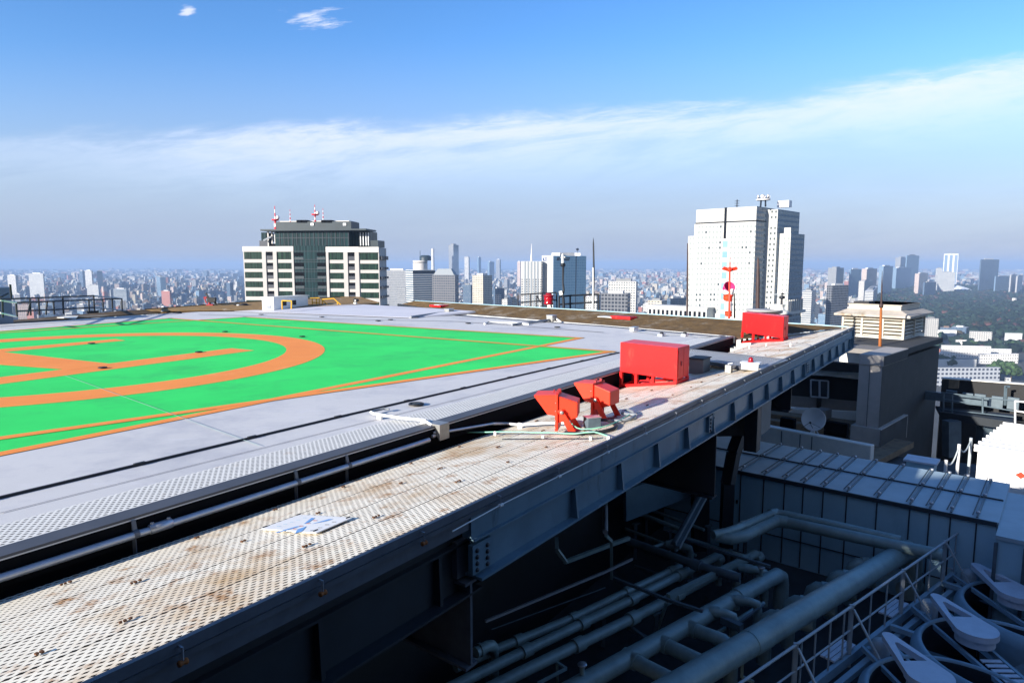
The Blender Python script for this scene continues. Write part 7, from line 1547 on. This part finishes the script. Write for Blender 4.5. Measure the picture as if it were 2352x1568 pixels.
t, fp, ld_, rd_, l, r, zt2 = landmark('mansard_tower', 'dark banded office block with a sloping mansard roof beside the round topped hotel', 'office block', x6(565), x6(815), x6(858), y6(480), 960, 15, 'dark_bands', 'roof_grey', plant=False)
c4 = [H3(q, zt2) for q in fp]; cc = sum(c4) / 4; tz = z_at(y6(412), 960)
b = MB(); b.hexa([q + (cc - q) * .10 * [1, 1, 0] for q in c4], [(q + (cc - q) * .42) * [1, 1, 0] + ZUP * tz for q in c4]); b.build('mansard_roof', 'rib_grey', t)
t, *_ = landmark('teal_roof_slab', 'long grey housing slab with a pale teal top storey right of the apartment tower', 'housing slab', 884, 936, 940, y6(430), 1350, 20, 'grey', 'roof_green')
v = MB(); 
landmark('low_grey_block', 'low grey blank block in front of the teal topped slab', 'block', x6(175), x6(262), x6(275), y6(615), 1150, 25, 'grey', 'roof_grey', plant=False)
# ---- others: left, middle and right edges in photo columns, top row, distance, turn
LM = [
 ('office_slab', 'beige office slab with a dark right flank right of the mansard block', 'office block', x6(1012), x6(1127), x6(1232), y6(485), 1150, 40, 'cream', 'roof_grey'),
 ('office_block', 'dark blue glass block left of the beige office slab', 'office block', x6(905), x6(990), x6(1010), y6(590), 1300, 30, 'dark', 'roof_white'),
 ('office_block', 'dark block between the beige slab and the small white block', 'office block', x6(1250), x6(1262), x6(1368), y6(630), 1250, 50, 'dark', 'roof_grey'),
 ('small_block', 'small white block in front of the dark block', 'block', x6(1262), x6(1312), x6(1322), y6(700), 1050, 30, 'white', 'roof_white'),
 ('small_block', 'white flat roofed block left of the fluted tower foot', 'block', x6(1340), x6(1400), x6(1450), y6(752), 1000, 40, 'white', 'roof_white'),
 ('small_block', 'cream block touching the fluted tower foot', 'block', x6(1405), x6(1480), x6(1510), y6(745), 1060, 40, 'cream', 'roof_white'),
 ('skyscraper', 'tall slender pale skyscraper on the horizon above the mansard block', 'skyscraper', x6(752), x6(800), x6(862), y6(150), 4300, 40, 'grey', 'roof_white'),
 ('skyscraper', 'small pale tower on the horizon, first right of the tall slender one', 'skyscraper', x6(925), x6(968), x6(985), y6(282), 4600, 40, 'white', 'roof_white'),
 ('skyscraper', 'small blue grey tower on the horizon, second right of the tall slender one', 'skyscraper', x6(1068), x6(1080), x6(1110), y6(285), 5200, 45, 'blue', 'roof_grey'),
 ('skyscraper', 'low blue grey tower on the horizon above the beige slab', 'skyscraper', x6(1182), x6(1200), x6(1255), y6(335), 4900, 45, 'blue', 'roof_grey'),
 ('skyscraper', 'faint grey tower on the horizon right of the low blue grey one', 'skyscraper', x6(1275), x6(1315), x6(1330), y6(310), 5400, 40, 'grey', 'roof_grey'),
 ('skyscraper', 'faint tower on the horizon just left of the fluted tower', 'skyscraper', x6(1510), x6(1545), x6(1555), y6(335), 3600, 40, 'pink', 'roof_grey'),
 ('stepped_office', 'tall pale office frame behind the dark gridded block', 'office block', 1397, 1462, 1464, 646, 850, 22, 'white', 'roof_white'),
 ('gridded_office', 'dark gridded office block in front of the pale office frame', 'office block', 1380, 1443, 1448, 674, 760, 20, 'dark_grid', 'roof_grey'),
 ('white_block', 'white block directly behind the maintenance railing', 'block', 1345, 1372, 1392, 682, 900, 40, 'white', 'roof_white'),
 ('dark_office', 'dark blue flat block left of the white tower wing', 'office block', 1532, 1542, 1576, 685, 1000, 50, 'dark', 'roof_grey'),
 ('apartment_block', 'cream balconied apartment block left of the white tower foot', 'apartment block', 1488, 1522, 1532, 690, 820, 35, 'cream', 'roof_white'),
 ('cylinder_office', 'dark gridded curved office building right of the white tower', 'office block', 1897, 1915, 1947, 655, 1150, 60, 'dark_grid', 'roof_grey'),
 ('banded_apartments', 'white banded apartment block beside the shaded flank of the white tower', 'apartment block', 1842, 1868, 1873, 668, 1100, 30, 'stripe', 'roof_white'),
 ('skyscraper', 'left one of the two pale twin towers far right', 'skyscraper', 2050, 2068, 2079, 592, 3600, 40, 'grey', 'roof_white'),
 ('skyscraper', 'right one of the two pale twin towers far right', 'skyscraper', 2079, 2082, 2104, 587, 3500, 55, 'blue', 'roof_white'),
 ('skyscraper', 'dark tower standing before the pale twin towers', 'skyscraper', 2043, 2060, 2088, 615, 3200, 45, 'blue', 'roof_grey'),
 ('skyscraper', 'pale framed tower with two tall dark bays far right', 'skyscraper', 2160, 2200, 2204, 583, 3800, 25, 'frame', 'roof_white'),
 ('banded_office', 'stepped white banded office before the pale framed tower', 'office block', 2150, 2196, 2207, 625, 2900, 25, 'stripe', 'roof_white'),
 ('banded_office', 'lower white banded office left part before the pale framed tower', 'office block', 2144, 2165, 2172, 616, 3000, 25, 'stripe', 'roof_white'),
 ('dark_tower', 'dark blue glass tower at far right above the woodland', 'skyscraper', 2251, 2253, 2287, 596, 3000, 62, 'dark', 'roof_grey'),
 ('dark_office', 'low dark blue office right of the dark tower', 'office block', 2285, 2290, 2318, 634, 2900, 55, 'blue', 'roof_grey'),
 ('pale_tower', 'slim pale tower right of the low dark office', 'tower', 2317, 2325, 2330, 632, 2800, 40, 'stripe', 'roof_white'),
 ('pale_tower', 'slim cream tower at the far right edge', 'tower', 2330, 2340, 2345, 634, 2750, 40, 'white', 'roof_white'),
 ('office_block', 'pale office with grey flank above the curved dark office', 'office block', 1898, 1922, 1934, 615, 2300, 40, 'grey', 'roof_white'),
 ('office_block', 'blue grey office left of the rusted rod tip', 'office block', 1952, 1955, 1974, 618, 2400, 55, 'blue', 'roof_grey'),
 ('office_block', 'pinkish office just behind the rusted rod tip', 'office block', 1975, 1992, 2010, 617, 2500, 45, 'pink', 'roof_grey'),
 ('office_block', 'broad blue grey office behind the rusted rod', 'office block', 2014, 2030, 2046, 611, 2700, 45, 'blue', 'roof_grey'),
 ('office_block', 'pinkish block below the twin towers', 'office block', 2097, 2113, 2127, 628, 2700, 40, 'pink', 'roof_grey'),
 ('apartment_block', 'white apartment block at the left edge of the woodland', 'apartment block', 1970, 1988, 2002, 645, 1900, 40, 'white', 'roof_white'),
 ('apartment_block', 'white banded block above the louvred house', 'apartment block', 1985, 2010, 2016, 668, 1500, 30, 'stripe', 'roof_white'),
 ('office_block', 'dark block under the banded offices', 'office block', 2123, 2127, 2147, 648, 2500, 50, 'dark', 'roof_grey'),
 ('residential_tower', 'pale tower with a dark flank at the far left edge', 'residential tower', 22, 33, 47, 632, 2600, 45, 'white', 'roof_grey'),
 ('residential_tower', 'banded pale tower with a dark flank, second from the far left', 'residential tower', 71, 97, 107, 628, 2500, 28, 'stripe', 'roof_grey'),
 ('residential_tower', 'first dark tower of the group of three left of the pink block', 'residential tower', 186, 188, 200, 622, 3200, 55, 'dark', 'roof_grey'),
 ('residential_tower', 'middle tower of the group of three with a pale left face', 'residential tower', 200, 209, 217, 621, 3100, 45, 'white', 'roof_grey'),
 ('residential_tower', 'broad dark tower, rightmost of the group of three', 'residential tower', 217, 221, 240, 622, 3000, 60, 'dark', 'roof_grey'),
 ('white_block', 'white block at the foot of the group of three towers', 'block', 202, 222, 225, 654, 2500, 25, 'stripe', 'roof_white'),
 ('dark_tower', 'dark blue tower with a pale sloping top left of the apartment tower', 'tower', 362, 366, 384, 636, 2300, 60, 'blue', 'roof_white'),
 ('banded_office', 'dark banded office with pale stripes above the black railing end', 'office block', 262, 286, 292, 663, 2000, 25, 'stripe2', 'roof_grey'),
 ('pink_block', 'pinkish red apartment block left of the dark floodlight', 'apartment block', 372, 386, 392, 668, 1950, 35, 'brick', 'roof_grey'),
 ('dark_block', 'small dark block left of the apartment tower', 'block', 522, 526, 538, 649, 2300, 50, 'dark', 'roof_grey'),
]
FA['dark_grid'] = facade('dark_grid', (.16, .17, .19), (.015, .02, .03), 4.2, 4., .72, .66, jit=.1)
FA['frame'] = facade('framed_tower', (.62, .63, .66), (.16, .24, .36), 200., 24., .6, .93, jit=.2)
FA['stripe2'] = facade('dark_stripes', (.30, .34, .38), (.02, .04, .07), 3.8, 60., 1., .6)
for a in LM:
    landmark(*a[:10], roof=a[10], plant=True)
qs = Yd(z6(565, 0), 4200.)[:2]; t = thing('chimney_stack', 'slender pale chimney stack on the horizon left of the tall slender skyscraper', 'chimney', H3(qs, GZ))
b = MB(); b.tube([H3(qs, GZ), H3(qs, z_at(y6(190), 4200))], [12, 9], 16); b.build('stack', 'apt_white', t)
# ---- white institutional blocks below the woodland (right)
xR = lambda X: zR(X, 0)[0]; yR = lambda Y: zR(0, Y)[1]
FA['inst'] = facade('institution_wall', (.70, .69, .67), (.10, .11, .12), 4.2, 3.4, .32, .45, jit=.1)
FA['instblank'] = facade('blank_wall', (.72, .72, .71), (.5, .5, .5), 30., 30., .02, .02)
FA['squares'] = facade('square_window_wall', (.36, .39, .44), (.03, .04, .07), 4.6, 4.6, .58, .5, jit=.12)  # shade on this block put into a blue-grey wall colour
def rdist(yb, zb_=GZ): return (3 - zb_) * f / (yb - yh)
def inst(label, X0, X1, X2, Ytop, Ybase, phi, fac, roof='roof_white', name='institution', cat='building', plant=False):
    d_ = rdist(yR(Ybase)); return landmark(name, label, cat, xR(X0), xR(X1), xR(X2), yR(Ytop), d_, phi, fac, roof, plant=plant)
inst('large blank white hall left below the woodland', 1285, 1690, 1705, 990, 1090, 8, 'instblank')
inst('white block with stepped roof right below the woodland', 1800, 2075, 2170, 1010, 1140, 25, 'white')
inst('small white penthouse block above the stepped white block', 1830, 1975, 1985, 962, 1030, 20, 'white')
inst('big white blank block at the right edge below the woodland', 2195, 2400, 2420, 1025, 1150, 10, 'instblank')
inst('broad white institution with two rows of small windows', 1520, 2075, 2130, 1165, 1300, 12, 'inst')
inst('upper storey block on the broad white institution', 1670, 1970, 1985, 1100, 1170, 10, 'inst')
inst('cream wing with arched windows at the right edge', 1940, 2380, 2400, 1245, 1350, -4, 'inst')
inst('cream upper wing right of the broad white institution', 2000, 2300, 2350, 1195, 1270, 10, 'inst')
inst('small white annex with four windows right of the shaft', 1490, 1645, 1650, 1235, 1310, 10, 'inst')
inst('grey blue block with regular square windows beside the shaft', 1300, 2195, 2212, 1392, 1590, -2, 'squares', 'roof_grey')
inst('grey upper block behind the square windowed block', 1480, 1930, 1940, 1305, 1400, 0, 'instblank', 'roof_grey')
inst('small white house at the right edge above the terrace', 2235, 2320, 2345, 1510, 1600, 20, 'white')
inst('white drum shaped block left of the louvred house', 75, 200, 215, 905, 985, 20, 'instblank')
inst('white flat block behind the left end of the louvred house', 280, 385, 400, 890, 975, 20, 'instblank')
inst('pale pinkish low hall behind the curved dark office', 60, 230, 245, 775, 850, 15, 'pink', 'roof_rust')
inst('long low dark roofed hall left of the louvred house', 140, 400, 420, 840, 900, 12, 'brown', 'roof_rust')
inst('white block at the left edge of the roof house', 430, 520, 530, 742, 800, 15, 'instblank')
# tent roofed pavilion in the park
qp_ = Yd((2203, 608), 3150.)[:2]; t = thing('tent_pavilion', 'white tent roofed pavilion at the far edge of the woodland', 'pavilion', H3(qp_, GZ))
b = MB(); R0_ = 62 * .0 + (1760 - 1410) * .5 * .21554 / f * 3150; zb_ = z_at(yR(585), 3150); b.lathe(H3(qp_, zb_), [(R0_, 0), (R0_ * .55, (z_at(yR(540), 3150) - zb_)), (R0_ * .2, (z_at(yR(520), 3150) - zb_)), (0, (z_at(yR(510), 3150) - zb_))], 8, smooth=False); b.build('roof', 'dish', t)
b = MB(); b.lathe(H3(qp_, GZ), [(R0_ * .9, 0), (R0_ * .9, zb_ - GZ)], 16); b.build('wall', 'roof_grey', t)
qk = Yd(zR(2245, 720), rdist(yR(740)))[:2]; b = MB(); b.box(H3(qk, GZ + 14), 9, 9, 28, .5); tag(b.build('pump_house', 'apt_white'), 'single small white house standing alone in the woodland', 'house')
# ------------------------------------------------------------------ ground sheet
gm = bpy.data.materials.new('city_ground'); gm.use_nodes = True; nt = gm.node_tree; bs = nt.nodes['Principled BSDF']; bs.inputs['Roughness'].default_value = .9
g = nd(nt, 'ShaderNodeNewGeometry'); n = nd(nt, 'ShaderNodeTexNoise'); n.inputs['Scale'].default_value = .004; n.inputs['Detail'].default_value = 10; n.inputs['Roughness'].default_value = .7; nt.links.new(g.outputs['Position'], n.inputs['Vector'])
r = nd(nt, 'ShaderNodeValToRGB'); e = r.color_ramp.elements; e[0].position = .35; e[1].position = .68; e[0].color = (.018, .028, .022, 1); e[1].color = (.09, .09, .095, 1); nt.links.new(n.outputs['Fac'], r.inputs['Fac']); nt.links.new(r.outputs['Color'], bs.inputs['Base Color'])
b = MB(); NX = 24
ys_ = [-400] + list(np.linspace(0, 26000, NX)); xs2 = np.linspace(-24000, 24000, NX + 1)
vs2 = [(x, y, GZ) for y in ys_ for x in xs2]; fs2 = [(j * (NX + 1) + i, j * (NX + 1) + i + 1, (j + 1) * (NX + 1) + i + 1, (j + 1) * (NX + 1) + i) for j in range(len(ys_) - 1) for i in range(NX)]
b.add(vs2, fs2); structure(b.build('ground', gm))
# ------------------------------------------------------------------ ordinary city blocks
def edge_y(x):         # lowest photo row at which the ground is still seen over the roof
    return np.interp(x, [0, 120, 285, 480, 620, 800, 930, 1000, 1400, 1700, 1840, 1925, 1926, 2130, 2131, 2352], [725, 720, 712, 700, 690, 700, 690, 695, 717, 735, 756, 755, 702, 700, 880, 905])
occl = []              # photo rectangles wholly hidden behind near towers
occl.append((557, 886, 566, 800)); occl.append((1593, 1842, 545, 800)); occl.append((1197, 1345, 600, 800))
gen_v, gen_f = [], []
park = lambda x, y: 0
def in_park(px, py): return (px > 1985 + max(0, (700 - py)) * .5) & (py > 661) & (py < np.interp(px, [1985, 2120, 2200, 2352], [760, 760, 770, 782]))
lots = []
def scatter(d0_, d1_, cell, size, hmu, hmax):
    d_ = d0_
    while d_ < d1_:
        hw = .80 * d_; nx = int(2 * hw / cell)
        xs = -hw + (np.arange(nx) + rng.uniform(.15, .85, nx)) * cell; yy_ = d_ + rng.uniform(-.4, .4, nx) * cell
        keep = rng.uniform(size=nx) < .86
        for x, y in zip(xs[keep], yy_[keep]):
            px = 1176 + f * x / y; py = yh + 133 * f / y
            if px < -30 or px > 2380: continue
            h = float(min(hmax, rng.gamma(1.7, hmu / 1.7) + 5)); sx_ = size * rng.uniform(.45, 1.15); sy_ = size * rng.uniform(.45, 1.1)
            if h > 30: sx_ *= 1.1; sy_ *= 1.1
            pt = yh + (133 - h) * f / y
            if pt > edge_y(px) + 2: continue
            if in_park(px, py): continue
            if any(a - 2 < px < c + 2 and pt > q_ for a, c, q_, _ in occl): continue
            if px > 1925 and px < 2132 and pt > 700: continue
            if 2160 < px and py > 775: continue
            lots.append((x, y, sx_, sy_, h, px, pt))
        d_ += cell
scatter(1000, 1750, 34, 22, 13, 45)
scatter(1750, 3000, 23, 15, 10, 48)
scatter(3000, 4800, 31, 20, 11, 60)
scatter(4800, 8000, 56, 36, 13, 80)
scatter(8000, 14500, 125, 80, 14, 110)
# keep lots clear of the modelled landmarks
lmk = [(a[3], a[5], a[6], a[7]) for a in LM]
def blocked(l):
    x, y, a, c, h, px, pt = l; w_ = f * 20 / y
    for x0, x1, yt, dd in lmk:
        if x0 - w_ - 2 < px < x1 + w_ + 2 and y < dd + 120 and (pt < yt + 25 or abs(y - dd) < 80): return True
    return False
lots = [l for l in lots if not blocked(l)]
area = np.array([l[2] * min(l[4], max(3., (edge_y(l[5]) - l[6]) * l[1] / f)) / l[1] ** 2 for l in lots])
order = np.argsort(-area); NI = 235
kinds = ['white', 'white', 'pink', 'cream', 'grey', 'grey', 'grey', 'stripe', 'dark', 'dark', 'blue', 'blue', 'brown', 'brick', 'white', 'brown']
word = dict(white='white', pink='pinkish', cream='cream', grey='grey', stripe='white banded', dark='dark glass', blue='blue glass', brick='brick red', brown='brown')
zones = [(70, 'at the far left edge behind the black railing'), (185, 'behind the left half of the black railing'), (290, 'behind the right end of the black railing'), (365, 'between the railing end and the pinkish red block'), (470, 'above the dark floodlight at the deck edge'), (557, 'just left of the apartment tower'), (890, 'behind the apartment tower'), (935, 'right of the apartment tower'), (1058, 'around the round topped hotel'), (1085, 'between mansard block and beige slab'), (1197, 'between the beige slab and the fluted tower'), (1345, 'behind the blue glass tower'), (1465, 'around the gridded office'), (1530, 'left of the white tower podium'), (1600, 'beside the left wing of the white tower'), (1845, 'behind the white tower'), (1900, 'right of the white tower flank'), (1950, 'around the curved dark office'), (2020, 'left of the rusted rod'), (2130, 'right of the rusted rod'), (2250, 'behind the tent pavilion'), (2400, 'at the far right beyond the woodland')]
def fp_of(l, rnd):
    x, y, a, c, h, px, pt = l; phi = rnd
    ca, sa = math.cos(phi), math.sin(phi); return [np.array([x + ca * u_ - sa * v_, y + sa * u_ + ca * v_]) for u_, v_ in ((-a / 2, -c / 2), (a / 2, -c / 2), (a / 2, c / 2), (-a / 2, c / 2))]
phis = rng.choice([-.75, -.6, -.25, -.9, .2], len(lots)) + rng.normal(0, .12, len(lots))
kidx = rng.integers(0, len(kinds), len(lots)); ridx = rng.integers(0, len(ROOFS), len(lots))
big = set(order[:NI].tolist()); seen = {}
SV, SF, SU, SM = [], [], [], []
mats_all = [FA[k] for k in dict.fromkeys(kinds)]; mi = {k: i for i, k in enumerate(dict.fromkeys(kinds))}; roofs_u = list(dict.fromkeys(ROOFS)); rmi = {k: len(mats_all) + i for i, k in enumerate(roofs_u)}
for i, l in enumerate(lots):
    kd = kinds[kidx[i]]; ro = ROOFS[ridx[i]]; fp = fp_of(l, phis[i]); x, y, a, c, h, px, pt = l
    if i in big:
        z_ = next(w_ for e_, w_ in zones if px < e_); form = 'tower' if h > 38 else ('block' if h > 14 else 'low house')
        dist_ = 'near ' if y < 1750 else ('' if y < 2600 else 'distant ')
        lab = f'{dist_}{word[kd]} {form} {z_}'
        v, fs, uv, ms = [], [], [], []; uvbox(v, fs, uv, ms, fp, GZ, GZ + h)
        cx = (fp[0] + fp[2]) / 2; s_ = [cx + (q - cx) * .45 for q in fp]; uvbox(v, fs, uv, ms, s_, GZ + h, GZ + h + 2.5, 1, 1)
        o = mesh_uv('city_block' if form != 'low house' else 'city_house', v, fs, uv, ms, [FA[kd], M[ro]]); tag(o, lab, 'tower' if form == 'tower' else ('building' if form == 'block' else 'house'), 'ordinary city buildings on the plain')
    else:
        n0 = len(SF); uvbox(SV, SF, SU, SM, fp, GZ, GZ + h, mi[kd], rmi[ro])
        if y < 5000 and h > 12:
            cx = (fp[0] + fp[2]) / 2; uvbox(SV, SF, SU, SM, [cx + (q - cx) * .4 + np.array([3., 0]) for q in fp], GZ + h, GZ + h + 3, rmi[ro], rmi[ro])
o = mesh_uv('distant_city', SV, SF, SU, SM, mats_all + [M[k] for k in roofs_u]); o['kind'] = 'stuff'; o['label'] = 'mass of small distant city buildings out to the hazy horizon'; o['category'] = 'city'
print('LOTS', len(lots))
# ------------------------------------------------------------------ trees: woodland, street trees
wm = bpy.data.materials.new('woodland_foliage'); wm.use_nodes = True; nt = wm.node_tree; bs = nt.nodes['Principled BSDF']; bs.inputs['Roughness'].default_value = .9; bs.inputs['Specular IOR Level'].default_value = .1
at_ = nd(nt, 'ShaderNodeAttribute', attribute_name='leafcol'); g = nd(nt, 'ShaderNodeNewGeometry'); n = nd(nt, 'ShaderNodeTexNoise'); n.inputs['Scale'].default_value = .35; n.inputs['Detail'].default_value = 4; nt.links.new(g.outputs['Position'], n.inputs['Vector'])
mr = nd(nt, 'ShaderNodeMapRange'); mr.inputs['From Min'].default_value = .3; mr.inputs['From Max'].default_value = .7; mr.inputs['To Min'].default_value = .55; mr.inputs['To Max'].default_value = 1.4; nt.links.new(n.outputs['Fac'], mr.inputs['Value'])
mv = nd(nt, 'ShaderNodeVectorMath', operation='SCALE'); nt.links.new(at_.outputs['Color'], mv.inputs[0]); nt.links.new(mr.outputs['Result'], mv.inputs['Scale']); nt.links.new(mv.outputs[0], bs.inputs['Base Color'])
def ico():
    import bmesh
    bm = bmesh.new(); bmesh.ops.create_icosphere(bm, subdivisions=2, radius=1.); v = np.array([q.co[:] for q in bm.verts]); fs = np.array([[q.index for q in p.verts] for p in bm.faces]); bm.free(); return v, fs
IV, IF = ico()
def crowns(name, cs, mat):
    """cs: rows of x, y, z, radius, height, r, g, b"""
    n = len(cs); nv = len(IV); V = np.zeros((n, nv, 3), np.float32)
    for k in range(n):
        x, y, z, r_, h_ = cs[k][:5]; j = 1 + rng.normal(0, .20, nv)[:, None]; V[k] = IV * j * [r_, r_, h_] + [x, y, z]
    Fs = (IF[None] + (np.arange(n) * nv)[:, None, None]).reshape(-1, 3)
    me = bpy.data.meshes.new(name); me.vertices.add(n * nv); me.vertices.foreach_set('co', V.ravel()); me.loops.add(Fs.size); me.loops.foreach_set('vertex_index', Fs.astype(np.int32).ravel())
    me.polygons.add(len(Fs)); me.polygons.foreach_set('loop_start', np.arange(len(Fs), dtype=np.int32) * 3); me.polygons.foreach_set('loop_total', np.full(len(Fs), 3, np.int32)); me.update()
    ca = me.color_attributes.new('leafcol', 'FLOAT_COLOR', 'POINT'); C4 = np.ones((n, nv, 4), np.float32); C4[:, :, :3] = np.array([q[5:8] for q in cs])[:, None, :]; ca.data.foreach_set('color', C4.ravel())
    me.materials.append(mat); o = bpy.data.objects.new(name, me); col.objects.link(o); return o
def leafc():
    k = rng.uniform()
    if k < .05: c = np.array([.10, .05, .045])
    elif k < .10: c = np.array([.06, .05, .03])
    else: c = np.array([.016, .030, .020]) * rng.uniform(.6, 1.8)
    return c * rng.uniform(.8, 1.2)
cs = []
d_ = 1130.
while d_ < 4300:
    st_ = 13. if d_ < 2200 else 17.
    x0_ = (1960 - 1176) / f * d_; x1_ = (2390 - 1176) / f * d_
    for x in np.arange(x0_, x1_, st_):
        xx, y2 = x + rng.uniform(-5, 5), d_ + rng.uniform(-5, 5); px = 1176 + f * xx / y2; py = yh + 133 * f / y2
        if not in_park(px, py): continue
        if abs(xx - qp_[0]) < R0_ * 1.15 and abs(y2 - qp_[1]) < R0_ * 1.15: continue
        if math.hypot(xx - qk[0], y2 - qk[1]) < 14: continue
        r_ = rng.uniform(6, 10.5); h_ = rng.uniform(5, 10); cs.append((xx, y2, GZ + 7 + h_ * .3 + rng.uniform(0, 3), r_, h_, *leafc()))
    d_ += st_
o = crowns('woodland', cs, wm); o['kind'] = 'stuff'; o['label'] = 'broad dark woodland with scattered brown crowns at the right'; o['category'] = 'woodland'
cs = []
for k in range(5200):         # greenery between the houses
    y2 = 1000 + 4500 * rng.uniform() ** 1.5; px = rng.uniform(-20, 2370); py = yh + 133 * f / y2
    if py > edge_y(px) + 10 or in_park(px, py) or any(a < px < c and py > q_ for a, c, q_, _ in occl): continue
    r_ = rng.uniform(5, 9); cs.append(((px - 1176) / f * y2, y2, GZ + 6, r_, rng.uniform(4, 8), *leafc()))
o = crowns('street_greenery', cs, wm); o['kind'] = 'stuff'; o['label'] = 'small trees scattered between the city houses'; o['category'] = 'greenery'
M['bark'] = pbr('bark', (.08, .06, .045), .9)
def park_tree(px, ytop, ybase, wpx, label):
    d_ = rdist(ybase); q = Yd((px, yh), d_)[:2]; H_ = (ybase - ytop) * d_ / f; R__ = wpx * .5 * d_ / f
    t = thing('park_tree', label, 'tree', H3(q, GZ), 'trees among the white institutions')
    b = MB(); b.tube([H3(q, GZ), H3(q, GZ + H_ * .45), H3(q + np.array([.6, 0]), GZ + H_ * .8)], [R__ * .07, R__ * .05, R__ * .02], 8); b.build('trunk', 'bark', t)
    cc = []
    for k in range(46):
        a = rng.uniform(0, 6.28); rr_ = R__ * .75 * math.sqrt(rng.uniform()); zz = GZ + H_ * rng.uniform(.38, .9); s = 1 - abs((zz - GZ) / H_ - .55)
        c_ = np.array([.03, .055, .022]) * rng.uniform(.6, 1.9); cc.append((q[0] + math.cos(a) * rr_ * s, q[1] + math.sin(a) * rr_ * s, zz, R__ * rng.uniform(.16, .30), R__ * rng.uniform(.14, .26), *c_))
    o = crowns('crown', cc, wm); me = o.data; co_ = np.zeros(len(me.vertices) * 3, np.float32); me.vertices.foreach_get('co', co_); me.vertices.foreach_set('co', (co_.reshape(-1, 3) - np.array(t.location)).astype(np.float32).ravel()); me.update(); o.parent = t
for px, yt, yb, w_, lab in ((2248, 781, 806, 24, 'round dark tree between the stepped white block and the blank block'), (2344, 783, 806, 26, 'dark tree at the right edge before the blank white block'), (2318, 830, 870, 60, 'broad green tree right of the square windowed block'), (2345, 832, 880, 50, 'broad green tree at the right edge below the cream wing'), (2185, 822, 842, 70, 'wide clipped dark tree row on the roof edge before the grey upper block'), (2290, 745, 765, 30, 'brownish tree at the front edge of the woodland')):
    park_tree(px, yt, yb, w_, lab)
# ------------------------------------------------------------------ the air over the city
hm = bpy.data.materials.new('haze'); hm.use_nodes = True; nt = hm.node_tree; nt.nodes.clear()
pv = nd(nt, 'ShaderNodeVolumePrincipled'); pv.inputs['Color'].default_value = (.41, .59, .90, 1); pv.inputs['Density'].default_value = HAZE; pv.inputs['Anisotropy'].default_value = .0
mo = nd(nt, 'ShaderNodeOutputMaterial'); nt.links.new(pv.outputs[0], mo.inputs['Volume'])
b = MB(); b.hexa([np.array(q) for q in ((-24500, -450, GZ - 1.), (24500, -450, GZ - 1.), (24500, 26500, GZ - 1.), (-24500, 26500, GZ - 1.))], [np.array(q) for q in ((-24500, -450, 75.), (24500, -450, 75.), (24500, 26500, 75.), (-24500, 26500, 75.))])
o = b.build('haze', hm); o['kind'] = 'stuff'
